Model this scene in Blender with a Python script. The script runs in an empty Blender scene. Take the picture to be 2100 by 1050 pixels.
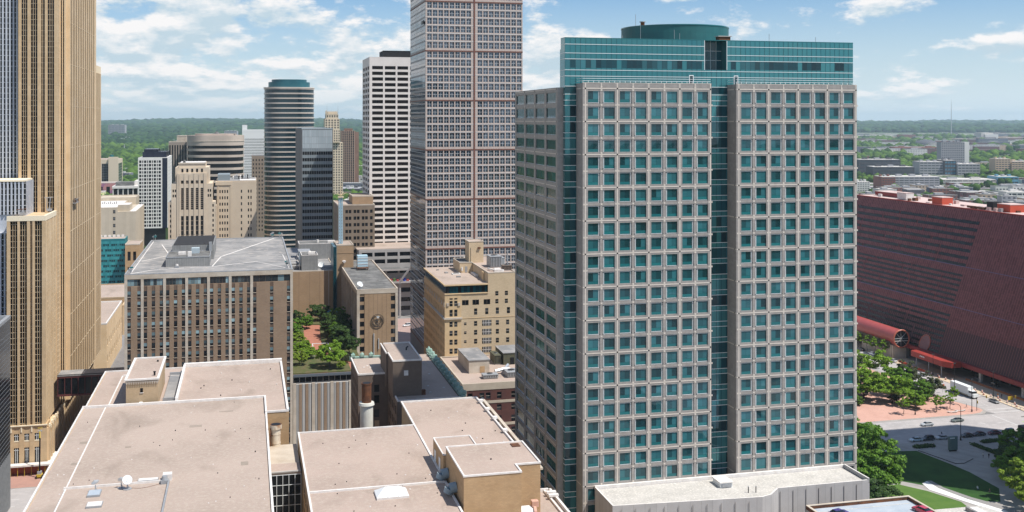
import bpy, bmesh, math, random
import numpy as np
from mathutils import Vector, Matrix
random.seed(7); rng = np.random.default_rng(7)
SC = bpy.context.scene
COL = SC.collection
R = math.radians

# ------------------------------------------------------------------ camera
cd = bpy.data.cameras.new("camera"); cam = bpy.data.objects.new("camera", cd); COL.objects.link(cam)
cam.location = (0, 0, 112); cam.rotation_euler = (R(90), 0, 0)
cd.sensor_width = 36; cd.lens = 36 * 2200 / 2100
cd.shift_y = -(525 - 245) / 2100
cd.clip_start = 1; cd.clip_end = 90000
SC.camera = cam
SC.view_settings.view_transform = 'Standard'; SC.view_settings.look = 'None'
SC.view_settings.exposure = 0.35; SC.view_settings.gamma = 1

# ------------------------------------------------------------------ sun and sky
SUN_DIR = Vector((0.90, -0.43, 0)).normalized() * math.cos(R(60)); SUN_DIR.z = math.sin(R(60))
ld = bpy.data.lights.new("sun", 'SUN'); sun = bpy.data.objects.new("sun", ld); COL.objects.link(sun)
ld.energy = 4.6; ld.angle = R(0.5); ld.color = (1, .955, .89)
sun.rotation_euler = SUN_DIR.to_track_quat('Z', 'Y').to_euler(); sun.location = (300, -100, 600)

def make_world():
    w = bpy.data.worlds.new("World"); SC.world = w; w.use_nodes = True
    nt = w.node_tree; N = nt.nodes; L = nt.links; N.clear()
    out = N.new('ShaderNodeOutputWorld'); bg = N.new('ShaderNodeBackground'); L.new(bg.outputs[0], out.inputs[0])
    sky = N.new('ShaderNodeTexSky'); sky.sky_type = 'NISHITA'; sky.sun_disc = False
    sky.sun_elevation = R(60); sky.sun_rotation = math.atan2(SUN_DIR.x, SUN_DIR.y)
    sky.air_density = 1.0; sky.dust_density = 0.6; sky.ozone_density = 2.0; sky.altitude = 200
    tc = N.new('ShaderNodeTexCoord'); sep = N.new('ShaderNodeSeparateXYZ'); L.new(tc.outputs['Generated'], sep.inputs[0])
    def math_(op, a, b=None, c=None):
        n = N.new('ShaderNodeMath'); n.operation = op
        for i, x in enumerate((a, b, c)):
            if x is None: continue
            if isinstance(x, (int, float)): n.inputs[i].default_value = x
            else: L.new(x, n.inputs[i])
        return n.outputs[0]
    z = math_('MAXIMUM', sep.outputs[2], 0.0)
    # flattening height: clouds get thinner and closer stacked towards the horizon
    h = math_('POWER', math_('ADD', z, 0.006), 0.62)
    def noise(off, sx, sh, detail, rough, seed):
        cx_ = N.new('ShaderNodeCombineXYZ')
        L.new(math_('MULTIPLY', sep.outputs[0], sx), cx_.inputs[0])
        L.new(math_('MULTIPLY', sep.outputs[1], sx), cx_.inputs[1])
        L.new(math_('ADD', math_('MULTIPLY', h, sh), off), cx_.inputs[2])
        n = N.new('ShaderNodeTexNoise'); n.noise_dimensions = '4D'; n.inputs['W'].default_value = seed
        n.inputs['Scale'].default_value = 1; n.inputs['Detail'].default_value = detail; n.inputs['Roughness'].default_value = rough
        L.new(cx_.outputs[0], n.inputs['Vector']); return n.outputs['Fac']
    big = noise(0, 3.2, 8.0, 2, .5, 1.7)
    d1 = noise(0, 15.0, 23.0, 11, .60, 4.2)
    d2 = noise(0.28, 15.0, 23.0, 5, .5, 4.2)         # the same field sampled a little higher
    bias = math_('MULTIPLY', math_('SUBTRACT', big, .5), .55)
    side = math_('MULTIPLY', sep.outputs[0], -.11)     # fuller cloud cover to the left
    dens = math_('ADD', math_('ADD', d1, bias), side)
    mr = N.new('ShaderNodeMapRange'); mr.interpolation_type = 'SMOOTHSTEP'
    mr.inputs['From Min'].default_value = .39; mr.inputs['From Max'].default_value = .505
    L.new(dens, mr.inputs['Value'])
    # thin veil close to the horizon
    hz = N.new('ShaderNodeMapRange'); hz.inputs['From Min'].default_value = 0.0; hz.inputs['From Max'].default_value = 0.035
    hz.inputs['To Min'].default_value = 0.25; hz.inputs['To Max'].default_value = 1; L.new(z, hz.inputs['Value'])
    hi = N.new('ShaderNodeMapRange'); hi.inputs['From Min'].default_value = .15; hi.inputs['From Max'].default_value = .4
    hi.inputs['To Min'].default_value = 1; hi.inputs['To Max'].default_value = .15; L.new(z, hi.inputs['Value'])
    cov = math_('MULTIPLY', math_('MULTIPLY', math_('MULTIPLY', mr.outputs[0], hz.outputs[0]), .97), hi.outputs[0])
    # light tops, greyer bases
    sh = N.new('ShaderNodeMapRange'); sh.inputs['From Min'].default_value = -.07; sh.inputs['From Max'].default_value = .07
    L.new(math_('SUBTRACT', d1, d2), sh.inputs['Value'])
    cr = N.new('ShaderNodeMix'); cr.data_type = 'RGBA'
    cr.inputs['A'].default_value = (4.6, 5.7, 6.4, 1); cr.inputs['B'].default_value = (8.2, 8.0, 7.9, 1)
    L.new(sh.outputs[0], cr.inputs['Factor'])
    tint = N.new('ShaderNodeMix'); tint.data_type = 'RGBA'; tint.blend_type = 'MULTIPLY'; tint.inputs['Factor'].default_value = 1
    tint.inputs['B'].default_value = (.52, .76, 1.0, 1); L.new(sky.outputs[0], tint.inputs['A'])
    pale = N.new('ShaderNodeMix'); pale.data_type = 'RGBA'
    pale.inputs['B'].default_value = (6.1, 7.0, 7.5, 1); L.new(tint.outputs['Result'], pale.inputs['A'])
    pv = N.new('ShaderNodeMapRange'); pv.inputs['From Min'].default_value = 0; pv.inputs['From Max'].default_value = .12
    pv.inputs['To Min'].default_value = .96; pv.inputs['To Max'].default_value = .05; L.new(z, pv.inputs['Value'])
    L.new(pv.outputs[0], pale.inputs['Factor'])
    mx = N.new('ShaderNodeMix'); mx.data_type = 'RGBA'
    L.new(cov, mx.inputs['Factor']); L.new(pale.outputs['Result'], mx.inputs['A']); L.new(cr.outputs['Result'], mx.inputs['B'])
    L.new(mx.outputs['Result'], bg.inputs['Color']); bg.inputs['Strength'].default_value = 0.096
make_world()

# ------------------------------------------------------------------ street-grid frame
CXN, CYN = .9706, .2405
_n = math.hypot(CXN, CYN); CXN /= _n; CYN /= _n
AL = math.atan2(CYN, CXN)
def W(u, v, z=0.0): return Vector((u * CXN - v * CYN, u * CYN + v * CXN, z))

# ------------------------------------------------------------------ materials
MATS = {}
def mat(name, c, rough=.85, c2=None, scale=.25, detail=5, spec=.25, metal=0.0, rnd=None, brick=None, bump=0.0,
        coat=0.0, streak=None, rpow=1.0, lo=.35, hi=.65, transl=0.0, third=None, stain=None):
    if name in MATS: return MATS[name]
    m = bpy.data.materials.new(name); m.use_nodes = True; MATS[name] = m
    nt = m.node_tree; N = nt.nodes; L = nt.links
    p = N['Principled BSDF']
    p.inputs['Roughness'].default_value = rough; p.inputs['Metallic'].default_value = metal
    p.inputs['Specular IOR Level'].default_value = spec
    if coat: p.inputs['Coat Weight'].default_value = coat; p.inputs['Coat Roughness'].default_value = .03
    def mix(f, a, b, bt='MIX'):
        x = N.new('ShaderNodeMix'); x.data_type = 'RGBA'; x.blend_type = bt
        for key, val in (('Factor', f), ('A', a), ('B', b)):
            if hasattr(val, 'links'): L.new(val, x.inputs[key])
            elif key == 'Factor': x.inputs[key].default_value = val
            else: x.inputs[key].default_value = (*val, 1)
        return x.outputs['Result']
    tc = N.new('ShaderNodeTexCoord'); vec = tc.outputs['Object']
    col = None; nfac = None
    if c2 is not None:
        n = N.new('ShaderNodeTexNoise'); n.inputs['Scale'].default_value = scale; n.inputs['Detail'].default_value = detail
        n.inputs['Roughness'].default_value = .6
        if streak:
            mp = N.new('ShaderNodeMapping'); mp.inputs['Scale'].default_value = streak; L.new(vec, mp.inputs[0]); L.new(mp.outputs[0], n.inputs['Vector'])
        else: L.new(vec, n.inputs['Vector'])
        r = N.new('ShaderNodeMapRange'); r.inputs['From Min'].default_value = lo; r.inputs['From Max'].default_value = hi
        L.new(n.outputs['Fac'], r.inputs['Value']); nfac = r.outputs[0]
        col = mix(nfac, c, c2)
        if third is not None:      # grain: a fine second noise, (colour, scale, lo, hi)
            n3 = N.new('ShaderNodeTexNoise'); n3.inputs['Scale'].default_value = third[1]; n3.inputs['Detail'].default_value = 4
            L.new(vec, n3.inputs['Vector'])
            r3 = N.new('ShaderNodeMapRange'); r3.inputs['From Min'].default_value = third[2]; r3.inputs['From Max'].default_value = third[3]
            L.new(n3.outputs['Fac'], r3.inputs['Value']); col = mix(r3.outputs[0], col, third[0])
    if stain is not None:      # soft weathering marks: (scale, lo, hi, how dark)
        ns = N.new('ShaderNodeTexNoise'); ns.inputs['Scale'].default_value = stain[0]; ns.inputs['Detail'].default_value = 7; ns.inputs['Distortion'].default_value = .6
        mp = N.new('ShaderNodeMapping'); mp.inputs['Scale'].default_value = (1, .55, 1); mp.inputs['Location'].default_value = (13, 7, 3); L.new(vec, mp.inputs[0]); L.new(mp.outputs[0], ns.inputs['Vector'])
        rs = N.new('ShaderNodeMapRange'); rs.inputs['From Min'].default_value = stain[1]; rs.inputs['From Max'].default_value = stain[2]; rs.inputs['To Max'].default_value = 1
        L.new(ns.outputs['Fac'], rs.inputs['Value']); dk = 1 - stain[3]
        col = mix(rs.outputs[0], col, mix(1.0, col, (dk, dk, dk*.98), 'MULTIPLY'))
    if rnd is not None:
        g = N.new('ShaderNodeNewGeometry'); oi = N.new('ShaderNodeObjectInfo')
        a = N.new('ShaderNodeMath'); a.operation = 'ADD'; L.new(g.outputs['Random Per Island'], a.inputs[0]); L.new(oi.outputs['Random'], a.inputs[1])
        f = N.new('ShaderNodeMath'); f.operation = 'FRACT'; L.new(a.outputs[0], f.inputs[0])
        q = N.new('ShaderNodeMath'); q.operation = 'POWER'; L.new(f.outputs[0], q.inputs[0]); q.inputs[1].default_value = rpow
        if col is None: col = mix(q.outputs[0], c, rnd)
        else: col = mix(q.outputs[0], col, rnd)
    if brick is not None:    # (unit width, unit height, joint colour, joint width)
        s = N.new('ShaderNodeSeparateXYZ'); L.new(vec, s.inputs[0])
        ad = N.new('ShaderNodeMath'); ad.operation = 'ADD'; L.new(s.outputs[0], ad.inputs[0]); L.new(s.outputs[1], ad.inputs[1])
        cb = N.new('ShaderNodeCombineXYZ'); L.new(ad.outputs[0], cb.inputs[0]); L.new(s.outputs[2], cb.inputs[1])
        b = N.new('ShaderNodeTexBrick'); L.new(cb.outputs[0], b.inputs['Vector'])
        b.inputs['Scale'].default_value = 1; b.inputs['Brick Width'].default_value = brick[0]; b.inputs['Row Height'].default_value = brick[1]
        b.inputs['Mortar Size'].default_value = brick[3]; b.offset = brick[4] if len(brick) > 4 else .5
        b.inputs['Color1'].default_value = (1, 1, 1, 1); b.inputs['Color2'].default_value = (.88, .88, .88, 1)
        b.inputs['Mortar'].default_value = (*brick[2], 1)
        if col is None:
            rgb = N.new('ShaderNodeRGB'); rgb.outputs[0].default_value = (*c, 1); col = rgb.outputs[0]
        col = mix(1.0, col, b.outputs['Color'], 'MULTIPLY')
    if col is None: p.inputs['Base Color'].default_value = (*c, 1)
    else: L.new(col, p.inputs['Base Color'])
    if bump and nfac is not None:
        n2 = N.new('ShaderNodeTexNoise'); n2.inputs['Scale'].default_value = bump; n2.inputs['Detail'].default_value = 3
        L.new(vec, n2.inputs['Vector'])
        bp = N.new('ShaderNodeBump'); bp.inputs['Strength'].default_value = .35; bp.inputs['Distance'].default_value = .2
        L.new(n2.outputs['Fac'], bp.inputs['Height']); L.new(bp.outputs[0], p.inputs['Normal'])
    if transl:
        p.inputs['Subsurface Weight'].default_value = 0
        t = N.new('ShaderNodeBsdfTranslucent'); ms = N.new('ShaderNodeMixShader'); ms.inputs[0].default_value = transl
        if col is not None: L.new(col, t.inputs['Color'])
        else: t.inputs['Color'].default_value = (*c, 1)
        L.new(p.outputs[0], ms.inputs[1]); L.new(t.outputs[0], ms.inputs[2])
        L.new(ms.outputs[0], N['Material Output'].inputs['Surface'])
    return m

def wavy(m, scale, strength, dist=.3):
    """slight pillowing of a curtain wall's panes, so that what they mirror breaks up"""
    nt = m.node_tree; N = nt.nodes; L = nt.links; p = N['Principled BSDF']
    tc = N.new('ShaderNodeTexCoord'); n = N.new('ShaderNodeTexNoise'); n.inputs['Scale'].default_value = scale; n.inputs['Detail'].default_value = 1
    L.new(tc.outputs['Object'], n.inputs['Vector'])
    b = N.new('ShaderNodeBump'); b.inputs['Strength'].default_value = strength; b.inputs['Distance'].default_value = dist
    L.new(n.outputs['Fac'], b.inputs['Height']); L.new(b.outputs[0], p.inputs['Normal']); return m

gravel = mat('roof_gravel', (.41, .325, .27), .95, (.325, .258, .212), .045, 8, lo=.42, hi=.78, third=((.44, .37, .305), 1.4, .48, .78), bump=3, stain=(.11, .54, .74, .24))
gravel2 = mat('roof_gravel_warm', (.415, .322, .268), .95, (.325, .255, .21), .055, 8, lo=.42, hi=.78, third=((.44, .365, .30), 1.6, .48, .78), bump=3, stain=(.13, .55, .74, .24))
coping = mat('coping_white', (.74, .71, .67), .7, (.62, .58, .54), .8)
darkroof = mat('roof_dark', (.12, .12, .115), .95, (.20, .195, .185), .18, 6, lo=.42, hi=.62, third=((.06, .06, .06), .6, .55, .75))
greyroof = mat('roof_grey', (.30, .29, .28), .95, (.19, .19, .19), .12, 5, lo=.4, hi=.62, third=((.42, .38, .34), .35, .55, .75))
creamroof = mat('roof_cream', (.50, .475, .435), .95, (.41, .39, .355), .3, 6, third=((.72, .68, .61), 2, .5, .8))
blueroof = mat('roof_blue_membrane', (.33, .38, .43), .9, (.42, .46, .50), .25)
tanbrick = mat('tan_brick', (.50, .34, .19), .9, (.43, .285, .155), .25, brick=(.6, .25, (.84, .82, .8), .02), streak=(1, 1, 3))
tanbrick2 = mat('pale_tan_brick', (.50, .375, .24), .9, (.42, .31, .19), .2, brick=(.5, .2, (.9, .88, .85), .02))
brownbrick = mat('brown_brick', (.33, .235, .16), .9, (.285, .20, .135), .2, brick=(.6, .22, (.85, .85, .85), .02))
darkbrick = mat('dark_brown_brick', (.15, .115, .09), .9, (.19, .145, .115), .2, brick=(.6, .22, (.8, .8, .8), .03))
spandbrown = mat('spandrel_dark_brown', (.13, .085, .06), .7, (.16, .11, .08), .5)
limestone = mat('limestone', (.60, .53, .44), .85, (.47, .395, .31), .2, brick=(3, 1.2, (.9, .89, .87), .03))
mastic = mat('kasota_ochre_stone', (.63, .465, .285), .8, (.55, .395, .23), .15, brick=(1.6, 1.1, (.9, .88, .85), .025))
mastic2 = mat('kasota_pale_stone', (.70, .53, .335), .8, (.61, .445, .265), .15)
granite = mat('granite_grey_brown', (.345, .32, .295), .55, (.285, .265, .245), .9, brick=(1.0, .62, (.86, .85, .84), .03, 0), spec=.4)
granite_lt = mat('granite_cream', (.64, .575, .50), .6, (.58, .52, .45), 1.2)
black = mat('black_inset', (.01, .01, .012), .5)
whitemetal = mat('white_metal', (.75, .78, .78), .45)
grey_metal = mat('grey_metal', (.36, .37, .38), .5, (.30, .31, .32), 1, metal=.2)
rust = mat('rusty_steel', (.20, .085, .04), .8, (.09, .045, .03), .8, metal=.3)
concrete = mat('concrete', (.46, .43, .39), .9, (.38, .355, .325), .3)
conc_panel = mat('pale_ribbed_concrete', (.50, .475, .455), .85, (.45, .425, .405), .3, brick=(2.4, 30, (.72, .72, .72), .05, 0))
dark_int = mat('dark_interior', (.022, .021, .022), .8)
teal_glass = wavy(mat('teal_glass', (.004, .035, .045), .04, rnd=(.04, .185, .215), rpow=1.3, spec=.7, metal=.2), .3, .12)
teal_dark = wavy(mat('teal_glass_dark', (.002, .022, .032), .05, rnd=(.006, .07, .09), spec=.45), .3, .12)
teal_band = mat('teal_spandrel', (.010, .115, .125), .12, rnd=(.018, .16, .17), spec=.5)
teal_core = wavy(mat('teal_curtain_glass', (.035, .18, .20), .06, rnd=(.07, .26, .28), spec=.6, metal=.4), .25, .1)
teal_drum = mat('teal_drum_metal', (.02, .115, .12), .5, (.024, .135, .135), .3, brick=(3.2, 2.2, (.85, .85, .85), .05, 0), spec=.4)
win_dark = mat('window_glass_dark', (.008, .009, .011), .08, rnd=(.07, .072, .075), rpow=5, spec=.3)
win_blue = mat('window_glass_blue', (.012, .017, .022), .08, rnd=(.30, .44, .47), rpow=2.2, spec=.35)
win_black = mat('window_glass_black', (.005, .0055, .007), .1, rnd=(.018, .018, .02), spec=.25)
win_sky = wavy(mat('window_glass_mirror', (.03, .045, .065), .04, rnd=(.10, .135, .18), spec=.6, metal=.4), .12, .08)

# ------------------------------------------------------------------ mesh builder
class MB:
    def __init__(s, origin=(0, 0, 0)): s.o = origin; s.v = []; s.f = []; s.m = []; s.mats = []
    def slot(s, m):
        if m not in s.mats: s.mats.append(m)
        return s.mats.index(m)
    def poly(s, pts, m):
        i = len(s.v); ox, oy, oz = s.o
        s.v += [(x - ox, y - oy, z - oz) for x, y, z in pts]; s.f.append(tuple(range(i, i + len(pts)))); s.m.append(s.slot(m))
    def box(s, x0, x1, y0, y1, z0, z1, m, top=None):
        if x0 > x1: x0, x1 = x1, x0
        if y0 > y1: y0, y1 = y1, y0
        i = len(s.v); ox, oy, oz = s.o
        s.v += [(x - ox, y - oy, z - oz) for x, y, z in ((x0, y0, z0), (x1, y0, z0), (x1, y1, z0), (x0, y1, z0), (x0, y0, z1), (x1, y0, z1), (x1, y1, z1), (x0, y1, z1))]
        s.f += [(i, i+3, i+2, i+1), (i+4, i+5, i+6, i+7), (i, i+1, i+5, i+4), (i+1, i+2, i+6, i+5), (i+2, i+3, i+7, i+6), (i+3, i, i+4, i+7)]
        k = s.slot(m); t = s.slot(top) if top else k
        s.m += [k, t, k, k, k, k]
    def prism(s, pts, z0, z1, m, top=None):
        n = len(pts); i = len(s.v); ox, oy, oz = s.o
        a = sum(pts[j][0] * pts[(j+1) % n][1] - pts[(j+1) % n][0] * pts[j][1] for j in range(n))
        if a < 0: pts = pts[::-1]
        s.v += [(x - ox, y - oy, z0 - oz) for x, y in pts] + [(x - ox, y - oy, z1 - oz) for x, y in pts]
        k = s.slot(m); t = s.slot(top) if top else k
        s.f.append(tuple(range(i + n, i + 2*n))); s.m.append(t)
        s.f.append(tuple(range(i + n - 1, i - 1, -1))); s.m.append(k)
        for j in range(n):
            q = (j + 1) % n; s.f.append((i + j, i + q, i + n + q, i + n + j)); s.m.append(k)
    def cyl(s, x, y, z0, z1, r, m, n=20, r1=None, top=None):
        r1 = r if r1 is None else r1
        i = len(s.v); ox, oy, oz = s.o; k = s.slot(m); t = s.slot(top) if top else k
        for zz, rr in ((z0, r), (z1, r1)):
            for j in range(n):
                a = 2 * math.pi * j / n; s.v.append((x + rr*math.cos(a) - ox, y + rr*math.sin(a) - oy, zz - oz))
        s.f.append(tuple(range(i + n, i + 2*n))); s.m.append(t); s.f.append(tuple(range(i + n - 1, i - 1, -1))); s.m.append(k)
        for j in range(n):
            q = (j + 1) % n; s.f.append((i + j, i + q, i + n + q, i + n + j)); s.m.append(k)
    def tube(s, p, q, r, m, n=8, r1=None):
        p = Vector(p); q = Vector(q); d = (q - p)
        if d.length < 1e-6: return
        r1 = r if r1 is None else r1
        d.normalize(); a = d.orthogonal().normalized(); b = d.cross(a)
        i = len(s.v); ox, oy, oz = s.o; k = s.slot(m)
        for c, rr in ((p, r), (q, r1)):
            for j in range(n):
                t = 2*math.pi*j/n; w = c + rr*(a*math.cos(t) + b*math.sin(t)); s.v.append((w.x - ox, w.y - oy, w.z - oz))
        s.f.append(tuple(range(i + n - 1, i - 1, -1))); s.m.append(k); s.f.append(tuple(range(i + n, i + 2*n))); s.m.append(k)
        for j in range(n):
            w = (j + 1) % n; s.f.append((i + j, i + w, i + n + w, i + n + j)); s.m.append(k)
    def mesh(s, name, smooth=False):
        me = bpy.data.meshes.new(name); me.from_pydata(s.v, [], s.f)
        for m in s.mats: me.materials.append(m)
        me.polygons.foreach_set('material_index', s.m)
        if smooth: me.polygons.foreach_set('use_smooth', [True] * len(s.f))
        me.update(); return me
    def build(s, name, parent=None, smooth=False, kind=None):
        if not s.f: return None
        o = bpy.data.objects.new(name, s.mesh(name, smooth)); COL.objects.link(o)
        if parent is not None: o.parent = parent
        if kind: o['kind'] = kind
        return o

def tag(o, label, cat, group=None, kind=None):
    o['label'] = label; o['category'] = cat
    if group: o['group'] = group
    if kind: o['kind'] = kind
    return o

class T:
    """a thing in street-grid coordinates: an Empty at its base, parts underneath"""
    def __init__(s, name, label, cat, u, v, z=0.0, group=None):
        s.o = (u, v, z); s.e = bpy.data.objects.new(name, None); COL.objects.link(s.e); s.e.empty_display_size = 1
        s.e.location = W(u, v, z); s.e.rotation_euler = (0, 0, AL); tag(s.e, label, cat, group)
        s.wins = []
    def mb(s): return MB(s.o)
    def part(s, name, mb, smooth=False, kind=None, parent=None): return mb.build(name, parent or s.e, smooth, kind)
    def window(s, face, a0, z0, o, w, h, tpl, name='window'):
        s.wins.append((face, a0, z0, o, w, h, tpl, name))
    def finish(s, cap=100):
        """the windows that show largest become parts of their own, the rest one part"""
        def size(x):
            p = fmap(x[0], x[1] + x[4]/2, x[2] + x[5]/2, x[3]); q = W(p[0], p[1], p[2]) - Vector((0, 0, 112))
            r = W(*{'F': (0, 1), 'K': (0, 1), 'L': (1, 0), 'R': (1, 0)}[x[0][0]]).xy.normalized()
            e = abs(r.dot(q.xy.normalized()))
            vis = 1.0 if abs(1100 * q.x / q.y) < 560 and q.y > 0 else 0.01
            return x[4] * x[5] * max(e, .02) / q.length_squared * vis
        W_ = sorted(s.wins, key=size, reverse=True)
        cache = {}
        for x in W_[:cap]:
            face, a0, z0, o, w, h, tpl, nm = x
            key = (face[0], round(w, 2), round(h, 2), tpl.__name__ if hasattr(tpl, '__name__') else id(tpl), nm)
            if key not in cache:
                b = MB((0, 0, 0)); tpl(b, (face[0], 0.0), 0, 0, 0, w, h); cache[key] = b.mesh(nm)
            ob = bpy.data.objects.new(nm, cache[key]); COL.objects.link(ob); ob.parent = s.e
            p = fmap(face, a0, z0, o); ob.location = (p[0] - s.o[0], p[1] - s.o[1], p[2] - s.o[2])
        if len(W_) > cap:
            b = s.mb()
            for face, a0, z0, o, w, h, tpl, nm in W_[cap:]: tpl(b, face, a0, z0, o, w, h)
            s.part('window', b, kind='stuff')

# a face is (kind, plane): F looks to -v, K to +v, L to -u, R to +u ; (a, z, o) = along, up, outward
def fmap(face, a, z, o):
    k, p = face
    if k == 'F': return (a, p - o, z)
    if k == 'K': return (a, p + o, z)
    if k == 'L': return (p - o, a, z)
    if k == 'S': return (p + .372*(z - 6) - o, a, z)      # leaning back above its foot
    return (p + o, a, z)
def fbox(b, face, a0, a1, z0, z1, o0, o1, m):
    p = fmap(face, a0, z0, o0); q = fmap(face, a1, z1, o1)
    b.box(p[0], q[0], p[1], q[1], p[2], q[2], m)
def sbox(b, face, a0, a1, z0, z1, o0, o1, m):
    P = [fmap(face, a, z, o) for z in (z0, z1) for (a, o) in ((a0, o1), (a1, o1), (a1, o0), (a0, o0))]
    for f in ((3, 2, 1, 0), (4, 5, 6, 7), (1, 5, 4, 0), (2, 6, 5, 1), (3, 7, 6, 2), (0, 4, 7, 3)): b.poly([P[i] for i in f][::-1], m)
def fquad(b, face, a0, a1, z0, z1, o, m):
    pts = [fmap(face, a0, z0, o), fmap(face, a1, z0, o), fmap(face, a1, z1, o), fmap(face, a0, z1, o)]
    if face[0] in 'LKS': pts = pts[::-1]
    b.poly(pts, m)

def tpl_plain(gl, name, nx=1, ny=1, fr=None, bw=.08):
    def f(b, face, a0, z0, o, w, h):
        for i in range(nx):
            for j in range(ny):
                fquad(b, face, a0 + w*i/nx, a0 + w*(i+1)/nx, z0 + h*j/ny, z0 + h*(j+1)/ny, o, gl)
        if fr:
            for i in range(1, nx): fbox(b, face, a0 + w*i/nx - bw/2, a0 + w*i/nx + bw/2, z0, z0 + h, o + .001, o + .07, fr)
            for j in range(1, ny): fbox(b, face, a0, a0 + w, z0 + h*j/ny - bw/2, z0 + h*j/ny + bw/2, o + .001, o + .06, fr)
    f.__name__ = name; return f

def cols_even(a0, a1, n, frac, edge=0.0):
    p = (a1 - a0 - 2*edge) / n
    return [(a0 + edge + p*i + p*(1-frac)/2, a0 + edge + p*i + p*(1+frac)/2) for i in range(n)]
def rows_even(z0, z1, n, frac, low=.5):
    p = (z1 - z0) / n
    return [(z0 + p*i + p*(1-frac)*low, z0 + p*i + p*(1-frac)*low + p*frac) for i in range(n)]

def facade(t, b, face, A0, A1, Z0, Z1, cols, rows, d, mp, ms, tpl, ribs=None, spand_in=.03, sill=None):
    """piers and spandrels standing d proud of a core, glass set back between them"""
    edges = [A0] + [x for c in cols for x in c] + [A1]
    for i in range(0, len(edges), 2):
        if edges[i+1] - edges[i] > 1e-3: fbox(b, face, edges[i], edges[i+1], Z0, Z1, -d, 0, mp)
    ze = [Z0] + [x for r in rows for x in r] + [Z1]
    for c in cols:
        for i in range(0, len(ze), 2):
            if ze[i+1] - ze[i] > 1e-3: fbox(b, face, c[0], c[1], ze[i], ze[i+1], -d, -spand_in, ms)
        if sill:
            for r in rows: fbox(b, face, c[0] - .1, c[1] + .1, r[0] - .18, r[0], -spand_in + .001, .12, sill)
        if tpl:
            for r in rows: t.window(face, c[0], r[0], -d + .03, c[1] - c[0], r[1] - r[0], tpl)

def ring(b, u0, u1, v0, v1, z0, z1, th, m):
    b.box(u0, u1, v0, v0 + th, z0, z1, m); b.box(u0, u1, v1 - th, v1, z0, z1, m)
    b.box(u0, u0 + th, v0 + th, v1 - th, z0, z1, m); b.box(u1 - th, u1, v0 + th, v1 - th, z0, z1, m)

def building(name, label, u0, u1, v0, v1, z1, wall, roof, specs, z0=0.0, cope=None, cope_h=.7, cope_w=.5, cat='building', group=None, cap=100, finish=True):
    """specs: face kind -> dict(cols, rows, d, mp, ms, tpl) ; the core is inset behind each detailed face"""
    t = T(name, label, cat, u0, v0, z0, group); b = t.mb()
    dF = specs.get('F', {}).get('d', 0); dL = specs.get('L', {}).get('d', 0); dR = specs.get('R', {}).get('d', 0)
    b.box(u0 + dL, u1 - dR, v0 + dF, v1, z0, z1, wall)
    for k, s in specs.items():
        s = dict(s)
        if k == 'F': face = ('F', v0); A = (u0, u1)
        elif k == 'L': face = ('L', u0); A = (v0 + dF, v1)
        else: face = ('R', u1); A = (v0 + dF, v1)
        c = s['cols'](*A) if callable(s['cols']) else s['cols']
        facade(t, b, face, A[0], A[1], z0, z1, c, s['rows'], s.get('d', .3), s.get('mp', wall), s.get('ms', wall), s.get('tpl'), spand_in=s.get('si', .03), sill=s.get('sill'))
    t.part('wall', b)
    if roof:
        b = t.mb(); b.box(u0 + cope_w, u1 - cope_w, v0 + cope_w, v1 - cope_w, z1 + .005, z1 + .12, roof); t.part('roof', b)
    if cope:
        b = t.mb(); ring(b, u0 - .06, u1 + .06, v0 - .06, v1 + .06, z1 + .002, z1 + cope_h, cope_w, cope); t.part('parapet', b)
    if finish: t.finish(cap)
    return t

def roof_unit(b, u, v, z, w, d, h, m, top=None, fins=True):
    """a louvred rooftop unit on a kerb: casing, lid overhang, fan rings"""
    b.box(u + .15, u + w - .15, v + .15, v + d - .15, z, z + .35, grey_metal)
    b.box(u, u + w, v, v + d, z + .35, z + h, m)
    b.box(u - .1, u + w + .1, v - .1, v + d + .1, z + h + .002, z + h + .14, top or m)
    if fins:
        n = max(2, int(w / .6))
        for i in range(n): b.box(u + .15 + (w - .3)*i/n, u + .15 + (w - .3)*i/n + .18, v - .05, v - .002, z + .5, z + h - .15, dark_int)
        b.cyl(u + w/2, v + d/2, z + h + .142, z + h + .4, min(w, d)*.3, grey_metal, 12, top=dark_int)
def vent(b, u, v, z, h, r, m=None):
    m = m or grey_metal
    b.cyl(u, v, z, z + h, r, m, 10); b.cyl(u, v, z + h + .002, z + h + .25, r*1.7, m, 10, r*1.2)
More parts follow.
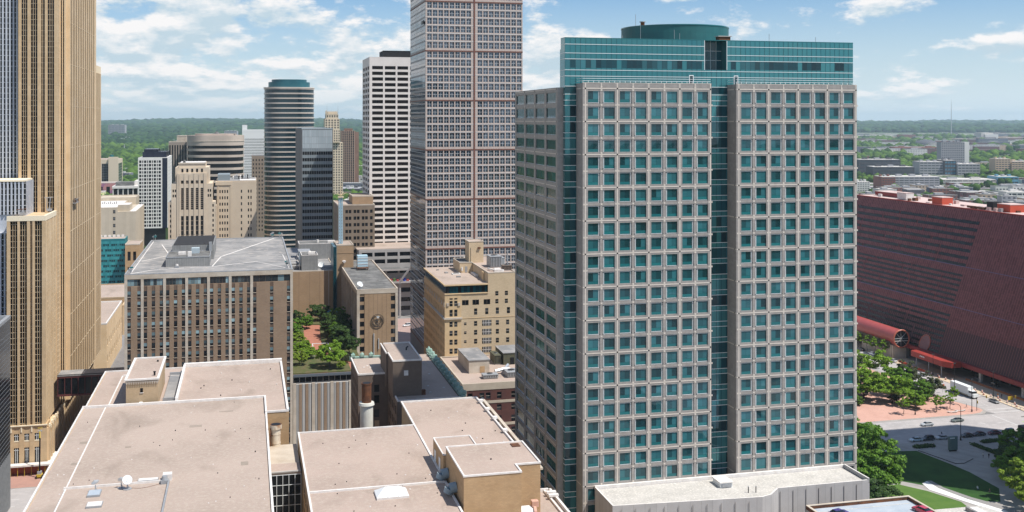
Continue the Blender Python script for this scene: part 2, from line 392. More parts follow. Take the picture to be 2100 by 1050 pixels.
def dish(t_or_none, name, label, u, v, z, r, group=None, mast=1.2, aim=(-.5, -.7, .5)):
    t = T(name, label, 'satellite dish', u, v, z, group)
    b = t.mb(); b.cyl(u, v, z, z + .12, .6*r + .3, grey_metal, 8); b.cyl(u, v, z + .121, z + mast, .09, grey_metal, 8)
    b.tube((u, v, z + mast*.6), (u + .5*r, v + .4*r, z + .1), .05, grey_metal, 6); t.part('mast', b)
    b = t.mb(); a = Vector(aim).normalized(); p = a.orthogonal().normalized(); q = a.cross(p); c = Vector((u, v, z + mast + r*.5))
    n = 18; rings_ = 5; idx = []
    for side_ in (0, 1):
        for i in range(rings_ + 1):
            rr = r*i/rings_; dep = (rr*rr)/(r*r)*r*.28 - side_*.06
            for j in range(n):
                w = c + p*rr*math.cos(2*math.pi*j/n) + q*rr*math.sin(2*math.pi*j/n) + a*dep
                b.v.append((w.x - u, w.y - v, w.z - z))
    k = b.slot(whitemetal)
    for side_ in (0, 1):
        base = side_*(rings_+1)*n
        for i in range(rings_):
            for j in range(n):
                x = (base+i*n+j, base+i*n+(j+1) % n, base+(i+1)*n+(j+1) % n, base+(i+1)*n+j)
                b.f.append(x if side_ == 0 else x[::-1]); b.m.append(k)
    o = t.part('reflector', b, smooth=True)
    b = t.mb(); b.tube(c - a*.05, c + a*r*.75, .04, grey_metal, 6); b.tube(c + a*r*.7, c + a*r*.9, .12, grey_metal, 8); t.part('feed_arm', b)
    return t

# ------------------------------------------------------------------ the teal-glass and granite tower
def hero():
    t = T('office_tower', 'tall tower of teal glass and pale granite grid with a round teal drum on top', 'skyscraper', 71.6, 238, 0)
    DZ = 7.72; ZTOP = 120.5; dots = [119.25 - DZ*k for k in range(16)]
    def tpl_factory(right, bottom, name):
        # opening w x h; the glass sits in the outer corner, slim white bars run down the inner side and along the inner edge
        def f(b, face, a0, z0, o, w, h):
            ga0, ga1 = (a0, a0 + w - .34) if right else (a0 + .34, a0 + w)
            gz0, gz1 = (z0 + .28, z0 + h) if bottom else (z0, z0 + h - .28)
            gm = (ga0 + ga1)/2; low = gz0 + (gz1 - gz0)*.27
            fquad(b, face, ga0, gm - .02, low, gz1, o, teal_glass); fquad(b, face, gm + .02, ga1, low, gz1, o, teal_glass)
            fquad(b, face, ga0, ga1, gz0, low - .03, o, teal_band)
            fquad(b, face, a0, a0 + w, z0, z0 + h, o - .015, teal_dark)
            s0, s1 = (ga1 + .12, ga1 + .20) if right else (ga0 - .20, ga0 - .12)
            fbox(b, face, s0, s1, z0, z0 + h, o + .002, o + .12, whitemetal)
            e0, e1 = (ga1 - .02, ga1 + .03) if right else (ga0 - .03, ga0 + .02)
            fbox(b, face, e0, e1, z0, z0 + h, o + .002, o + .09, whitemetal)
            r0, r1 = (gz0 - .17, gz0 - .09) if bottom else (gz1 + .09, gz1 + .17)
            fbox(b, face, a0, a0 + w, r0, r1, o + .002, o + .10, whitemetal)
        f.__name__ = name; return f
    TP = {(r, q): tpl_factory(r, q, 'w%d%d' % (r, q)) for r in (0, 1) for q in (0, 1)}
    def cluster(b, face, A0, A1, start, bw, nb, skip_top=0):
        cols = []
        for i in range(nb):
            a = start + bw*i; k = bw/7.85
            cols += [(a + .62*k, a + 3.58*k, 1), (a + 4.27*k, a + 7.23*k, 0)]
        rows = []
        for d in dots:
            for (q0, q1, bt) in ((.6, 3.5, 1), (4.22, 7.12, 0)):
                z0 = d - q1
                if z0 > 1: rows.append((z0, d - q0, bt))
        rs = sorted([(r[0], r[1]) for r in rows])
        facade(t, b, face, A0, A1, 0, ZTOP, [(c[0], c[1]) for c in cols], rs, .28, granite, granite, None)
        for c in cols:
            for r in rows: t.window(face, c[0], r[0], -.25, c[1]-c[0], r[1]-r[0], TP[(c[2], r[2])])
        # cream inlay lines on the bay grid, squares at the crossings and black insets
        g = MB(t.o); q = MB(t.o); k = bw/7.85
        for i in range(nb + 1):
            fbox(g, face, start + bw*i - .13, start + bw*i + .13, 2, ZTOP, .001, .02, granite_lt)
        for i in range(nb):
            c = start + bw*i + 3.925*k
            fbox(g, face, c - .1, c + .1, dots[0], ZTOP - .02, .001, .02, granite_lt)
        for j, d in enumerate(dots):
            if d < 3: continue
            fbox(g, face, A0 + .05, A1 - .05, d - .13, d + .13, .001, .026, granite_lt)
            for i in range(nb + 1):
                a = start + bw*i
                fbox(q, face, a - .17, a + .17, d - .17, d + .17, .027, .05, black)
                m = d - 3.86
                if m > 2:
                    fbox(g, face, a - .52*k, a - .2*k, m - .2, m + .2, .021, .03, granite_lt); fbox(g, face, a + .2*k, a + .52*k, m - .2, m + .2, .021, .03, granite_lt)
            for i in range(nb):
                a = start + bw*i + 3.925*k
                for zz in (d - .38, d + .38, d - 3.86):
                    if 2 < zz < ZTOP - .5: fbox(g, face, a - .22*k, a + .22*k, zz - .2, zz + .2, .027, .04, granite_lt)
                for sx in (-.5, .5):
                    for zz in (d - 3.33, d - 4.39):
                        if zz > 2: fbox(q, face, a + sx*k*.8 - .1, a + sx*k*.8 + .1, zz - .1, zz + .1, .001, .03, black)
        return g, q
    b = t.mb(); G = []; Q = []
    # two projecting granite blocks on the front
    for (A0, A1, st) in ((75.9, 108.2, 76.55), (114.7, 147.2, 115.35)):
        b.box(A0 + .28, A1, 238.28, 242.98, 0, ZTOP, granite)
        g, q = cluster(b, ('F', 238), A0, A1, st, 7.85 if A0 < 100 else 7.9, 4); G.append(g); Q.append(q)
        # side returns of the blocks
        fbox(b, ('L', A0), 238.28, 242.98, 0, ZTOP, -.28, 0, granite)
        for d in dots:
            if d > 3:
                fbox(g, ('L', A0), 238.3, 242.9, d - .13, d + .13, .001, .02, granite_lt)
                fbox(q, ('L', A0), 238.9, 239.2, d - .15, d + .15, .021, .04, black)
    # side wing: big panes on the left face, narrow return to the front
    WU = 71.6; V0 = 244.3; V1 = 285.5
    b.box(WU + .28, 80, V0, V1, 0, 119.6, granite)
    cols = []; bw = (V1 - V0 - 1.2)/4
    for i in range(4): cols.append((V0 + .6 + bw*i + .75, V0 + .6 + bw*(i+1) - .75))
    rows = []
    for d in dots: rows += [(d - 3.3, d - .75), (d - 6.95, d - 4.4)]
    rows = sorted(r for r in rows if r[0] > 1)
    def tw(b_, face, a0, z0, o, w, h):
        for i in range(2): fquad(b_, face, a0 + w*i/2 + .03, a0 + w*(i+1)/2 - .03, z0 + .6, z0 + h, o, side_glass)
        fquad(b_, face, a0, a0 + w, z0, z0 + .55, o, teal_dark)
        fquad(b_, face, a0, a0 + w, z0, z0 + h, o - .01, teal_dark)
        fbox(b_, face, a0, a0 + w, z0 + h - .12, z0 + h - .04, o + .002, o + .12, grey_metal)
        fbox(b_, face, a0, a0 + w, z0 + .08, z0 + .16, o + .002, o + .12, whitemetal)
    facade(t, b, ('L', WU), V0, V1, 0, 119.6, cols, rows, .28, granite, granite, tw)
    g = MB(t.o); q = MB(t.o); G.append(g); Q.append(q)
    for d in dots:
        if d < 3: continue
        fbox(g, ('L', WU), V0 + .05, V1 - .05, d - .1, d + .1, .001, .02, granite_lt)
        fbox(q, ('L', WU), V0 + .5, V0 + .85, d - .17, d + .17, .021, .05, black)
        for i in range(1, 4):
            fbox(q, ('L', WU), V0 + .6 + bw*i - .2, V0 + .6 + bw*i + .2, d - .15, d + .15, .021, .05, black)
            fbox(g, ('L', WU), V0 + .6 + bw*i - .25, V0 + .6 + bw*i + .25, d - 4.1, d - 3.6, .001, .02, granite_lt)
    t.part('wall', b)
    g = t.mb()
    for x in G:
        off = len(g.v); g.v += x.v; k = g.slot(granite_lt); g.f += [tuple(i + off for i in f) for f in x.f]; g.m += [k]*len(x.f)
    t.part('inlay_line', g, kind='stuff')
    g = t.mb()
    for x in Q:
        off = len(g.v); g.v += x.v; k = g.slot(black); g.f += [tuple(i + off for i in f) for f in x.f]; g.m += [k]*len(x.f)
    t.part('inset_square', g, kind='stuff')
    # glass core
    b = t.mb(); CU0, CU1, CV0, CV1, CT = 73.1, 149.2, 243.0, 284, 131.3
    NU0, NU1 = 108.6, 114.6           # the notch over the slot between the blocks
    b.box(CU0, 84, CV0, 246.5, 0, CT, teal_core); b.box(84.001, NU0, CV0, CV1, 0, CT, teal_core); b.box(NU1, CU1, CV0, CV1, 0, CT, teal_core)
    b.box(NU0, NU1, CV0, CV1, 0, 124.1, teal_core); b.box(NU0, NU1, CV0 + 3.2, CV1, 124.1, CT, teal_dark)
    b.box(CU0 - .03, CU1 + .03, CV0 - .03, 246.5, CT + .002, CT + .16, teal_band)
    t.part('glass_core', b)
    b = t.mb(); d_ = t.mb()
    zl = [129.85, 127.75, 126.35, 123.75, 122.3, 119.9, 118.0]
    zz = 115.95
    while zz > 2:
        zl += [zz + .62, zz - .62]; zz -= 3.86
    for z in zl:
        spans = [(CU0, NU0), (NU1, CU1)] if z > 124 else [(CU0, CU1)]
        for (a, c) in spans: b.box(a - .05, c, CV0 - .07, CV0 - .001, z - .055, z + .055, whitemetal)
        b.box(CU0 - .07, CU0 - .001, CV0, CV0 + 3.5, z - .055, z + .055, whitemetal)
    b.box(NU1 - .1, NU1 + .02, CV0 - .07, CV0 - .001, 124.1, CT, whitemetal)
    b.box(NU0 - .02, NU0 + .1, CV0 - .07, CV0 - .001, 124.1, CT, whitemetal)
    for z in (124.1, 126.5, 128.8): b.box(NU0 + .1, NU1 - .1, CV0 + 3.13, CV0 + 3.199, z + .1, z + .18, whitemetal)
    for u in (110.1, 111.6, 113.1): b.box(u, u + .07, CV0 + 3.12, CV0 + 3.198, 124.1, CT - .02, whitemetal)
    t.part('mullion', b, kind='stuff')
    # panes of the core: dark, teal and blind-drawn ones in rows
    n = int((CU1 - CU0)/1.27)
    for i in range(n):
        a0 = CU0 + (CU1 - CU0)*i/n; a1 = CU0 + (CU1 - CU0)*(i + 1)/n
        d_.box(a0 - .045, a0 + .045, CV0 - .03, CV0 - .001, 0, CT if not (NU0 < a0 < NU1) else 124.1, teal_dark)
    for z in (0,):
        t.part('joint_line', d_, kind='stuff')
    random.seed(3)
    i = 1
    rowsz = [(124.25, 126.25), (118.25, 119.8)]
    z = 115.95
    while z > 4:
        rowsz.append((z - 3.2, z - .7)); z -= 3.86
    def pane(b_, face, a0, z0, o, w, h): fquad(b_, face, a0, a0 + w, z0, z0 + h, o, teal_dark)
    def pane2(b_, face, a0, z0, o, w, h): fquad(b_, face, a0, a0 + w, z0, z0 + h, o, teal_glass)
    bb = t.mb()
    for (z0, z1) in rowsz:
        i = 0
        while i < n:
            run = random.choice((1, 1, 2, 3, 4))
            p = random.random()
            if p < .72:
                for k in range(run):
                    if i + k >= n: break
                    a0 = CU0 + (CU1 - CU0)*(i + k)/n + .04; w = (CU1 - CU0)/n - .08
                    if z0 > 124 and NU0 - 1.3 < a0 < NU1: continue
                    if z0 < 118 and not (a0 < 76.3 or 107.9 < a0 < 115 or a0 > 147): continue
                    (pane if p < .45 else pane2)(bb, ('F', CV0), a0, z0, .012, w, z1 - z0)
            i += run
    t.part('pane', bb, kind='stuff')
    # drum
    b = t.mb(); b.cyl(111.2, 268, CT - 1, 136.0, 14.2, teal_drum, 64, top=greyroof); b.cyl(111.2, 268, 136.002, 136.3, 14.3, teal_band, 64, top=greyroof)
    t.part('drum', b)
    for (u, v, z, h) in ((98.3, 263, 136.3, 3.0), (98.5, 260, 131.4, 5.0), (102, 246, 131.4, 2.6), (103.4, 246, 131.4, 1.8), (128, 247, 131.4, 2.2), (141, 247, 131.4, 1.6), (90, 250, 131.4, 1.3)):
        b = t.mb(); b.cyl(u, v, z, z + h, .06, grey_metal, 6); t.part('antenna', b)
    b = t.mb(); b.box(113, 116, 244, 246, 131.4, 132.4, rust); b.box(112.7, 116.3, 243.8, 246.2, 132.402, 132.6, concrete); t.part('hatch', b)
    b = t.mb(); b.cyl(100.2, 263, 136.3, 137.3, .55, rust, 10); b.cyl(100.2, 263, 137.302, 137.5, .85, grey_metal, 10); t.part('exhaust_cap', b)
    # railings on the granite blocks, and the two white door frames
    for (A0, A1) in ((75.9, 108.2), (114.7, 147.2)):
        b = t.mb()
        for z in (ZTOP + .55, ZTOP + 1.1): b.box(A0 + .1, A1 - .1, 238.25, 238.33, z - .05, z + .04, whitemetal); b.box(A0 + .1, A0 + .18, 238.34, 242.9, z - .05, z + .04, whitemetal)
        x = A0 + .14
        while x < A1: b.box(x - .03, x + .05, 238.26, 238.32, ZTOP, ZTOP + .5, whitemetal); x += 1.3
        b.box(A0, A1, 238.0, 238.5, ZTOP + .001, ZTOP + .12, granite_lt)
        t.part('railing', b)
    for u in (104.6, 116.4):
        b = t.mb(); ring_z = 120.6
        b.box(u, u + .15, 242.9, 242.97, 120.6, 122.8, whitemetal); b.box(u + 1.0, u + 1.15, 242.9, 242.97, 120.6, 122.8, whitemetal); b.box(u + .15, u + 1.0, 242.9, 242.97, 122.6, 122.8, whitemetal)
        b.box(u + .15, u + 1.0, 242.93, 242.98, 120.6, 122.6, teal_dark); t.part('door', b)
    t.finish(100)
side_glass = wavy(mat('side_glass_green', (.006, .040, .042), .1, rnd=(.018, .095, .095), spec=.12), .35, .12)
hero()

# podium in front of the tower
def podium():
    z = 26.5
    t = T('podium_building', 'low pale ribbed-concrete podium with cream roof at the foot of the teal tower', 'building', 78.6, 222, 0)
    pts = [(78.6, 224.8), (113.4, 222.0), (116.2, 223.0), (119.6, 226.4), (143.4, 226.4), (143.4, 237.2), (78.6, 237.2)]
    b = t.mb(); b.prism(pts, 0, z - .6, conc_panel); t.part('wall', b)
    b = t.mb(); b.prism([(79.1, 225.3), (113.5, 222.5), (116, 223.5), (119.5, 226.9), (142.9, 226.9), (142.9, 237.1), (79.1, 237.1)], z - .598, z - .45, creamroof); t.part('roof', b)
    b = t.mb(); wd = .35; n = len(pts)
    for i in range(n):
        p = Vector(pts[i]); q = Vector(pts[(i + 1) % n]); d = (q - p).normalized(); nn = Vector((-d.y, d.x))*wd
        if i == n - 1 or i < 5:
            b.prism([tuple(p), tuple(q), tuple(q + nn), tuple(p + nn)], z - .59 + i*.003, z + (.5 if i == 4 else .1) + i*.004, conc_panel if i != 4 else grey_metal, coping)
    b.box(78.7, 143.3, 237.21, 237.9, z - .6, z + .25, coping)
    t.part('parapet', b)
    b = t.mb(); x = 80.5
    while x < 142.5:
        if not (112 < x < 120): b.box(x, x + .06, (224.7 if x < 112 else 226.4) - .15 - (x - 78.6)*.08*(x < 112), (224.7 if x < 112 else 226.4) - .02 - (x - 78.6)*.08*(x < 112), 1, z - .7, granite)
        x += 3.3
    t.part('panel_joint', b)
    t2 = T('rooftop_hatch', 'white boxy stair hatch standing on the cream podium roof', 'rooftop unit', 107.3, 231, z - .45)
    b = t2.mb(); zz = z - .45
    b.prism([(107.3, 231), (110.3, 231), (110.3, 235.2), (107.3, 235.2)], zz, zz + 1.1, whitemetal); t2.part('housing', b)
    b = t2.mb(); b.box(107.1, 110.5, 230.8, 235.4, zz + 1.102, zz + 1.35, coping); b.box(107.6, 110, 230.7, 230.98, zz + .2, zz + .9, grey_metal); t2.part('lid', b)
    for i, (u, v) in enumerate(((112.2, 226.6), (114.0, 226.4))):
        g = T('vent_pipe', ('left' if i == 0 else 'right') + ' one of two thin dark vent pipes on the cream podium roof', 'vent pipe', u, v, z - .45)
        b = g.mb(); b.cyl(u, v, z - .45, z + .9, .11, black, 8); b.cyl(u, v, z + .902, z + 1.05, .16, grey_metal, 8); g.part('pipe', b)
podium()

def low_front():
    z = 26.2
    t = T('parking_deck', 'roof deck of blue-grey membrane with rust-brown parapets at the bottom edge', 'building', 119.6, 150, 0)
    u0, u1, v0, v1 = 119.6, 145.2, 150, 213.6
    b = t.mb(); b.box(u0, u1, v0, v1, 0, z, concrete); t.part('wall', b)
    b = t.mb(); b.box(u0 + .45, u1 - .45, v0 + .45, v1 - .45, z + .002, z + .1, blueroof); t.part('roof', b)
    b = t.mb(); b.box(u0 + 1.5, u1 - 1.5, v1 - 2.6, v1 - 2.35, z + .102, z + .13, creamroof); t.part('roof_seam', b)
    b = t.mb(); ring(b, u0, u1, v0, v1, z + .003, z + .8, .45, rust); ring(b, u0 - .05, u1 + .05, v0 - .05, v1 + .05, z + .802, z + .92, .55, limestone); t.part('parapet', b)
    t = T('low_building', 'flat white roof beside the blue-grey deck at the bottom edge', 'building', 148, 150, 0)
    b = t.mb(); b.prism([(148, 150), (190, 150), (163.5, 213), (148, 213.5)], 0, 23.4, conc_panel); t.part('wall', b)
    b = t.mb(); b.prism([(148.4, 150.4), (189, 150.4), (163.1, 212.6), (148.4, 213.1)], 23.402, 23.55, creamroof); t.part('roof', b)
    b = t.mb(); b.box(158, 158.6, 200, 211, 23.6, 24.4, greyroof); b.box(158.6, 161, 206, 211, 23.6, 24.1, coping); t.part('roof_curb', b)
low_front()

# ------------------------------------------------------------------ the foreground department-store block
def west_hall():
    z = 45.0; u0, u1 = -36.8, 4.6
    t = T('store_building', 'wide flat-roofed tan building with pinkish gravel roof and white edge in the left foreground', 'building', u0, 120, 0)
    b = t.mb()
    b.box(u0, u1, 120, 265, 0, z, tanbrick2); b.box(u0, -16.2, 265, 306, 0, z - 1, tanbrick2)
    b.box(-16.2, u1, 265, 301.5, 0, z + .2, tanbrick2); b.box(u1, 9.5, 250.5, 301.5, 0, z + .2, tanbrick)
    # pilasters on the street side
    v = 122
    while v < 304: b.box(u0 - .5, u0 - .002, v, v + 1.4, 0, z - 1.4, limestone); v += 6.2
    t.part('wall', b)
    b = t.mb(); b.box(u0 + .5, u1 - .5, 120.5, 264.5, z + .002, z + .1, gravel); t.part('roof', b)
    b = t.mb(); b.box(u0 + .5, -16.4, 265.3, 305.5, z - .998, z - .9, gravel2); t.part('roof', b)
    b = t.mb(); b.prism([(-15.7, 265.5), (4.3, 265.5), (4.3, 251), (9.1, 251), (9.1, 300.8), (-15.7, 300.8)], z + .202, z + .3, gravel2); t.part('roof', b)
    b = t.mb()
    b.box(u0, u0 + .32, 120, 265, z + .003, z + .42, coping); b.box(u1 - .4, u1, 120, 250.4, z + .003, z + .42, coping); b.box(u1 - .42, u1 - .02, 250.4, 265, z + .31, z + .62, coping)
    b.box(u0, u1 - .43, 264.55, 265.1, z + .003, z + .62, coping)
    b.box(u0 + 5.0, u0 + 5.25, 121, 264.4, z + .102, z + .22, coping); b.box(u0 + 5.0, u0 + 5.3, 265.5, 300, z - .89, z - .7, coping)
    b.box(u0 + 5.3, -28.2, 299.6, 300.0, z - .89, z - .5, coping)
    b.box(u0, u0 + .3, 265.2, 306, z - .99, z - .6, coping); b.box(u0 + .3, -16, 305.7, 306.1, z - .99, z - .6, coping)
    b.box(-16.2, 9.5, 301, 302.2, z - 1, z + 1.3, coping); b.box(9.0, 9.5, 250.5, 300.9, z + .21, z + .75, coping); b.box(4.62, 8.98, 250.4, 250.8, z + .21, z + .62, coping)
    b.box(-16.3, -15.7, 265.2, 300.9, z - .9, z + 1.2, coping)
    b.box(u1 - 27, u1 - .5, 200.1, 200.5, z + .102, z + .4, coping) if False else None
    t.part('parapet', b)
    # sunk strip between the stair house and the raised roof
    b = t.mb(); b.box(-19.4, -16.5, 270, 297, z - .88, z - .4, greyroof); b.box(-19.6, -16.4, 296.5, 296.9, z - .88, z + .2, grey_metal); b.box(-19.4, -16.6, 269, 269.3, z - .88, z + .4, grey_metal)
    t.part('roof_well', b)
    # front raised frame with the satellite dishes
    b = t.mb()
    b.box(-32.0, -14.0, 207.5, 207.75, z + .101, z + .5, coping); b.box(-14.0, -13.7, 150, 207.5, z + .101, z + .5, grey_metal); b.box(-31.9, -31.75, 150, 207.45, z + .101, z + .16, greyroof)
    b.box(-13.3, 4, 177.5, 177.9, z + .101, z + .35, coping)
    t.part('roof_curb', b)
    b = t.mb()
    for i in range(46):
        u = random.uniform(u0 + 1.5, u1 - 1.5); v = random.uniform(180, 262); r = random.uniform(.05, .12)
        if -32 < u < -13.5 and v < 208: continue
        if i % 5 < 2: b.box(u, u + .2, v, v + .2, z + .101, z + .2, coping)
        else: b.cyl(u, v, z + .101, z + .101 + random.uniform(.06, .3), r, black, 8)
    for i in range(10):
        b.cyl(random.uniform(-14, 8), random.uniform(268, 298), z + .301, z + .6, .12, random.choice((black, coping)), 8)
    t.part('roof_drain', b, kind='stuff')
    for (u, v, w, h) in ((-27.4, 202.2, 2.2, 3.0), (-26.8, 196.5, 2.6, 2.4), (-19.4, 208.2, 3.6, 1.4)):
        b = t.mb(); b.box(u, u + w, v, v + h, z + .101, z + .42, grey_metal); b.box(u + .12, u + w - .12, v + .12, v + h - .12, z + .422, z + .5, coping if w != 2.2 else blueroof); t.part('skylight', b)
    # patched membrane areas and taped seams
    b = t.mb(); pm = mat('roof_patch', (.33, .275, .225), .95, (.27, .225, .18), .3)
    for (u, v, w, l) in ((-33, 222, 1.7, 1.3), (-33.4, 236, 1.9, 1.5), (-12, 243, 2.6, 1.6), (-1, 214, 1.4, 2.2), (-24, 231, 1.2, 1.0), (-6, 254, 3.1, .9)): b.box(u, u + w, v, v + l, z + .101, z + .125, pm)
    t.part('roof_patch', b, kind='stuff')
    b = t.mb(); pts = [(-20.4, 205.6, z + .13), (-18.6, 205.0, z + .13), (-17.2, 205.5, z + .13), (-15.4, 206.6, z + .13)]
    for i in range(3): b.tube(pts[i], pts[i+1], .035, rust, 5)
    t.part('cable', b)
    # small fans by the curb corner
    t3 = T('roof_fan', 'grey roof fan with white hood at the corner of the curb near the dishes', 'rooftop unit', -14.8, 206.6, z + .1)
    b = t3.mb(); b.box(-15.2, -13.9, 206.2, 207.4, z + .1, z + .8, grey_metal); t3.part('base', b)
    b = t3.mb(); b.cyl(-14.55, 206.8, z + .802, z + 1.5, .6, grey_metal, 14, .45); b.box(-15.0, -13.4, 208.0, 209.6, z + .1, z + 1.3, coping); t3.part('hood', b)
    # stair house
    p = T('stair_house', 'tan brick stair house with white rim standing on the left foreground roof', 'rooftop structure', -27.7, 266, z - 1)
    b = p.mb(); b.box(-27.4, -20.3, 266.3, 289.5, z - .9, 50.6, tanbrick2)
    b.box(-27.55, -20.15, 266.1, 289.7, 50.0, 50.4, limestone)
    for i in range(14): b.box(-27.3 + i*.52, -27.1 + i*.52, 265.98, 266.09, 49.7, 50.3, limestone)
    p.part('wall', b)
    b = p.mb(); b.box(-27.2, -20.5, 266.6, 289.2, 50.602, 50.7, gravel2); p.part('roof', b)
    b = p.mb(); ring(b, -27.75, -19.95, 265.9, 289.9, 50.61, 51.0, .55, coping); p.part('parapet', b)
    b = p.mb(); b.box(-24.2, -23.6, 266.2, 266.29, 47.7, 48.7, win_black); b.box(-24.3, -23.5, 266.15, 266.29, 47.55, 47.69, coping); p.part('window', b)
    b = p.mb(); b.box(-24.4, -23.7, 265.6, 266.29, z - .88, z + .5, whitemetal); p.part('service_box', b)
    b = p.mb(); b.cyl(-21.3, 270, 50.7, 51.5, .22, black, 8); b.cyl(-21.3, 270, 51.502, 51.7, .32, black, 8); b.box(-21.9, -21.5, 285, 285.4, 50.7, 51.1, black); p.part('roof_vent', b)
west_hall()
dish(0, 'satellite_dish', 'small grey-mounted satellite dish, leftmost on the foreground gravel roof', -26.3, 205.2, 45.1, .7, 'dishes on the foreground roof', aim=(-.4, .6, .65))
dish(0, 'satellite_dish', 'small grey satellite dish close beside a bigger white one on the foreground roof', -22.0, 206.0, 45.1, .6, 'dishes on the foreground roof', aim=(-.2, .7, .6))
dish(0, 'satellite_dish', 'bigger white satellite dish facing the viewer on the foreground gravel roof', -20.9, 205.2, 45.1, .85, 'dishes on the foreground roof', aim=(.2, -.75, .6))

def rusty_stack():
    t = T('smoke_stack', 'rust-streaked cream smoke stack rising beside the left foreground roof', 'chimney', 6.2, 236, 36)
    m = mat('stack_cream_rusty', (.62, .54, .42), .85, (.33, .17, .08), .9, 6, lo=.5, hi=.68, streak=(1, 1, .35))
    b = t.mb(); b.cyl(6.2, 236, 36, 45.6, .98, m, 28); 
    for z in (38.5, 40.5, 42.5, 44.4): b.cyl(6.2, 236, z, z + .16, 1.04, m, 28)
    t.part('shaft', b, smooth=False)
    b = t.mb(); n = 28
    b.cyl(6.2, 236, 45.602, 46.5, 1.22, m, 28, 1.25, top=rust); b.cyl(6.2, 236, 46.502, 46.55, 1.0, black, 28); t.part('rim', b)
    b = t.mb(); b.box(4.9, 5.15, 235.3, 235.5, 37, 45.8, rust); b.box(4.9, 5.15, 236.1, 236.3, 37, 45.8, rust)
    for i in range(16): b.box(4.98, 5.07, 235.5, 236.1, 37.4 + i*.5, 37.48 + i*.5, rust)
    b.box(4.85, 5.5, 235.2, 236.5, 44.2, 44.4, rust); t.part('ladder', b)
rusty_stack()

def link_glass():
    t = T('glass_link', 'black glass curtain wall with white mullions between the two foreground roofs', 'building', 4.65, 216, 0)
    b = t.mb(); b.box(4.66, 10.55, 216.2, 236, 0, 42.0, limestone); t.part('wall', b)
    b = t.mb(); b.box(4.66, 10.55, 216.19, 222, 42.002, 42.35, gravel2); b.box(4.66, 10.55, 216.0, 216.5, 42.352, 42.6, concrete); t.part('roof', b)
    g = t.mb(); f = t.mb()
    xs = [4.66 + 5.88*i/5 for i in range(6)]; zs = [41.9 - 2.0*i for i in range(20)]
    for i in range(5):
        for j in range(19): fquad(g, ('F', 216.15), xs[i], xs[i+1], zs[j+1], zs[j], 0, win_black)
    t.part('glass', g)
    for x in xs: f.box(x - .05, x + .05, 215.98, 216.14, 2, 41.9, whitemetal)
    for j, z in enumerate(zs): f.box(4.66, 10.5, 216.03, 216.13, z - .04, z + .04, whitemetal)
    t.part('mullion', f, kind='stuff')
link_glass()

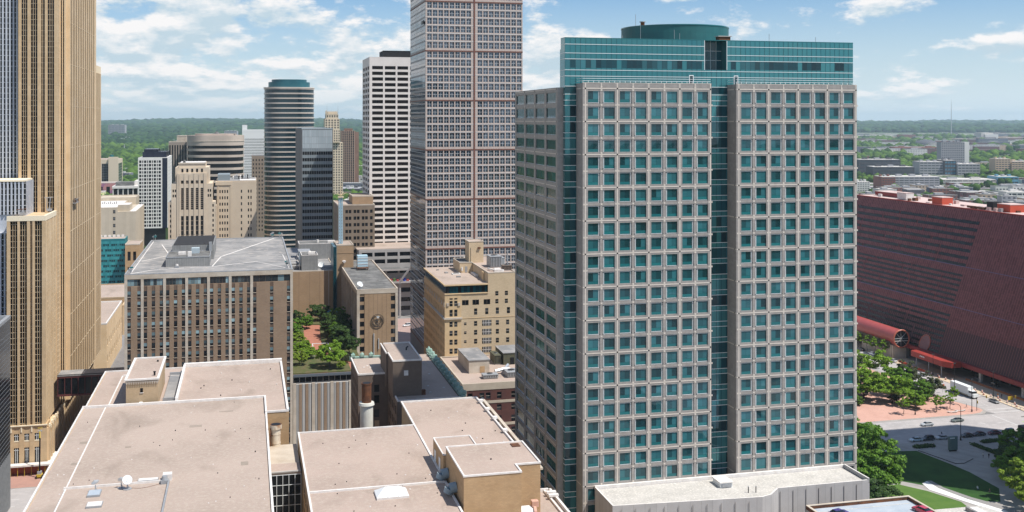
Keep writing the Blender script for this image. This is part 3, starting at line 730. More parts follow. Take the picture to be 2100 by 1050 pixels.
def east_hall():
    z = 44.0
    t = T('store_building', 'flat gravel-roofed tan building at bottom centre with a low pyramid skylight', 'building', 10.7, 120, 0)
    b = t.mb()
    b.prism([(10.8, 120), (36.3, 120), (36.3, 236.4), (10.8, 236.4)], 0, z, tanbrick2)
    b.box(36.3, 54.7, 199.9, 256.6, 0, z - .15, tanbrick2); b.box(36.31, 57.2, 120, 199.9, 0, 40, tanbrick2)
    t.part('wall', b)
    # windows along the left wall
    b = t.mb(); b.box(11.2, 36.1, 120.5, 236.0, z + .002, z + .1, gravel2); t.part('roof', b)
    b = t.mb(); b.box(36.5, 54.3, 200.3, 256.2, z - .148, z - .05, gravel2); t.part('roof', b)
    b = t.mb(); b.box(36.8, 56.8, 120.5, 199.4, 40.002, 40.1, gravel2); t.part('roof', b)
    b = t.mb()
    b.box(10.8, 11.15, 120, 236.4, z + .003, z + .4, coping); b.box(11.15, 36.0, 236.1, 236.4, z + .003, z + .35, coping); b.box(36.02, 36.4, 120, 256.6, z - .1, z + .32, coping)
    b.box(11.2, 36.0, 197.6, 198.0, z + .101, z + .45, coping)
    b.box(36.41, 54.3, 256.25, 256.6, z - .14, z + .3, coping); b.box(54.31, 54.7, 199.9, 256.6, z - .14, z + .35, coping)
    b.box(55.7, 56.05, 120, 199.5, 40.003, 40.5, coping); b.box(56.75, 57.2, 120, 199.5, 40.003, 40.7, coping); b.box(47.5, 56.7, 199.5, 199.9, 40.003, 40.7, coping)
    for v in (251, 243.5, 236, 226): b.box(54.0, 55.1, v, v + 1.2, z + .36, z + .8, coping)
    b.box(55.5, 56.2, 201.6, 256, z - .3, z + .1, limestone)
    for v in (196.5, 194.8): b.box(55.5, 57.4, v, v + .8, 40.71, 41.1, coping)
    t.part('parapet', b)
    b = t.mb()
    for i in range(24):
        u = random.uniform(12.5, 35); v = random.uniform(183, 234)
        if i % 3 == 0: b.box(u, u + .25, v, v + .25, z + .101, z + .2, coping)
        else: b.cyl(u, v, z + .101, z + .25, .1, black, 8)
    for i in range(9): b.cyl(random.uniform(38, 53), random.uniform(216, 254), z - .05, z + .12, .14, random.choice((coping, black)), 8)
    t.part('roof_drain', b, kind='stuff')
    # skylight
    b = t.mb(); u0, u1, v0, v1 = 22.6, 28.4, 191.3, 195.6; b.box(u0, u1, v0, v1, z + .101, z + .5, coping)
    k = [(u0, v0, z + .502), (u1, v0, z + .502), (u1, v1, z + .502), (u0, v1, z + .502)]; r0 = (u0 + 1.7, (v0+v1)/2, z + 1.7); r1 = (u1 - 1.7, (v0+v1)/2, z + 1.7)
    m = mat('skylight_white', (.74, .76, .76), .3)
    b.poly([k[0], k[1], r1, r0], m); b.poly([k[1], k[2], r1], m); b.poly([k[2], k[3], r0, r1], m); b.poly([k[3], k[0], r0], m)
    for i in range(1, 6):
        f = i/6; a = Vector(k[0]).lerp(Vector(k[1]), f); c = Vector(r0).lerp(Vector(r1), f); b.tube(a + Vector((0, 0, .02)), c + Vector((0, 0, .02)), .035, grey_metal, 5)
    t.part('skylight', b)
    # windows on the left flank
    def f(b_, face, a0, z0, o, w, h): fquad(b_, face, a0, a0 + w, z0, z0 + h, o, win_dark)
    for j in range(10):
        for i in range(16): t.window(('L', 10.8), 160 + i*4.7, z - 4.2 - j*3.9, .02, 1.8, 2.0, f)
    t.finish(60)
    # penthouse block with its smaller neighbour
    p = T('penthouse_block', 'windowless tan brick penthouse block with notched corner on the centre foreground roof', 'rooftop structure', 36.9, 184, 40)
    b = p.mb(); top = 49.5
    b.prism([(36.9, 183.9), (47.3, 183.9), (47.3, 188.0), (51.9, 188.0), (51.9, 201.2), (36.9, 201.2)], 40.1, top, tanbrick); p.part('wall', b)
    b = p.mb(); b.prism([(37.1, 184.1), (47.1, 184.1), (47.1, 188.2), (51.7, 188.2), (51.7, 201.0), (37.1, 201.0)], top + .002, top + .1, gravel2); p.part('roof', b)
    b = p.mb()
    b.box(36.8, 37.1, 183.8, 201.3, top + .003, top + .3, coping); b.box(37.1, 47.4, 183.8, 184.1, top + .003, top + .3, coping); b.box(47.1, 47.4, 184.1, 188.2, top + .003, top + .3, coping)
    b.box(47.4, 52.0, 187.9, 188.2, top + .003, top + .3, coping); b.box(51.7, 52.0, 188.2, 201.3, top + .003, top + .3, coping); b.box(37.1, 51.7, 201.0, 201.3, top + .003, top + .3, coping)
    b.box(37, 47.3, 183.75, 183.89, 40.1, 41.2, coping)
    p.part('parapet', b)
    b = p.mb(); b.box(49.2, 50.8, 198.2, 200.2, top + .101, top + .25, rust); b.cyl(43.6, 192, top + .1, top + .3, .15, black, 8); p.part('roof_hatch', b)
    q = T('penthouse_block', 'smaller tan brick penthouse with louvres tucked behind the larger windowless one', 'rooftop structure', 35.9, 201.4, 43.8)
    b = q.mb(); b.box(36.42, 43.9, 201.31, 212.7, 43.9, 47.9, tanbrick); q.part('wall', b)
    b = q.mb(); b.box(36.6, 43.7, 201.4, 212.5, 47.902, 48.0, gravel2); q.part('roof', b)
    b = q.mb(); ring(b, 36.36, 43.96, 201.32, 212.76, 48.001, 48.2, .25, coping); q.part('parapet', b)
    for v in (209.5, 204.5): b = q.mb(); b.box(36.36, 36.415, v, v + 1.6, 44.2, 46.4, whitemetal); q.part('louvre', b)
    # exhaust fans
    for i, v in enumerate((198.6, 190.6)):
        s = T('wall_fan', ('farther' if i == 0 else 'nearer') + ' blue-grey round exhaust hood on the left wall of the tan penthouse', 'exhaust hood', 36.8, v, 44.6, 'hoods on the penthouse wall')
        m = mat('blue_grey_paint', (.23, .30, .34), .5)
        b = s.mb(); b.tube((36.88, v, 45.6), (35.6, v, 45.4), .95, m, 16); s.part('hood', b)
        b = s.mb(); b.tube((35.6, v, 45.4), (35.2, v, 44.6), .96, m, 16, .8); s.part('elbow', b)
    s = T('duct_fan', 'white horizontal duct with salmon-painted fan beside the tan penthouse', 'rooftop unit', 48, 185.5, 40.1)
    m = mat('salmon_paint', (.50, .27, .19), .7, (.60, .38, .29), 1.5)
    b = s.mb(); b.tube((47.4, 186.0, 41.6), (49.4, 186.0, 41.6), 1.15, whitemetal, 20); b.tube((49.4, 186, 41.6), (49.9, 186, 41.6), 1.15, whitemetal, 20, .9); s.part('duct', b)
    b = s.mb(); b.tube((49.9, 186, 41.6), (50.4, 186, 41.6), 1.3, m, 20); b.box(49.7, 50.9, 185.4, 186.6, 42.6, 43.6, m); s.part('fan_casing', b)
    b = s.mb(); b.box(49.0, 51.6, 184.6, 187.2, 40.1, 40.5, m); s.part('base', b)
east_hall()

def old_store():
    t = T('old_store_building', 'old dark brick store with green copper cornice and gravel roof behind the foreground roofs', 'building', 29, 273, 0)
    b = t.mb(); d = .3
    # left part, front and left faces with openings
    b.box(29.3 + d, 37.5, 290.6 + d, 311, 0, 43, darkbrick)
    cols = [(31.0, 32.4), (33.6, 35.0), (36.0, 37.3)]
    rows = rows_even(4, 42, 10, .55)
    rows = rows[:-1] + [(38.2, 40.2)]
    facade(t, b, ('F', 290.6), 29.3, 37.5, 0, 43, cols[:2], rows, d, darkbrick, darkbrick, tpl_plain(win_dark, 'ow'), sill=None)
    facade(t, b, ('L', 29.3), 290.6 + d, 311, 0, 43, cols_even(290.9, 311, 7, .5), rows, d, darkbrick, darkbrick, tpl_plain(win_dark, 'ow'))
    # right part
    b.box(37.5, 54, 273.2, 327, 0, 39.8, darkbrick)
    b.box(37.35, 37.499, 273.2, 290.5, 0, 39.8, darkbrick)
    t.part('wall', b)
    for j in range(9):
        for i in range(5): t.window(('L', 37.35), 274.5 + i*3.2, 36.2 - j*3.8, .02, 1.5, 2.1, tpl_plain(win_dark, 'ow2'))
    b = t.mb(); b.box(29.8, 37.3, 291.2, 310.6, 43.002, 43.1, gravel); t.part('roof', b)
    b = t.mb(); b.box(37.6, 53.6, 273.6, 326.6, 39.802, 39.9, gravel2); t.part('roof', b)
    b = t.mb(); b.box(29.2, 29.55, 290.5, 311, 43.003, 43.45, coping); b.box(29.56, 37, 290.5, 290.85, 43.003, 43.45, coping)
    b.box(37.5, 37.85, 273.1, 290, 39.803, 40.2, coping); b.box(37.86, 53.9, 273.1, 273.4, 39.803, 40.2, coping)
    b.box(37.2, 45, 290.6, 290.9, 39.91, 40.2, coping); t.part('parapet', b)
    copper = mat('green_copper', (.20, .33, .27), .7, (.34, .44, .38), 1.2)
    b = t.mb(); b.box(54.0, 55.0, 273, 328, 39.2, 40.1, copper); b.box(54.3, 55.4, 273, 328, 40.102, 40.4, copper)
    v = 274
    while v < 327:
        b.box(53.9, 55.7, v, v + 1.5, 40.41, 41.2, copper); b.cyl(54.7, v + .75, 41.202, 42.0, .6, copper, 8, .15); v += 4.4
    b.box(29.0, 45.0, 311.2, 312.2, 42.4, 43.5, copper)
    u = 29.4
    while u < 37: b.box(u, u + 1.1, 311.0, 312.3, 43.502, 44.2, copper); b.cyl(u + .55, 311.6, 44.202, 44.7, .5, copper, 8, .1); u += 2.6
    t.part('cornice', b)
    b = t.mb()
    for (u, v, z) in ((31.5, 299, 43.1), (32.6, 300.5, 43.1), (33.2, 298.4, 43.1), (47, 280, 39.9), (50, 300, 39.9), (51.3, 284, 39.9), (47.5, 287, 39.9)): b.box(u, u + .5, v, v + .4, z, z + .15, coping)
    b.box(44.5, 45.6, 278, 279, 39.9, 41.2, rust); t.part('roof_drain', b)
    b = t.mb()
    for u in (33.7, 31.1):
        for z in (28.4, 24.4): b.box(u, u + 1.3, 290.52, 290.59, z, z + 2.2, tanbrick2)
    t.part('bricked_window', b)
    t.finish(60)
    p = T('elevator_house', 'dark brick elevator tower with white rim on the old store roof', 'rooftop structure', 37, 278, 39.9)
    b = p.mb(); top = 49
    b.prism([(37.0, 278.0), (44.6, 278.0), (44.6, 300.4), (37.0, 300.4)], 39.9, top, darkbrick); b.box(37.0, 44.6, 277.9, 277.99, 43.0, 45.8, tanbrick2) if False else None
    b.box(36.5, 36.99, 288.0, 300.4, 39.9, top - .02, darkbrick)
    p.part('wall', b)
    b = p.mb(); b.prism([(37.3, 278.3), (44.3, 278.3), (44.3, 300.1), (37.3, 300.1)], top + .002, top + .1, gravel); p.part('roof', b)
    b = p.mb(); b.box(36.9, 44.7, 277.9, 278.2, top + .003, top + .4, coping); b.box(44.4, 44.7, 278.2, 300.5, top + .003, top + .4, coping); b.box(37.2, 44.4, 300.2, 300.5, top + .003, top + .4, coping)
    b.box(36.9, 37.2, 278.2, 288.1, top + .003, top + .4, coping); b.box(36.4, 36.7, 287.9, 300.5, top + .003, top + .4, coping); b.box(36.7, 36.9, 287.9, 288.2, top + .003, top + .4, coping); p.part('parapet', b)
    b = p.mb(); b.box(39.9, 41.0, 277.85, 277.99, 45.3, 46.6, coping); p.part('wall_patch', b)
    b = p.mb(); b.cyl(42.4, 291, top + .1, top + .8, .2, black, 8); b.tube((42.4, 291, top + .8), (42.9, 291, top + 1.1), .2, black, 8); p.part('vent_pipe', b)
    c = T('smoke_stack', 'short thick white chimney with a rusty upper section between the centre roofs', 'chimney', 27.9, 257, 30)
    b = c.mb(); b.cyl(27.9, 257, 20, 43.9, 1.55, mat('stack_white', (.66, .65, .58), .8, (.58, .56, .49), .6), 28); c.part('shaft', b)
    b = c.mb(); b.cyl(27.9, 257, 43.902, 44.5, 1.9, MATS['stack_white'], 28, 1.75); c.part('collar', b)
    b = c.mb(); b.cyl(27.9, 257, 44.502, 48.8, 1.15, rust, 28); b.cyl(27.9, 257, 48.802, 49.1, 1.25, rust, 28); b.cyl(27.9, 257, 49.102, 49.14, 1.05, black, 28); c.part('flue', b)
old_store()

# ------------------------------------------------------------------ brown slab office block with pale piers
def brown_block():
    u0, u1, v0, v1, z1 = -37.2, 14.8, 357, 456, 63
    t = T('office_block', 'brown brick office block with tall pale stone piers and a stained grey flat roof', 'building', u0, v0, 0)
    b = t.mb(); d = .35
    b.box(u0 + d, u1 - d, v0 + d, v1, 0, z1 - .3, brownbrick)
    pw = .85; starts = [u0]; x = u0 + 4.9
    while x < u1 - 1: starts.append(x); x += 6.72
    starts[-1] = u1 - pw
    starts = starts if len(starts) == 9 else starts
    f = ('F', v0)
    for s in starts: fbox(b, f, s, s + pw, 0, 61.6, -d, 0, limestone)
    fbox(b, f, u0, u1, 61.602, z1, -d, .02, limestone)
    rows = [61.0 - 3.35 - 3.3*k for k in range(17)]
    tp = tpl_plain(win_blue, 'bw', 1, 2, None)
    def tp2(b_, face, a0, z0, o, w, h):
        fquad(b_, face, a0, a0 + w, z0, z0 + h*.42, o, win_dark); fquad(b_, face, a0, a0 + w, z0 + h*.44, z0 + h, o, win_blue)
        fbox(b_, face, a0 - .03, a0 + w + .03, z0 - .12, z0 - .02, o + .005, o + .22, limestone)
    for i in range(len(starts) - 1):
        a0, a1 = starts[i] + pw, starts[i + 1]
        n = 2 if i == 0 else 3
        wc = 1.05; gap = (a1 - a0 - n*wc)/(n - 1) if n > 1 else 0
        for k in range(n):
            c0 = a0 + k*(wc + gap)
            if k < n - 1: fbox(b, f, c0 + wc, c0 + wc + gap, 0, 59.3, -d, -.08, brownbrick)
            fbox(b, f, c0, c0 + wc, 0, 59.25, -d, -.22, spandbrown)
            for z in rows:
                if z > 2: t.window(f, c0, z - 1.65, -.2, wc, 1.75, tp2)
        # glazed top floor strip
        for k in range(4 if n == 2 else 6):
            m = 4 if n == 2 else 6
            t.window(f, a0 + (a1 - a0)*k/m + .03, 59.45, -d + .03, (a1 - a0)/m - .06, 1.95, tpl_plain(win_blue, 'top'))
    t.part('wall', b)
    b = t.mb(); b.box(u0 + .5, u1 - .5, v0 + .5, v1 - .5, z1 - .298, z1 + .02, greyroof); t.part('roof', b)
    b = t.mb(); ring(b, u0, u1, v0 - .02, v1, z1 + .002, z1 + .28, .45, grey_metal); t.part('parapet', b)
    # pale seams of the roofing
    b = t.mb(); z = z1 + .03
    def seam(p, q, w=.35):
        p = Vector(p); q = Vector(q); dd = (q - p).normalized(); n = Vector((-dd.y, dd.x))*w/2
        b.prism([tuple(p - n), tuple(q - n), tuple(q + n), tuple(p + n)], z, z + .06, coping)
    seam((u0 + 1.5, v0 + 2), (-30, 366)); seam((-30, 366.2), (-20, 369)); seam((-18, 369.4), (-11, 370)); seam((-11, 370.2), (3, 380)); seam((3, 380.2), (12.5, 362)); seam((-32, 440), (-26.8, 405)); seam((-26.8, 404.8), (-35, 390))
    seam((-11, 371), (-8.8, 396)); seam((-8.8, 396.3), (11, 452), .5); seam((-8, 397), (13, 397.5), .2); seam((12.8, 397), (13.6, 362), .25); seam((-35.6, 360), (-36, 452), .25)
    t.part('roof_seam', b, kind='stuff')
    p = T('mechanical_penthouse', 'ribbed grey metal penthouse with black roof on the brown block', 'rooftop structure', -25.9, 373, z1)
    rib = mat('ribbed_grey_metal', (.30, .30, .29), .6, (.25, .25, .245), .6, brick=(.55, 40, (.7, .7, .7), .06, 0), metal=.1)
    b = p.mb(); b.box(-25.9, -11.9, 373, 390, z1 + .03, 66.0, rib); b.box(-25.0, -11.0, 390.01, 420, z1 + .03, 68.2, rib); p.part('wall', b)
    b = p.mb(); b.box(-25.7, -12.1, 373.2, 389.9, 66.002, 66.1, darkroof); b.box(-24.6, -11.4, 390.2, 419.6, 68.202, 68.35, mat('black_roof', (.03, .03, .032), .9)); ring(b, -26, -11.8, 372.9, 390, 66.003, 66.3, .2, grey_metal); p.part('roof', b)
    b = p.mb(); b.box(-19, -17.8, 375, 376.5, 66.1, 67.6, coping); b.box(-22.3, -20, 380, 382, 66.11, 67.0, coping); b.box(-18.2, -15.6, 383, 386, 66.11, 67.9, mat('pale_blue_unit', (.40, .47, .50), .6)); b.box(-12.6, -11.6, 389, 390, 66.1, 69.2, grey_metal); p.part('roof_unit', b)
    q = T('rooftop_fan', 'small dark rooftop fan in front of the ribbed penthouse on the brown block', 'rooftop unit', -22.4, 370.6, z1)
    b = q.mb(); b.box(-22.8, -21.6, 370, 371.2, z1 + .03, z1 + .7, grey_metal); b.cyl(-22.2, 370.6, z1 + .701, z1 + 1.2, .45, coping, 10); q.part('casing', b)
    for i, (u, v, nm) in enumerate(((-35.5, 452, 'far left'), (12.2, 453, 'far right'), (13.2, 360, 'near right'), (-35.4, 360, 'near left'))):
        q = T('rooftop_antenna', 'small cluster of antennas at the %s corner of the brown block roof' % nm, 'antenna', u, v, z1)
        b = q.mb()
        for k in range(6 if i == 1 else 3):
            a = random.uniform(-1, 1)*(2.2 if i == 1 else .5); c = random.uniform(-1, 1)*(1.5 if i == 1 else .4); h = random.uniform(1.2, 3.2)
            b.cyl(u + a, v + c, z1 + .02, z1 + h, .08, grey_metal, 6); b.box(u + a - .5, u + a + .5, v + c - .12, v + c + .12, z1 + h*.7, z1 + h*.7 + .5, grey_metal if k % 2 else teal_band)
        q.part('mast', b)
    t.finish(100)
brown_block()

def emblem_building():
    u0, u1, v0, v1, z1 = 39.4, 54.4, 395, 478, 49.4
    t = T('office_block', 'narrow brown brick block bearing a round wreath emblem with a silver star', 'building', u0, v0, 0)
    b = t.mb(); d = .35
    b.box(u0 + d, u1, v0 + d, v1, 0, z1 - .4, brownbrick)
    f = ('F', v0)
    fbox(b, f, u0, u0 + 1.0, 0, z1 - 1.4, -d, 0, limestone); fbox(b, f, u1 - .9, u1, 0, z1 - 1.4, -d, 0, limestone); fbox(b, f, u0, u1, z1 - 1.398, z1, -d, .02, limestone)
    panel = mat('tan_brown_brick', (.40, .275, .17), .9, (.35, .24, .145), .2, brick=(.6, .22, (.88, .88, .88), .02))
    fbox(b, f, u0 + 2.75, u1 - 2.6, 0, z1 - 1.45, -d, -.06, panel)
    for k in range(1, 6): x = u0 + 2.75 + 9.65*k/6; fbox(b, f, x - .04, x + .04, 0, z1 - 1.5, -.059, -.04, spandbrown)
    rows = [z1 - 2.8 - 3.05*k for k in range(15)]
    for (c0, c1) in ((u0 + 1.0, u0 + 2.75), (u1 - 2.6, u1 - .9)):
        ze = 0
        fbox(b, f, c0, c1, 0, z1 - 1.45, -d, -.25, panel)
        for z in rows: t.window(f, c0 + .05, z - 1.4, -.22, c1 - c0 - .1, 1.75, tpl_plain(win_dark, 'ew', 2))
    L = ('L', u0)
    n = 12; p = (v1 - v0 - d)/n
    for i in range(n):
        a = v0 + d + p*i
        fbox(b, L, a, a + .7, 0, z1 - 1.4, -d, .25, limestone)
        fbox(b, L, a + .7, a + p, 0, z1 - 1.4, -d, -.2, spandbrown)
        for z in rows[::1]:
            t.window(L, a + 2.2, z - 1.4, -.17, 2.8, 1.8, tpl_plain(win_dark, 'el', 2))
    fbox(b, L, v0 + d, v1, z1 - 1.398, z1, -d, .25, limestone)
    t.part('wall', b)
    b = t.mb(); b.box(u0 + .4, u1 - .4, v0 + .4, v1 - .4, z1 - .398, z1 - .1, darkroof); t.part('roof', b)
    b = t.mb(); ring(b, u0 - .2, u1 + .05, v0 - .03, v1, z1 + .002, z1 + .3, .4, limestone); t.part('parapet', b)
    # emblem: interlaced rings, crescent and a star
    iron = mat('dark_iron', (.045, .04, .035), .6)
    b = t.mb()
    cu, cz, vv = 46.9, 38.0, v0 - .25
    def arc(cx_, cz_, r, a0, a1, th, m=iron, n=22, ry=1.0):
        pr = None
        for k in range(n + 1):
            a = R(a0 + (a1 - a0)*k/n); q_ = (cx_ + r*math.cos(a), vv, cz_ + r*ry*math.sin(a))
            if pr: b.tube(pr, q_, th*.6, m, 5)
            pr = q_
    arc(cu, cz, 2.35, 0, 360, .15, n=40); arc(cu, cz, 2.05, 120, 420, .1); arc(cu, cz + .25, 1.5, 130, 410, .11); arc(cu, cz + .1, 1.2, 150, 390, .07)
    arc(cu - .5, cz - .2, 1.3, 150, 330, .07); arc(cu + .5, cz - .2, 1.3, 210, 390, .07); arc(cu, cz - 1.0, .45, 20, 160, .08); arc(cu, cz - 1.35, .7, 0, 180, .07)
    for a in range(0, 360, 20): b.tube((cu + 2.05*math.cos(R(a)), vv, cz + 2.05*math.sin(R(a))), (cu + 2.35*math.cos(R(a + 9)), vv, cz + 2.35*math.sin(R(a + 9))),   .04, iron, 5)
    b.tube((cu - .35, vv, cz + .1), (cu + .35, vv, cz + .1), .2, iron, 6); b.tube((cu - .2, vv, cz - .3), (cu + .25, vv, cz + .6), .12, iron, 6)
    t.part('emblem_ring', b)
    b = t.mb(); silver = mat('silver_paint', (.72, .75, .76), .35, metal=.3)
    pts = []
    for k in range(10):
        a = R(90 + 36*k); r = .72 if k % 2 == 0 else .3; pts.append((cu + .1 + r*math.cos(a), cz + 1.35 + r*math.sin(a)))
    b.poly([(p_[0], vv - .3, p_[1]) for p_ in pts], silver)
    for k in range(10):
        p_, q_ = pts[k], pts[(k + 1) % 10]; b.poly([(q_[0], vv - .3, q_[1]), (p_[0], vv - .3, p_[1]), (p_[0], vv - .1, p_[1]), (q_[0], vv - .1, q_[1])], silver)
    t.part('emblem_star', b)
    for (u, za, zb) in ((45.55, 25.5, 33.4), (47.3, 27.6, 31.5)):
        b = t.mb(); b.box(u - .1, u + .12, v0 - .35, v0 - .05, za, zb, silver); b.box(u - .3, u - .12, v0 - .2, v0 - .05, za + .2, zb - .2, iron); t.part('wall_fin', b)
    t.finish(100)
    dish(0, 'satellite_dish', 'larger white satellite dish on the dark roof above the emblem wall', 40.9, 400, z1 - .1, .95, 'dishes on the emblem building', aim=(.0, -.7, .7))
    dish(0, 'satellite_dish', 'smaller white satellite dish nearest the front edge above the emblem wall', 41.1, 397.6, z1 - .1, .75, 'dishes on the emblem building', aim=(.1, -.7, .6))
    # stair tower and its glass strip
    p = T('stair_tower', 'tan brown brick tower rising at the back corner of the emblem building', 'building', 35.6, 458, 0)
    b = p.mb(); b.box(37.1, 44.2, 458, 474, 0, 58.6, panel); b.box(37.0, 44.3, 457.9, 474.1, 55.3, 55.55, panel); p.part('wall', b)
    b = p.mb(); b.box(37.4, 43.9, 458.3, 473.7, 58.602, 58.7, gravel); ring(b, 37.05, 44.25, 457.95, 474.05, 58.61, 59.0, .3, limestone); p.part('roof', b)
    bg = mat('blue_green_strip', (.06, .13, .16), .3, (.08, .17, .21), .4)
    b = p.mb(); b.box(35.7, 37.05, 457.0, 472, 0, 58.3, bg); b.box(35.72, 36.9, 456.9, 456.99, 20, 58.2, teal_dark); p.part('glass_strip', b)
    b = p.mb(); b.tube((40.2, 457.9, 51.9), (40.2, 456.6, 51.9), .55, coping, 12); b.box(39.4, 40.9, 456.5, 457.5, 51.95, 52.3, coping); p.part('wall_vent', b)
    # lattice mast
    m = T('lattice_mast', 'pale blue lattice mast with a tan top standing on the brown stair tower', 'mast', 39.3, 464, 58.6)
    lb = mat('pale_blue_paint', (.40, .56, .64), .5); ty = mat('tan_paint', (.60, .50, .34), .7)
    b = m.mb(); w = .75
    for sx in (-w, w):
        for sy in (-w, w): b.tube((39.3 + sx, 464 + sy, 58.7), (39.3 + sx, 464 + sy, 78.5), .13, lb, 6)
    z = 59
    while z < 77.5:
        for sy in (-w, w):
            b.tube((39.3 - w, 464 + sy, z), (39.3 + w, 464 + sy, z + 1.3), .07, lb, 5); b.tube((39.3 + w, 464 + sy, z), (39.3 - w, 464 + sy, z + 1.3), .07, lb, 5)
            b.tube((39.3 - w, 464 + sy, z), (39.3 + w, 464 + sy, z), .07, lb, 5)
        for sx in (-w, w): b.tube((39.3 + sx, 464 - w, z), (39.3 + sx, 464 + w, z + 1.3), .07, lb, 5)
        z += 1.3
    b.box(39.3 - .35, 39.3 + .35, 463.6, 464.4, 58.7, 78.4, lb)
    m.part('lattice', b)
    b = m.mb(); b.box(38.1, 40.5, 462.8, 465.2, 78.5, 79.1, ty); b.tube((39.3, 464, 79), (39.3, 464, 84), .22, ty, 6)
    for a in range(0, 360, 60): b.tube((39.3, 464, 79.4), (39.3 + 2.6*math.cos(R(a)), 464 + 2.6*math.sin(R(a)), 80.6), .12, ty, 5)
    m.part('top_platform', b)
    a = T('cooling_unit', 'stacked pale blue cooling unit on rusty legs on the emblem building roof', 'rooftop unit', 45, 452, z1)
    b = a.mb(); b.box(45.2, 49.4, 450.6, 454.5, z1 + 1.0, z1 + 5.6, lb)
    for z in (z1 + 2, z1 + 3.3, z1 + 4.5): b.box(45.1, 49.5, 450.5, 454.6, z, z + .2, coping)
    a.part('casing', b)
    b = a.mb()
    for (x, y) in ((45.0, 448), (49, 448), (45, 453), (49, 453)): b.box(x, x + .25, y, y + .25, z1 - .1, z1 + .98, rust)
    b.box(44.8, 49.6, 447.8, 450.4, z1 + .6, z1 + .8, rust); a.part('legs', b)
emblem_building()

def tan_wall_building():
    u0, u1, v0, v1, z1 = 15.5, 36.9, 460, 545, 47.8
    t = T('office_block', 'lower building with blank tan wall facing the roof garden', 'building', u0, v0, 0)
    panel = MATS['tan_brown_brick']
    b = t.mb(); b.box(u0, 36.99, v0, v1, 0, z1, panel); b.box(33.8, 34.1, v0 - .1, v0 - .001, 0, z1, limestone)
    for u in (21.5, 26.0, 30.2): b.box(u, u + .07, v0 - .03, v0 - .001, 20, z1, spandbrown)
    t.part('wall', b)
    b = t.mb(); b.box(u0 + .4, u1 - .4, v0 + .4, v1 - .4, z1 + .002, z1 + .1, greyroof); t.part('roof', b)
    b = t.mb(); ring(b, u0, u1, v0, v1, z1 + .003, z1 + .35, .35, limestone); t.part('parapet', b)
    rib = MATS['ribbed_grey_metal']
    for nm, a in (('tall ribbed grey box with black top nearest the tan wall edge', (22.8, 29.6, 463, 475, 54.2)), ('long ribbed grey screen across the back of the tan-walled roof', (23.5, 40.5, 500, 512, 54.8))):
        p = T('mechanical_penthouse', nm, 'rooftop structure', a[0], a[2], z1)
        b = p.mb(); b.box(a[0], a[1], a[2], a[3], z1 + .1, a[4], rib); p.part('wall', b)
        b = p.mb(); b.box(a[0] + .2, a[1] - .2, a[2] + .2, a[3] - .2, a[4] + .002, a[4] + .1, darkroof); ring(b, a[0] - .05, a[1] + .05, a[2] - .05, a[3] + .05, a[4] + .003, a[4] + .3, .25, coping); p.part('roof', b)
        b = p.mb(); b.cyl((a[0]+a[1])/2, a[2] + 3, a[4] + .3, a[4] + 1.6, .6, coping, 12); b.box(a[1] - 4, a[1] - 1, a[2] + 1, a[2] + 3, a[4] + .31, a[4] + 1.3, coping); p.part('roof_unit', b)
    p = T('steel_rack', 'open grey steel rack left of the ribbed box above the tan wall', 'rooftop structure', 17, 470, z1)
    b = p.mb()
    for u in (17, 21.9):
        for v in (466, 490): b.box(u, u + .35, v, v + .35, z1 + .1, 52, coping)
    for z in (49.5, 51.7): b.box(17.36, 21.9, 466, 466.3, z, z + .3, coping); b.box(17, 17.3, 466.4, 490, z, z + .3, coping); b.box(21.95, 22.2, 466.4, 490, z, z + .3, coping)
    b.box(17.5, 21.5, 468, 488, z1 + .1, 50.3, greyroof); p.part('frame', b)
    dish(0, 'satellite_dish', 'white satellite dish standing right of the ribbed box above the tan wall', 31.3, 466, z1 + .1, 1.3, aim=(-.2, -.8, .5))
    q = T('mechanical_penthouse', 'darker grey boxy unit behind the tan wall, left of the long screen', 'rooftop structure', 23, 486, z1)
    b = q.mb(); b.box(22.6, 27.6, 482, 492, z1 + .1, 53.5, mat('dull_blue_grey', (.27, .31, .34), .6)); q.part('casing', b)
    b = q.mb(); b.box(22.5, 27.7, 481.9, 492.1, 53.502, 53.7, grey_metal); q.part('lid', b)
tan_wall_building()

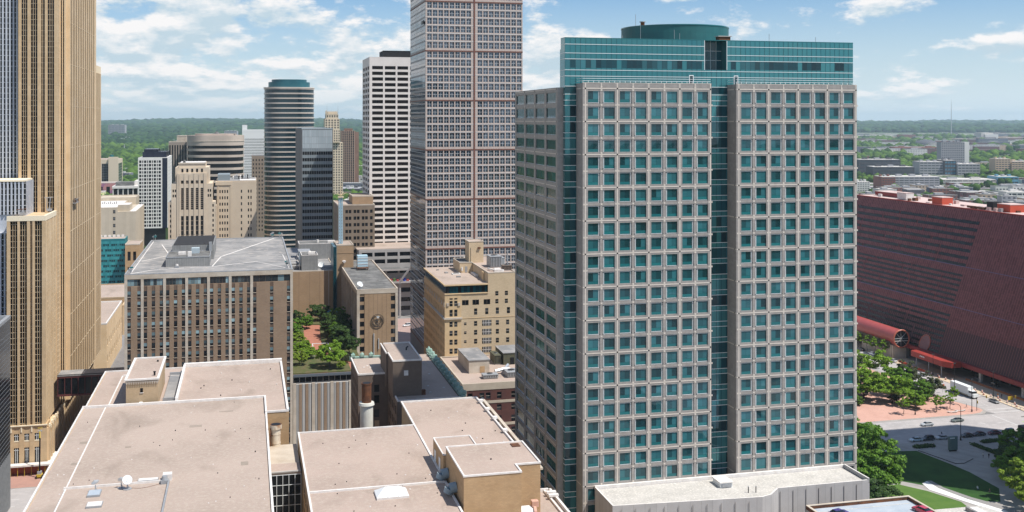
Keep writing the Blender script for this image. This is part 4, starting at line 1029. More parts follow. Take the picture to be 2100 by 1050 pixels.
def garden_podium():
    z = 28.0
    t = T('podium_building', 'low building with striped brown and pale grey facade carrying the roof garden', 'building', 14.85, 357, 0)
    b = t.mb(); f = ('F', 357)
    b.box(14.85, 39.0, 357.4, 459.9, 0, z - 2.6, concrete); b.box(14.85, 39.0, 358.6, 459.9, z - 2.599, z, concrete)
    x = 14.86; k = 0
    pal = mat('pale_stripe', (.50, .49, .47), .8, (.40, .39, .37), .4, streak=(1, 1, .2)); sh = mat('grey_stripe', (.27, .27, .27), .7, (.33, .33, .325), .5, streak=(1, 1, .3))
    while x < 38.5:
        seq = ((.95, -.05, brownbrick), (.35, -.2, sh), (.5, -.12, pal), (.25, -.2, sh)) if k % 3 else ((1.0, .12, limestone), (.4, -.2, sh), (.3, -.12, pal), (.2, -.2, sh))
        for (w, o, m) in seq:
            fbox(b, f, x, min(x + w, 39), 0, z - 2.6 + (.35 if (m is limestone) else 0), -.4, o, m); x += w + .002
        k += 1
    t.part('wall', b)
    b = t.mb()
    for i in range(12): fquad(b, ('F', 358.6), 15.2 + i*1.9, 15.2 + i*1.9 + 1.75, z - 2.3, z - .7, .03, win_dark)
    t.part('window', b)
    b = t.mb(); b.box(14.9, 38.9, 357.8, 358.55, z - .5, z + .1, blueroof); b.box(14.9, 38.9, 357.4, 357.78, z - .3, z + .5, mat('slate_grey', (.12, .14, .16), .7)); t.part('parapet', b)
    b = t.mb(); brickp = mat('brick_paving_red', (.42, .18, .12), .9, (.35, .15, .10), .6, brick=(.9, .45, (.8, .8, .8), .06)); soil = mat('garden_soil_green', (.06, .09, .025), 1, (.12, .10, .05), .35)
    b.box(14.9, 38.9, 358.6, 459.8, z + .002, z + .12, brickp)
    t.part('paving', b)
    b = t.mb(); gz = z + .122
    for pts in ([(15, 359.5), (34, 359.5), (34, 372), (25.5, 380), (23.5, 396), (21.5, 415), (22.5, 444), (15, 459)], [(29.5, 376), (38.8, 372.1), (38.8, 440), (29, 440), (27.5, 412)], [(22.6, 445), (38, 442), (38, 459.5), (17, 459.5)]):
        b.prism(pts, gz, gz + .35, soil)
    t.part('planting_bed', b)
    b = t.mb()
    for (x0, x1, y0, y1) in ((23.2, 29, 384, 384.25), (23.2, 23.4, 384.26, 396), (28.8, 29, 384.26, 396), (23.41, 28.79, 395.8, 396)):
        b.box(x0, x1, y0, y1, z + 2.4, z + 2.55, whitemetal)
    for (x, y) in ((23.2, 384), (28.8, 384), (23.2, 395.8), (28.8, 395.8)): b.box(x, x + .15, y, y + .15, z + .13, z + 2.39, whitemetal)
    t.part('pergola', b)
    p = T('garden_canopy', 'bright blue fabric canopy at the back of the roof garden', 'canopy', 33, 448, z)
    b = p.mb(); m = mat('blue_canvas', (.03, .15, .30), .8); b.prism([(32.5, 446), (36.5, 446), (36.5, 452), (32.5, 452)], z + 3.0, z + 4.6, m); p.part('cover', b)
    b = p.mb()
    for (x, y) in ((32.6, 446.1), (36.2, 446.1), (32.6, 451.7), (36.2, 451.7)): b.box(x, x + .2, y, y + .2, z + .1, z + 2.99, grey_metal)
    p.part('posts', b)
garden_podium()

def hotel():
    u0, u1, v0, v1 = 72.0, 99.3, 395, 443
    t = T('hotel_building', 'tan brick block with a dark glazed attic and rows of small sash windows', 'building', u0, v0, 0)
    um = 88.6; zl = 50.2; zr = 54.1; d = .3
    st = mat('hotel_tan_brick', (.62, .49, .325), .9, (.55, .425, .275), .12, brick=(.6, .25, (.9, .89, .88), .02)); st2 = mat('hotel_corner_stone', (.62, .46, .27), .85, (.55, .40, .23), .4)
    b = t.mb(); b.box(u0 + d, um, v0 + d, v1, 0, 46.8, st); b.box(um, u1, v0 + d, v1, 0, zr - .3, st); b.box(u0 + .6, um - .001, v0 + .6, v1 - .1, 46.802, zl - .5, win_black)
    F_ = ('F', v0); Zs = dict
    small = [(78.95, 80.1)]; cols = [(73.8, 75.0), (75.6, 76.8), (79.3, 80.3), (83.2, 84.4), (86.9, 88.9), (91.5, 92.7), (95.4, 96.6)]
    fbox(b, F_, u0, 78.3, 0, 46.8, -d, .0, st2)
    # everything else on the front is one plane; windows are set in reveals
    fbox(b, F_, 78.302, um, 0, 46.8, -d, -.08, st); fbox(b, F_, um + .001, u1, 0, zr - .3, -d, -.08, st)
    fbox(b, F_, u0 - .3, 78.6, 37.2, 37.9, .001, .45, limestone); fbox(b, F_, 78.7, u1, 37.3, 37.42, -.079, .03, st2)
    for zz in (44.6,): fbox(b, F_, u0 - .1, um, 46.5, 46.8, .002, .2, st2)
    for a in (72.7, 77.0): fbox(b, F_, a, a + .9, 42.2, 43.4, .001, .3, limestone)
    tps = tpl_plain(win_dark, 'hs', 1, 2, limestone, .08); tpw = tpl_plain(win_black, 'hw', 2, 1, darkbrick, .1); tpf = tpl_plain(win_dark, 'hf', 6, 2, coping, .14)
    rows = [34.9 - 3.35*k for k in range(9)]
    for z in rows:
        for c in ((73.8, 75.0), (75.6, 76.8)): t.window(F_, c[0], z - .5, .02, 1.2, 1.9, tps)
        t.window(F_, 79.35, z - .1, -.06, .95, 1.0, tps)
        for c in (83.2, 91.6, 95.6): t.window(F_, c, z - .5, -.06, 1.2, 1.75, tps)
        if z > 24: t.window(F_, 86.3, z - .7, -.06, 3.6, 2.2, tpf)
        else: t.window(F_, 87.3, z - .5, -.06, 1.5, 1.75, tps)
    for c in ((73.8, 75.0), (75.6, 76.8)):
        t.window(F_, c[0], 38.3, .02, 1.2, 2.5, tps); t.window(F_, c[0], 42.1, .02, 1.2, 2.0, tps); t.window(F_, c[0], 44.6, .02, 1.2, .5, tpl_plain(win_dark, 'hq'))
    for c in (83.2, 87.5, 91.6, 95.9): t.window(F_, c, 38.6, -.06, 1.2, 2.3, tps)
    for c in (78.3 + .3, 82.6, 86.9): t.window(F_, c, 42.3, -.06, 2.5, 1.9, tpw)
    for c in (91.4, 95.1):
        for z in (42.5, 45.5): t.window(F_, c, z, -.06, 1.2, 1.6, tps)
    # left face
    L = ('L', u0)
    rl = [rows_z for rows_z in [(z - .5, z + 1.4) for z in rows][::-1]] + [(38.3, 40.8), (42.1, 44.4)]
    cl = []
    n = 9; pp = (v1 - v0 - d)/n
    for i in range(n):
        a = v0 + d + pp*i; cl += [(a + .9, a + 2.2), (a + 2.9, a + 4.2)]
    facade(t, b, L, v0 + d, v1, 0, 46.8, cl, rl, d, st2, st2, tpl_plain(win_dark, 'hl'))
    fbox(b, L, v0 - .3, v1, 37.2, 37.9, .001, .5, mat('pale_blue_stone', (.42, .45, .46), .8))
    for i in range(n + 1): a = min(v0 + d + pp*i, v1 - 1); fbox(b, L, a - .2, a + .7, 42.0, 43.6, .001, .3, limestone)
    t.part('wall', b)
    # attic strip of glass
    b = t.mb()
    def strip(face, a0, a1, n):
        for i in range(n): fquad(b, face, a0 + (a1 - a0)*i/n + .06, a0 + (a1 - a0)*(i + 1)/n - .06, 47.0, 49.2, .03, teal_dark if i % 4 else win_dark)
    strip(('F', v0 + .6), u0 + .7, um - .1, 14); strip(('L', u0 + .6), v0 + .8, v1, 26); t.part('attic_window', b)
    b = t.mb(); b.box(u0 - .3, um - .01, v0 - .3, v1, zl - .498, zl, st2); b.box(u0 + .1, um - .02, v0 + .1, v1 - .3, zl + .002, zl + .06, gravel); t.part('roof', b)
    b = t.mb(); b.box(um + .3, u1 - .3, v0 + .5, v1 - .3, zr - .298, zr - .2, gravel2); t.part('roof', b)
    b = t.mb(); ring(b, um, u1 + .05, v0 + .05, v1, zr - .2 + .01, zr + .15, .35, limestone); b.box(um - .6, um - .001, 401, 404, zl + .07, zr - .5, st2); t.part('parapet', b)
    b = t.mb()
    for (u, v, w, h) in ((79.6, 419, 3.2, 3), (75.6, 433, .9, .9), (77.5, 424, 1.2, 2), (80, 412, 1.5, 1.5)):
        b.box(u, u + w, v, v + h, zl + .061, zl + .5, greyroof if w < 3 else coping); 
        if w > 3: b.box(u + .4, u + w - .4, v + .4, v + h - .4, zl + .502, zl + .55, darkroof)
    t.part('roof_hatch', b)
    t.finish(100)
    p = T('elevator_house', 'tall tan elevator house above the hotel roof', 'rooftop structure', 88.0, 424, 50)
    b = p.mb(); b.box(87.6, 93.6, 426, 434, 50, 62.3, st); b.box(88.2, 88.35, 425.93, 425.99, 52, 60, dark_int); p.part('wall', b)
    b = p.mb(); ring(b, 87.5, 93.7, 425.9, 434.1, 62.302, 62.6, .3, limestone); b.box(87.9, 93.3, 426.3, 433.7, 62.303, 62.4, gravel); p.part('roof', b)
    b = p.mb(); b.box(91.2, 92.3, 425.4, 425.99, 59.6, 60.2, rust); p.part('wall_vent', b)
    q = T('penthouse_block', 'low tan penthouse with grey door left of the elevator house on the hotel', 'rooftop structure', 83.2, 420, 50.2)
    b = q.mb(); b.box(83.4, 88.5, 424, 438, zl + .06, 54.2, st); q.part('wall', b)
    b = q.mb(); b.box(83.5, 88.4, 424.1, 437.9, 54.202, 54.35, darkroof); ring(b, 83.3, 88.6, 423.9, 438.1, 54.203, 54.5, .25, limestone); q.part('roof', b)
    b = q.mb(); b.box(85.6, 86.5, 423.9, 423.99, 50.4, 52.8, grey_metal); q.part('door', b)
    b = q.mb(); b.tube((84.2, 423.5, 51.2), (84.2, 423.5, 52.6), .35, coping, 8); b.box(87.3, 88.4, 412, 421, 50.3, 51.0, coping); q.part('duct', b)
    for i, (u, v, w, h, hh, lab, mm) in enumerate(((92.9, 410, 4.6, 7, 4.2, 'tall dark cooling tower with ribbed sides behind the hotel parapet', grey_metal), (95.8, 401, 3.6, 3, 1.8, 'low dark rooftop unit near the right front of the hotel roof', darkbrick), (96.5, 412, 2.6, 5, 3.4, 'silver duct stack at the right end of the hotel roof', mat('bright_duct', (.55, .58, .60), .4, metal=.5)))):
        r_ = T('rooftop_unit', lab, 'rooftop unit', u, v, zr - .2)
        b = r_.mb(); roof_unit(b, u, v, zr - .2, w, h, hh, mm); r_.part('casing', b)
    r_ = T('roof_duct', 'white looping ductwork on the hotel roof', 'duct', 90.6, 398.5, zr - .2)
    b = r_.mb(); pts = [(90.6, 404, zr + .4), (91.0, 401, zr + .5), (92.2, 399.6, zr + .4), (94.6, 399.2, zr + .4), (95.4, 398.2, zr + .3)]
    for i in range(len(pts) - 1): b.tube(pts[i], pts[i+1], .35, coping, 8)
    b.box(91.6, 95.2, 397.2, 397.9, zr - .19, zr + .35, coping); b.box(92.4, 94.6, 400.2, 402.2, zr - .19, zr + .8, coping)
    r_.part('duct', b)
    r_ = T('flue_pipe', 'tall thin grey flue at the right end of the hotel roof', 'chimney', 98.2, 404, zr - .2)
    b = r_.mb(); b.cyl(98.2, 404, zr - .2, zr + 6.5, .28, grey_metal, 10); b.cyl(98.2, 404, zr + 6.502, zr + 6.8, .4, grey_metal, 10); r_.part('pipe', b)
hotel()

def low_annex():
    u0, u1, v0, v1, z1 = 70.2, 99, 352, 394.9, 23.2
    dr = mat('dark_red_brick', (.13, .055, .045), .9, (.10, .045, .04), .3, brick=(.6, .25, (.85, .85, .85), .03))
    cols = [(72.0, 73.6)] + [(a, a + 1.6) for a in (76, 78.2, 82, 87, 89.2, 93)]
    t = T('annex_building', 'low dark-red brick annex with pale belt courses and a shaded gravel roof', 'building', u0, v0, 0)
    b = t.mb(); d = .3; b.box(u0 + d, u1, v0 + d, v1, 0, z1 - .3, dr)
    rows = [(2, 4.2), (6, 8.2), (10, 12.2), (14.0, 16.0), (18.0, 20.2)]
    facade(t, b, ('F', v0), u0, u1, 0, 21.2, cols, rows, d, dr, dr, tpl_plain(win_dark, 'aw', 1, 2, limestone, .06))
    facade(t, b, ('L', u0), v0 + d, v1, 0, 21.2, cols_even(v0 + d, v1, 11, .4), rows, d, dr, dr, tpl_plain(win_dark, 'al'))
    ann = mat('belt_stone', (.50, .43, .34), .8, (.44, .37, .29), .4)
    for z in (21.2, 16.6, 9.0): 
        zz = 2.0 if z > 21 else .9
        fbox(b, ('F', v0), u0 - .05, u1, z + .002, z + zz, -d, .12, ann); fbox(b, ('L', u0), v0 + d, v1, z + .003, z + zz, -d, .12, ann)
    fbox(b, ('F', v0), u0 - .04, u0 + 1.4, 0, 21.2, .001, .1, ann)
    t.part('wall', b)
    b = t.mb(); b.box(u0 + .4, u1 - .4, v0 + .4, v1 - .3, z1 - .298, z1 - .15, gravel2); t.part('roof', b)
    b = t.mb(); ring(b, u0 - .1, u1, v0 - .1, v1, z1 + .01, z1 + .3, .5, ann); t.part('parapet', b)
    t.finish(80)
    p = T('stair_house', 'small cream stair house with grey lid on the annex roof', 'rooftop structure', 75.6, 367, z1)
    b = p.mb(); b.box(75.7, 83.0, 368, 388, z1 - .14, 27.4, limestone); b.box(75.6, 83.1, 367.5, 367.99, z1 - .13, 25, coping) if False else None; p.part('wall', b)
    b = p.mb(); b.box(75.5, 83.2, 367.8, 388.2, 27.402, 27.7, greyroof); p.part('roof', b)
    b = p.mb(); b.box(79.6, 81.3, 367.9, 367.99, z1, 25.4, tanbrick); p.part('door', b)
    p = T('equipment_shed', 'dark green metal shed at the right end of the annex roof', 'rooftop structure', 90, 378, z1)
    b = p.mb(); b.box(90.5, 98.9, 378, 391, z1 - .14, 27.2, mat('dark_green_metal', (.075, .085, .06), .7, (.11, .10, .06), 1.2)); p.part('wall', b)
    b = p.mb(); b.box(90.3, 98.9, 377.8, 391.2, 27.202, 27.4, greyroof); p.part('roof', b)
    b = p.mb(); b.box(93, 94.4, 377.9, 377.99, z1, 25.6, black); b.box(95.2, 97.0, 377.9, 377.99, z1 + .8, 25.8, grey_metal); p.part('door', b)
    for (u, v, w, h, hh, lab) in ((78.8, 358.5, 5.2, 3.4, 1.3, 'long low grey rooftop unit lying on the annex roof in front'), (87.2, 358.5, 4.2, 6, 1.8, 'big finned rooftop unit near the annex front edge'), (87.5, 379, 2.4, 8, 3.2, 'narrow dark green unit beside the shed on the annex roof'), (94, 361, 3.5, 4, 1.6, 'grey rooftop unit at the right end of the annex front')):
        r_ = T('rooftop_unit', lab, 'rooftop unit', u, v, z1)
        b = r_.mb(); roof_unit(b, u, v, z1 - .14, w, h, hh, grey_metal if w > 3 else MATS['dark_green_metal']); r_.part('casing', b)
    r_ = T('roof_duct', 'bright angular ductwork linking units on the annex roof', 'duct', 84, 366, z1)
    b = r_.mb(); m = MATS['bright_duct']
    pts = [(84.2, 364.5, 24.2), (88.0, 365.5, 24.6), (90.0, 369.5, 24.9), (90.6, 372, 24.4)]
    for i in range(len(pts) - 1): b.tube(pts[i], pts[i+1], .6, m, 6)
    b.tube((88, 365.5, 24.6), (91, 365, 24.2), .6, m, 6); r_.part('duct', b)
low_annex()

# ------------------------------------------------------------------ tall ochre stone tower at the left edge
def ochre_tower():
    t = T('stone_tower', 'very tall ochre stone tower with thin dark window strips and stepped corners', 'skyscraper', -73.5, 366, 0)
    wb = mat('warm_white_trim', (.80, .70, .52), .7)
    glassd = mat('ochre_tower_glass', (.006, .005, .004), .1, rnd=(.018, .013, .01), spec=.2)
    b = t.mb(); fr = t.mb()
    sideglass = mat('ochre_tower_side_strip', (.05, .032, .018), .7, rnd=(.08, .052, .03), spec=.05)
    def stripes(face, A0, A1, Z0, Z1, darks, d=.7, stone=mastic, mull=2, hstep=1.8, hw=.06, dup=.35):
        """stone piers between full-height dark strips; each strip is one pane with mullions and floor bars"""
        xs = [A0] + [x for c in darks for x in c] + [A1]
        for i in range(0, len(xs), 2):
            if xs[i+1] - xs[i] > .01: fbox(b, face, xs[i], xs[i+1], Z0, Z1, -d, 0, stone)
        for (c0, c1) in darks:
            g = t.mb(); fquad(g, face, c0, c1, Z0, Z1, -d + .05, sideglass if d < .12 else glassd); t.part('window_strip', g)
            for k in range(1, mull + 1):
                x = c0 + (c1 - c0)*k/(mull + 1); fbox(fr, face, x - .05, x + .05, Z0, Z1, -d + .051, -d + .25, mastic2)
            z = Z0 + .4
            while z < Z1:
                fbox(fr, face, c0, c1, z - hw/2, z + hw/2, -d + .051, -d + .15, wb); z += hstep
                fbox(fr, face, c0, c1, z - dup - hw/2, z - dup + hw/2, -d + .051, -d + .15, wb) if False else None
    zb = 15.4
    # base
    b.box(-75, -61.4, 366.4, 372, 0, zb, mastic); 
    F0 = ('F', 366.0)
    bc = [(-75.9, -75.2)] + [(-74.1 + i*3.02, -72.6 + i*3.02) for i in range(4)]
    xs = [-76] + [x for c in bc for x in c] + [-61.4]
    for i in range(0, len(xs), 2):
        if xs[i+1] - xs[i] > .01: fbox(b, F0, xs[i], xs[i+1], 0, zb, -.4, 0, mastic)
    for c in bc:
        for (z0, z1) in ((0, 1.6), (8.3, 10.2), (12.7, zb)): fbox(b, F0, c[0], c[1], z0, z1, -.4, -.1, mastic)
        for (z0, z1) in ((1.6, 8.3), (10.2, 12.7)):
            g = t.mb(); fquad(g, F0, c[0], c[1], z0, z1, -.35, glassd); t.part('window', g)
            for k in (1, 2): x = c[0] + (c[1] - c[0])*k/3; fbox(fr, F0, x - .06, x + .06, z0, z1, -.349, -.2, whitemetal)
            fbox(fr, F0, c[0], c[1], z0, z0 + .3, -.349, -.05, wb); fbox(fr, F0, c[0], c[1], z1 - .8, z1 - .7, -.349, -.2, whitemetal)
        fbox(b, F0, c[0] - 1.0, c[0] - .6, zb - 2.2, zb - .3, .001, .2, wb)
    fbox(b, F0, -76, -61.2, zb - .3, zb, .001, .35, wb)
    # right base with pale ornament, runs along the street
    R0 = ('R', -60.6)
    b.box(-70, -61.0, 372.001, 470, 0, 14.0, mastic2); b.box(-61.398, -61.0, 366.4, 372, 0, 14, mastic2)
    v = 366.6
    while v < 468:
        fbox(b, R0, v, v + 1.5, 0, 14.3, -.4, 0, mastic); fbox(b, R0, v + .2, v + 1.3, 14.302, 15.2, -.4, .1, wb)
        g = t.mb(); fquad(g, R0, v + 1.8, v + 3.5, 1.2, 8.4, -.34, glassd); t.part('window', g)
        fbox(fr, R0, v + 2.6, v + 2.7, 1.2, 12.5, -.339, -.15, wb); fbox(fr, R0, v + 1.9, v + 3.4, 9.0, 11.6, -.339, -.2, wb)
        fbox(b, R0, v + 1.502, v + 3.78, 13.2, 14.1, -.4, -.1, wb)
        v += 3.8
    # lower projecting block (top at 81)
    zt = 81.5
    b.box(-73.2, -62.05, 366.8, 386, zb, zt - .5, mastic)
    stripes(('F', 366.1), -73.2, -61.8, zb, zt - 1.6, [(-72.2, -70.1), (-69.4, -67.3), (-66.4, -65.7), (-65.0, -62.9)], .7, mastic)
    fbox(b, ('F', 366.1), -73.2, -61.8, zt - 1.598, zt, -.7, .05, wb)
    stripes(('R', -61.8), 366.801, 386, zb, zt - 1.6, [(368.6, 370.2), (371.2, 372.8), (375.6, 377.0), (378.2, 379.6), (382.0, 384.0)], .25, mastic2, 1)
    fbox(b, ('R', -61.8), 366.801, 386, zt - 1.598, zt, -.7, .06, wb)
    # main shaft, front plane set back
    H = 205
    b.box(-73.6, -61.75, 386.7, 400, zb, H, mastic)
    stripes(('F', 386.0), -73.6, -61.6, zb, H, [(-72.7, -70.8), (-69.8, -67.7), (-66.6, -65.4), (-64.6, -62.5)], .7, mastic)
    b.box(-61.599, -60.2, 392.6, 400, zb, H, mastic2)
    stripes(('F', 392.0), -61.6, -60.0, zb, H, [(-61.4, -61.0), (-60.7, -60.3)], .6, mastic2, 0)
    b.box(-73.6, -59.05, 400, 462, zb, H, mastic2)
    dk = []; v = 397.2
    while v < 458: dk.append((v, v + 1.35)); dk.append((v + 1.9, v + 3.25)); v += 5.6
    R1 = ('R', -58.95)
    b.box(-60.2, -59.05, 396.0, 399.999, zb, H, mastic2)
    stripes(R1, 396.0, 462, zb, H, dk, .10, mastic2, 0, 14.4)
    stripes(('R', -61.6), 386.7, 392.0, zb, H, [(387.6, 388.6), (389.6, 390.6)], .15, mastic2, 0)
    # far lower wing of the shaft
    b.box(-72, -59.05, 462, 477, zb, 130.5, mastic2)
    stripes(R1, 462.001, 477, zb, 131, [(463 + 2.7*i, 464.2 + 2.7*i) for i in range(5)], .10, mastic2, 0, 14.4)
    for i in range(6): b.box(-59.3, -59.0, 463 + i*2.7, 463.6 + i*2.7, 131.01, 134, wb)
    t.part('wall', b); t.part('mullion', fr, kind='stuff')
    # left shafts; shade and reflected sky are put into the cool grey piers
    s = T('stone_tower', 'slim grey-white striped shaft at the extreme left edge beside the ochre tower', 'skyscraper', -84, 376, 0)
    gm = mat('pier_shade_grey', (.52, .54, .58), .5, (.42, .45, .50), .3)
    b = s.mb(); b.box(-90, -73.61, 389, 430, 0, 205, gm)
    def st2(face, A0, A1, Z0, Z1, n, frac):
        p = (A1 - A0)/n
        for i in range(n):
            a = A0 + p*i; fbox(b, face, a, a + p*(1 - frac), Z0, Z1, -.6, 0, gm)
            g = s.mb(); fquad(g, face, a + p*(1 - frac), a + p, Z0, Z1, -.5, win_black); s.part('window_strip', g)
        z = Z0 + 1
        while z < Z1: fbox(b, face, A0, A1, z - .06, z + .06, -.49, -.35, whitemetal); z += 1.8
    st2(('F', 388.3), -90, -73.62, zb, 205, 15, .55)
    b.box(-90, -69.2, 373.3, 386, zb, 92, gm); b.box(-69.2, -68.9, 373.3, 386, zb, 92, gm) 
    st2(('F', 372.6), -90, -68.9, 81.51, 92, 19, .55); st2(('R', -68.9), 373.3, 386, 81.51, 92, 6, .5)
    st2(('F', 368.0), -90, -73.22, zb, 76, 14, .6); b.box(-90, -73.22, 368.6, 373.2, zb, 76, gm)
    b.box(-90, -69.2, 372.5, 386, 92.01, 92.5, wb)
    s.part('wall', b)
    for i, (u, v, z, lab) in enumerate(((-63.6, 384.6, 81.5, 'window-washing crane on the lower setback of the ochre tower'), (-69.4, 371.6, 81.5, 'small rusty rig at the left of the ochre tower setback'))):
        q = T('roof_rig', lab, 'maintenance rig', u, v, z)
        b = q.mb(); b.box(u - .8, u + .8, v - 1.5, v - .3, z, z + .8, grey_metal); b.tube((u, v - 1, z + .8), (u + .3, v - 1, z + (4.5 if i == 0 else 2)), .15, grey_metal, 6); b.tube((u - .9, v - 1, z + .8), (u - .7, v - 1, z + (4.3 if i == 0 else 1.6)), .12, grey_metal, 6)
        b.tube((u - 1.6, v - 1, z + (4.4 if i == 0 else 1.7)), (u + 1.2, v - 1, z + (4.6 if i == 0 else 1.9)), .12, rust if i else grey_metal, 6); q.part('frame', b)
    q = T('suspended_scaffold', 'small work platform hanging on the right face of the ochre tower', 'scaffold', -58.4, 404, 83)
    b = q.mb(); b.box(-58.85, -57.8, 400.5, 408.5, 82.6, 82.8, grey_metal)
    for v in (400.5, 403, 406, 408.3): b.box(-57.9, -57.8, v, v + .12, 82.81, 84, rust); b.box(-58.8, -58.7, v, v + .12, 82.81, 84, grey_metal)
    b.box(-57.92, -57.78, 400.5, 408.5, 84.01, 84.12, grey_metal); b.box(-58.6, -58.0, 402, 403.2, 82.82, 84.4, darkbrick); b.box(-58.6, -58.0, 406, 407, 82.82, 83.8, grey_metal)
    for v in (401, 408): b.tube((-58.3, v, 84), (-58.3, v, 120), .03, grey_metal, 4)
    q.part('platform', b)
    # construction hoarding with canopy around the base
    q = T('sidewalk_canopy', 'white-roofed sidewalk canopy with red-brown hoarding along the ochre tower base', 'canopy', -76, 362, 0)
    b = q.mb(); b.box(-78, -61.2, 362.8, 365.6, 3.4, 3.6, coping); b.box(-61.19, -58.6, 362.8, 376, 3.4, 3.6, coping); b.box(-78, -58.5, 362.6, 362.79, 3.2, 3.7, coping); q.part('deck', b)
    b = q.mb(); x = -77.5; m = mat('yellow_paint', (.55, .40, .05), .6); hr = mat('red_hoarding', (.28, .08, .05), .8)
    while x < -60: b.box(x, x + .12, 363, 363.12, .15, 3.39, m); x += 2.0
    for v in (366, 369, 372, 375): b.box(-58.9, -58.78, v, v + .12, .15, 3.39, m)
    q.part('posts', b)
    b = q.mb(); b.box(-77.8, -61.5, 365.0, 365.2, .15, 2.6, hr); b.box(-59.6, -59.4, 366, 376, .15, 2.6, hr); q.part('hoarding', b)
    q = T('boom_lift', 'yellow boom lift standing on the brick pavement by the ochre tower base', 'boom lift', -62.5, 360.5, 0.15)
    b = q.mb(); m = MATS['yellow_paint']; b.box(-63.4, -61.8, 359.6, 361.4, .6, 1.4, m); b.box(-63.2, -62, 359.8, 361.2, 1.402, 2.2, grey_metal); q.part('chassis', b)
    for (x, y) in ((-63.5, 359.7), (-61.9, 359.7), (-63.5, 361.1), (-61.9, 361.1)): b = q.mb(); b.tube((x, y, .65), (x + .25, y, .65), .5, black, 14); q.part('wheel', b)
    b = q.mb(); b.tube((-62.6, 360.5, 2.2), (-62.5, 360.5, 12.5), .22, black, 8); b.tube((-62.5, 360.5, 12.5), (-62.7, 361.5, 14.5), .15, m, 8); q.part('boom', b)
    b = q.mb(); b.box(-63.3, -62.1, 361.4, 362.4, 14.3, 14.5, grey_metal); ring(b, -63.3, -62.1, 361.4, 362.4, 15.3, 15.4, .08, m); q.part('basket', b)
ochre_tower()

def dark_left():
    t = T('glass_building', 'black glass building with thin pale floor lines cut off by the lower left edge', 'building', -72, 200, 0)
    u0, u1, v0, v1, z1 = -110, -66.2, 180, 336, 54.5
    b = t.mb(); b.box(u0, u1, v0, v1, 0, z1, mat('black_glass', (.012, .013, .016), .12, (.02, .022, .027), .2, spec=.15)); t.part('wall', b)
    b = t.mb(); Rf = ('R', u1)
    z = z1 - 4.0
    while z > 1:
        fbox(b, Rf, v0, v1, z - .05, z + .04, .002, .06, mat('pale_floor_line', (.16, .17, .18), .5)); z -= 1.25
    z = 12
    t.part('floor_line', b, kind='stuff')
    b = t.mb(); v = v0 + 60
    while v < v1: fbox(b, Rf, v - .1, v + .1, .5, 16, .061, .35, grey_metal); v += 1.6
    t.part('base_fin', b, kind='stuff')
    b = t.mb(); b.box(u0 + 1, u1 - 1.2, v0 + 1, v1 - 1.2, z1 + .002, z1 + .1, darkroof); ring(b, u0, u1 + .1, v0, v1 + .1, z1 + .003, z1 + .9, 1.0, grey_metal); t.part('roof', b)
dark_left()

def skyway():
    t = T('skyway_bridge', 'dark red glazed skyway crossing the street between the ochre tower and the brown block', 'skyway', -61, 369, 0)
    b = t.mb(); dr = mat('skyway_red', (.10, .03, .03), .6); b.box(-60.6, -37.3, 380, 388, 20.4, 21.0, dr); b.box(-60.6, -37.3, 380, 388, 26.4, 27.0, dr)
    for i in range(12): x = -60.5 + i*2.1; b.box(x, x + .2, 380.02, 387.98, 21.001, 26.399, dr)
    t.part('frame', b)
    b = t.mb(); b.box(-60.5, -37.4, 380.3, 387.7, 21.0, 26.4, win_dark); t.part('glass', b)
    b = t.mb(); b.box(-60.6, -37.3, 379.9, 388.1, 27.002, 27.3, greyroof); b.box(-60.6, -37.3, 380.2, 380.4, 27.302, 27.5, black); t.part('roof', b)
skyway()

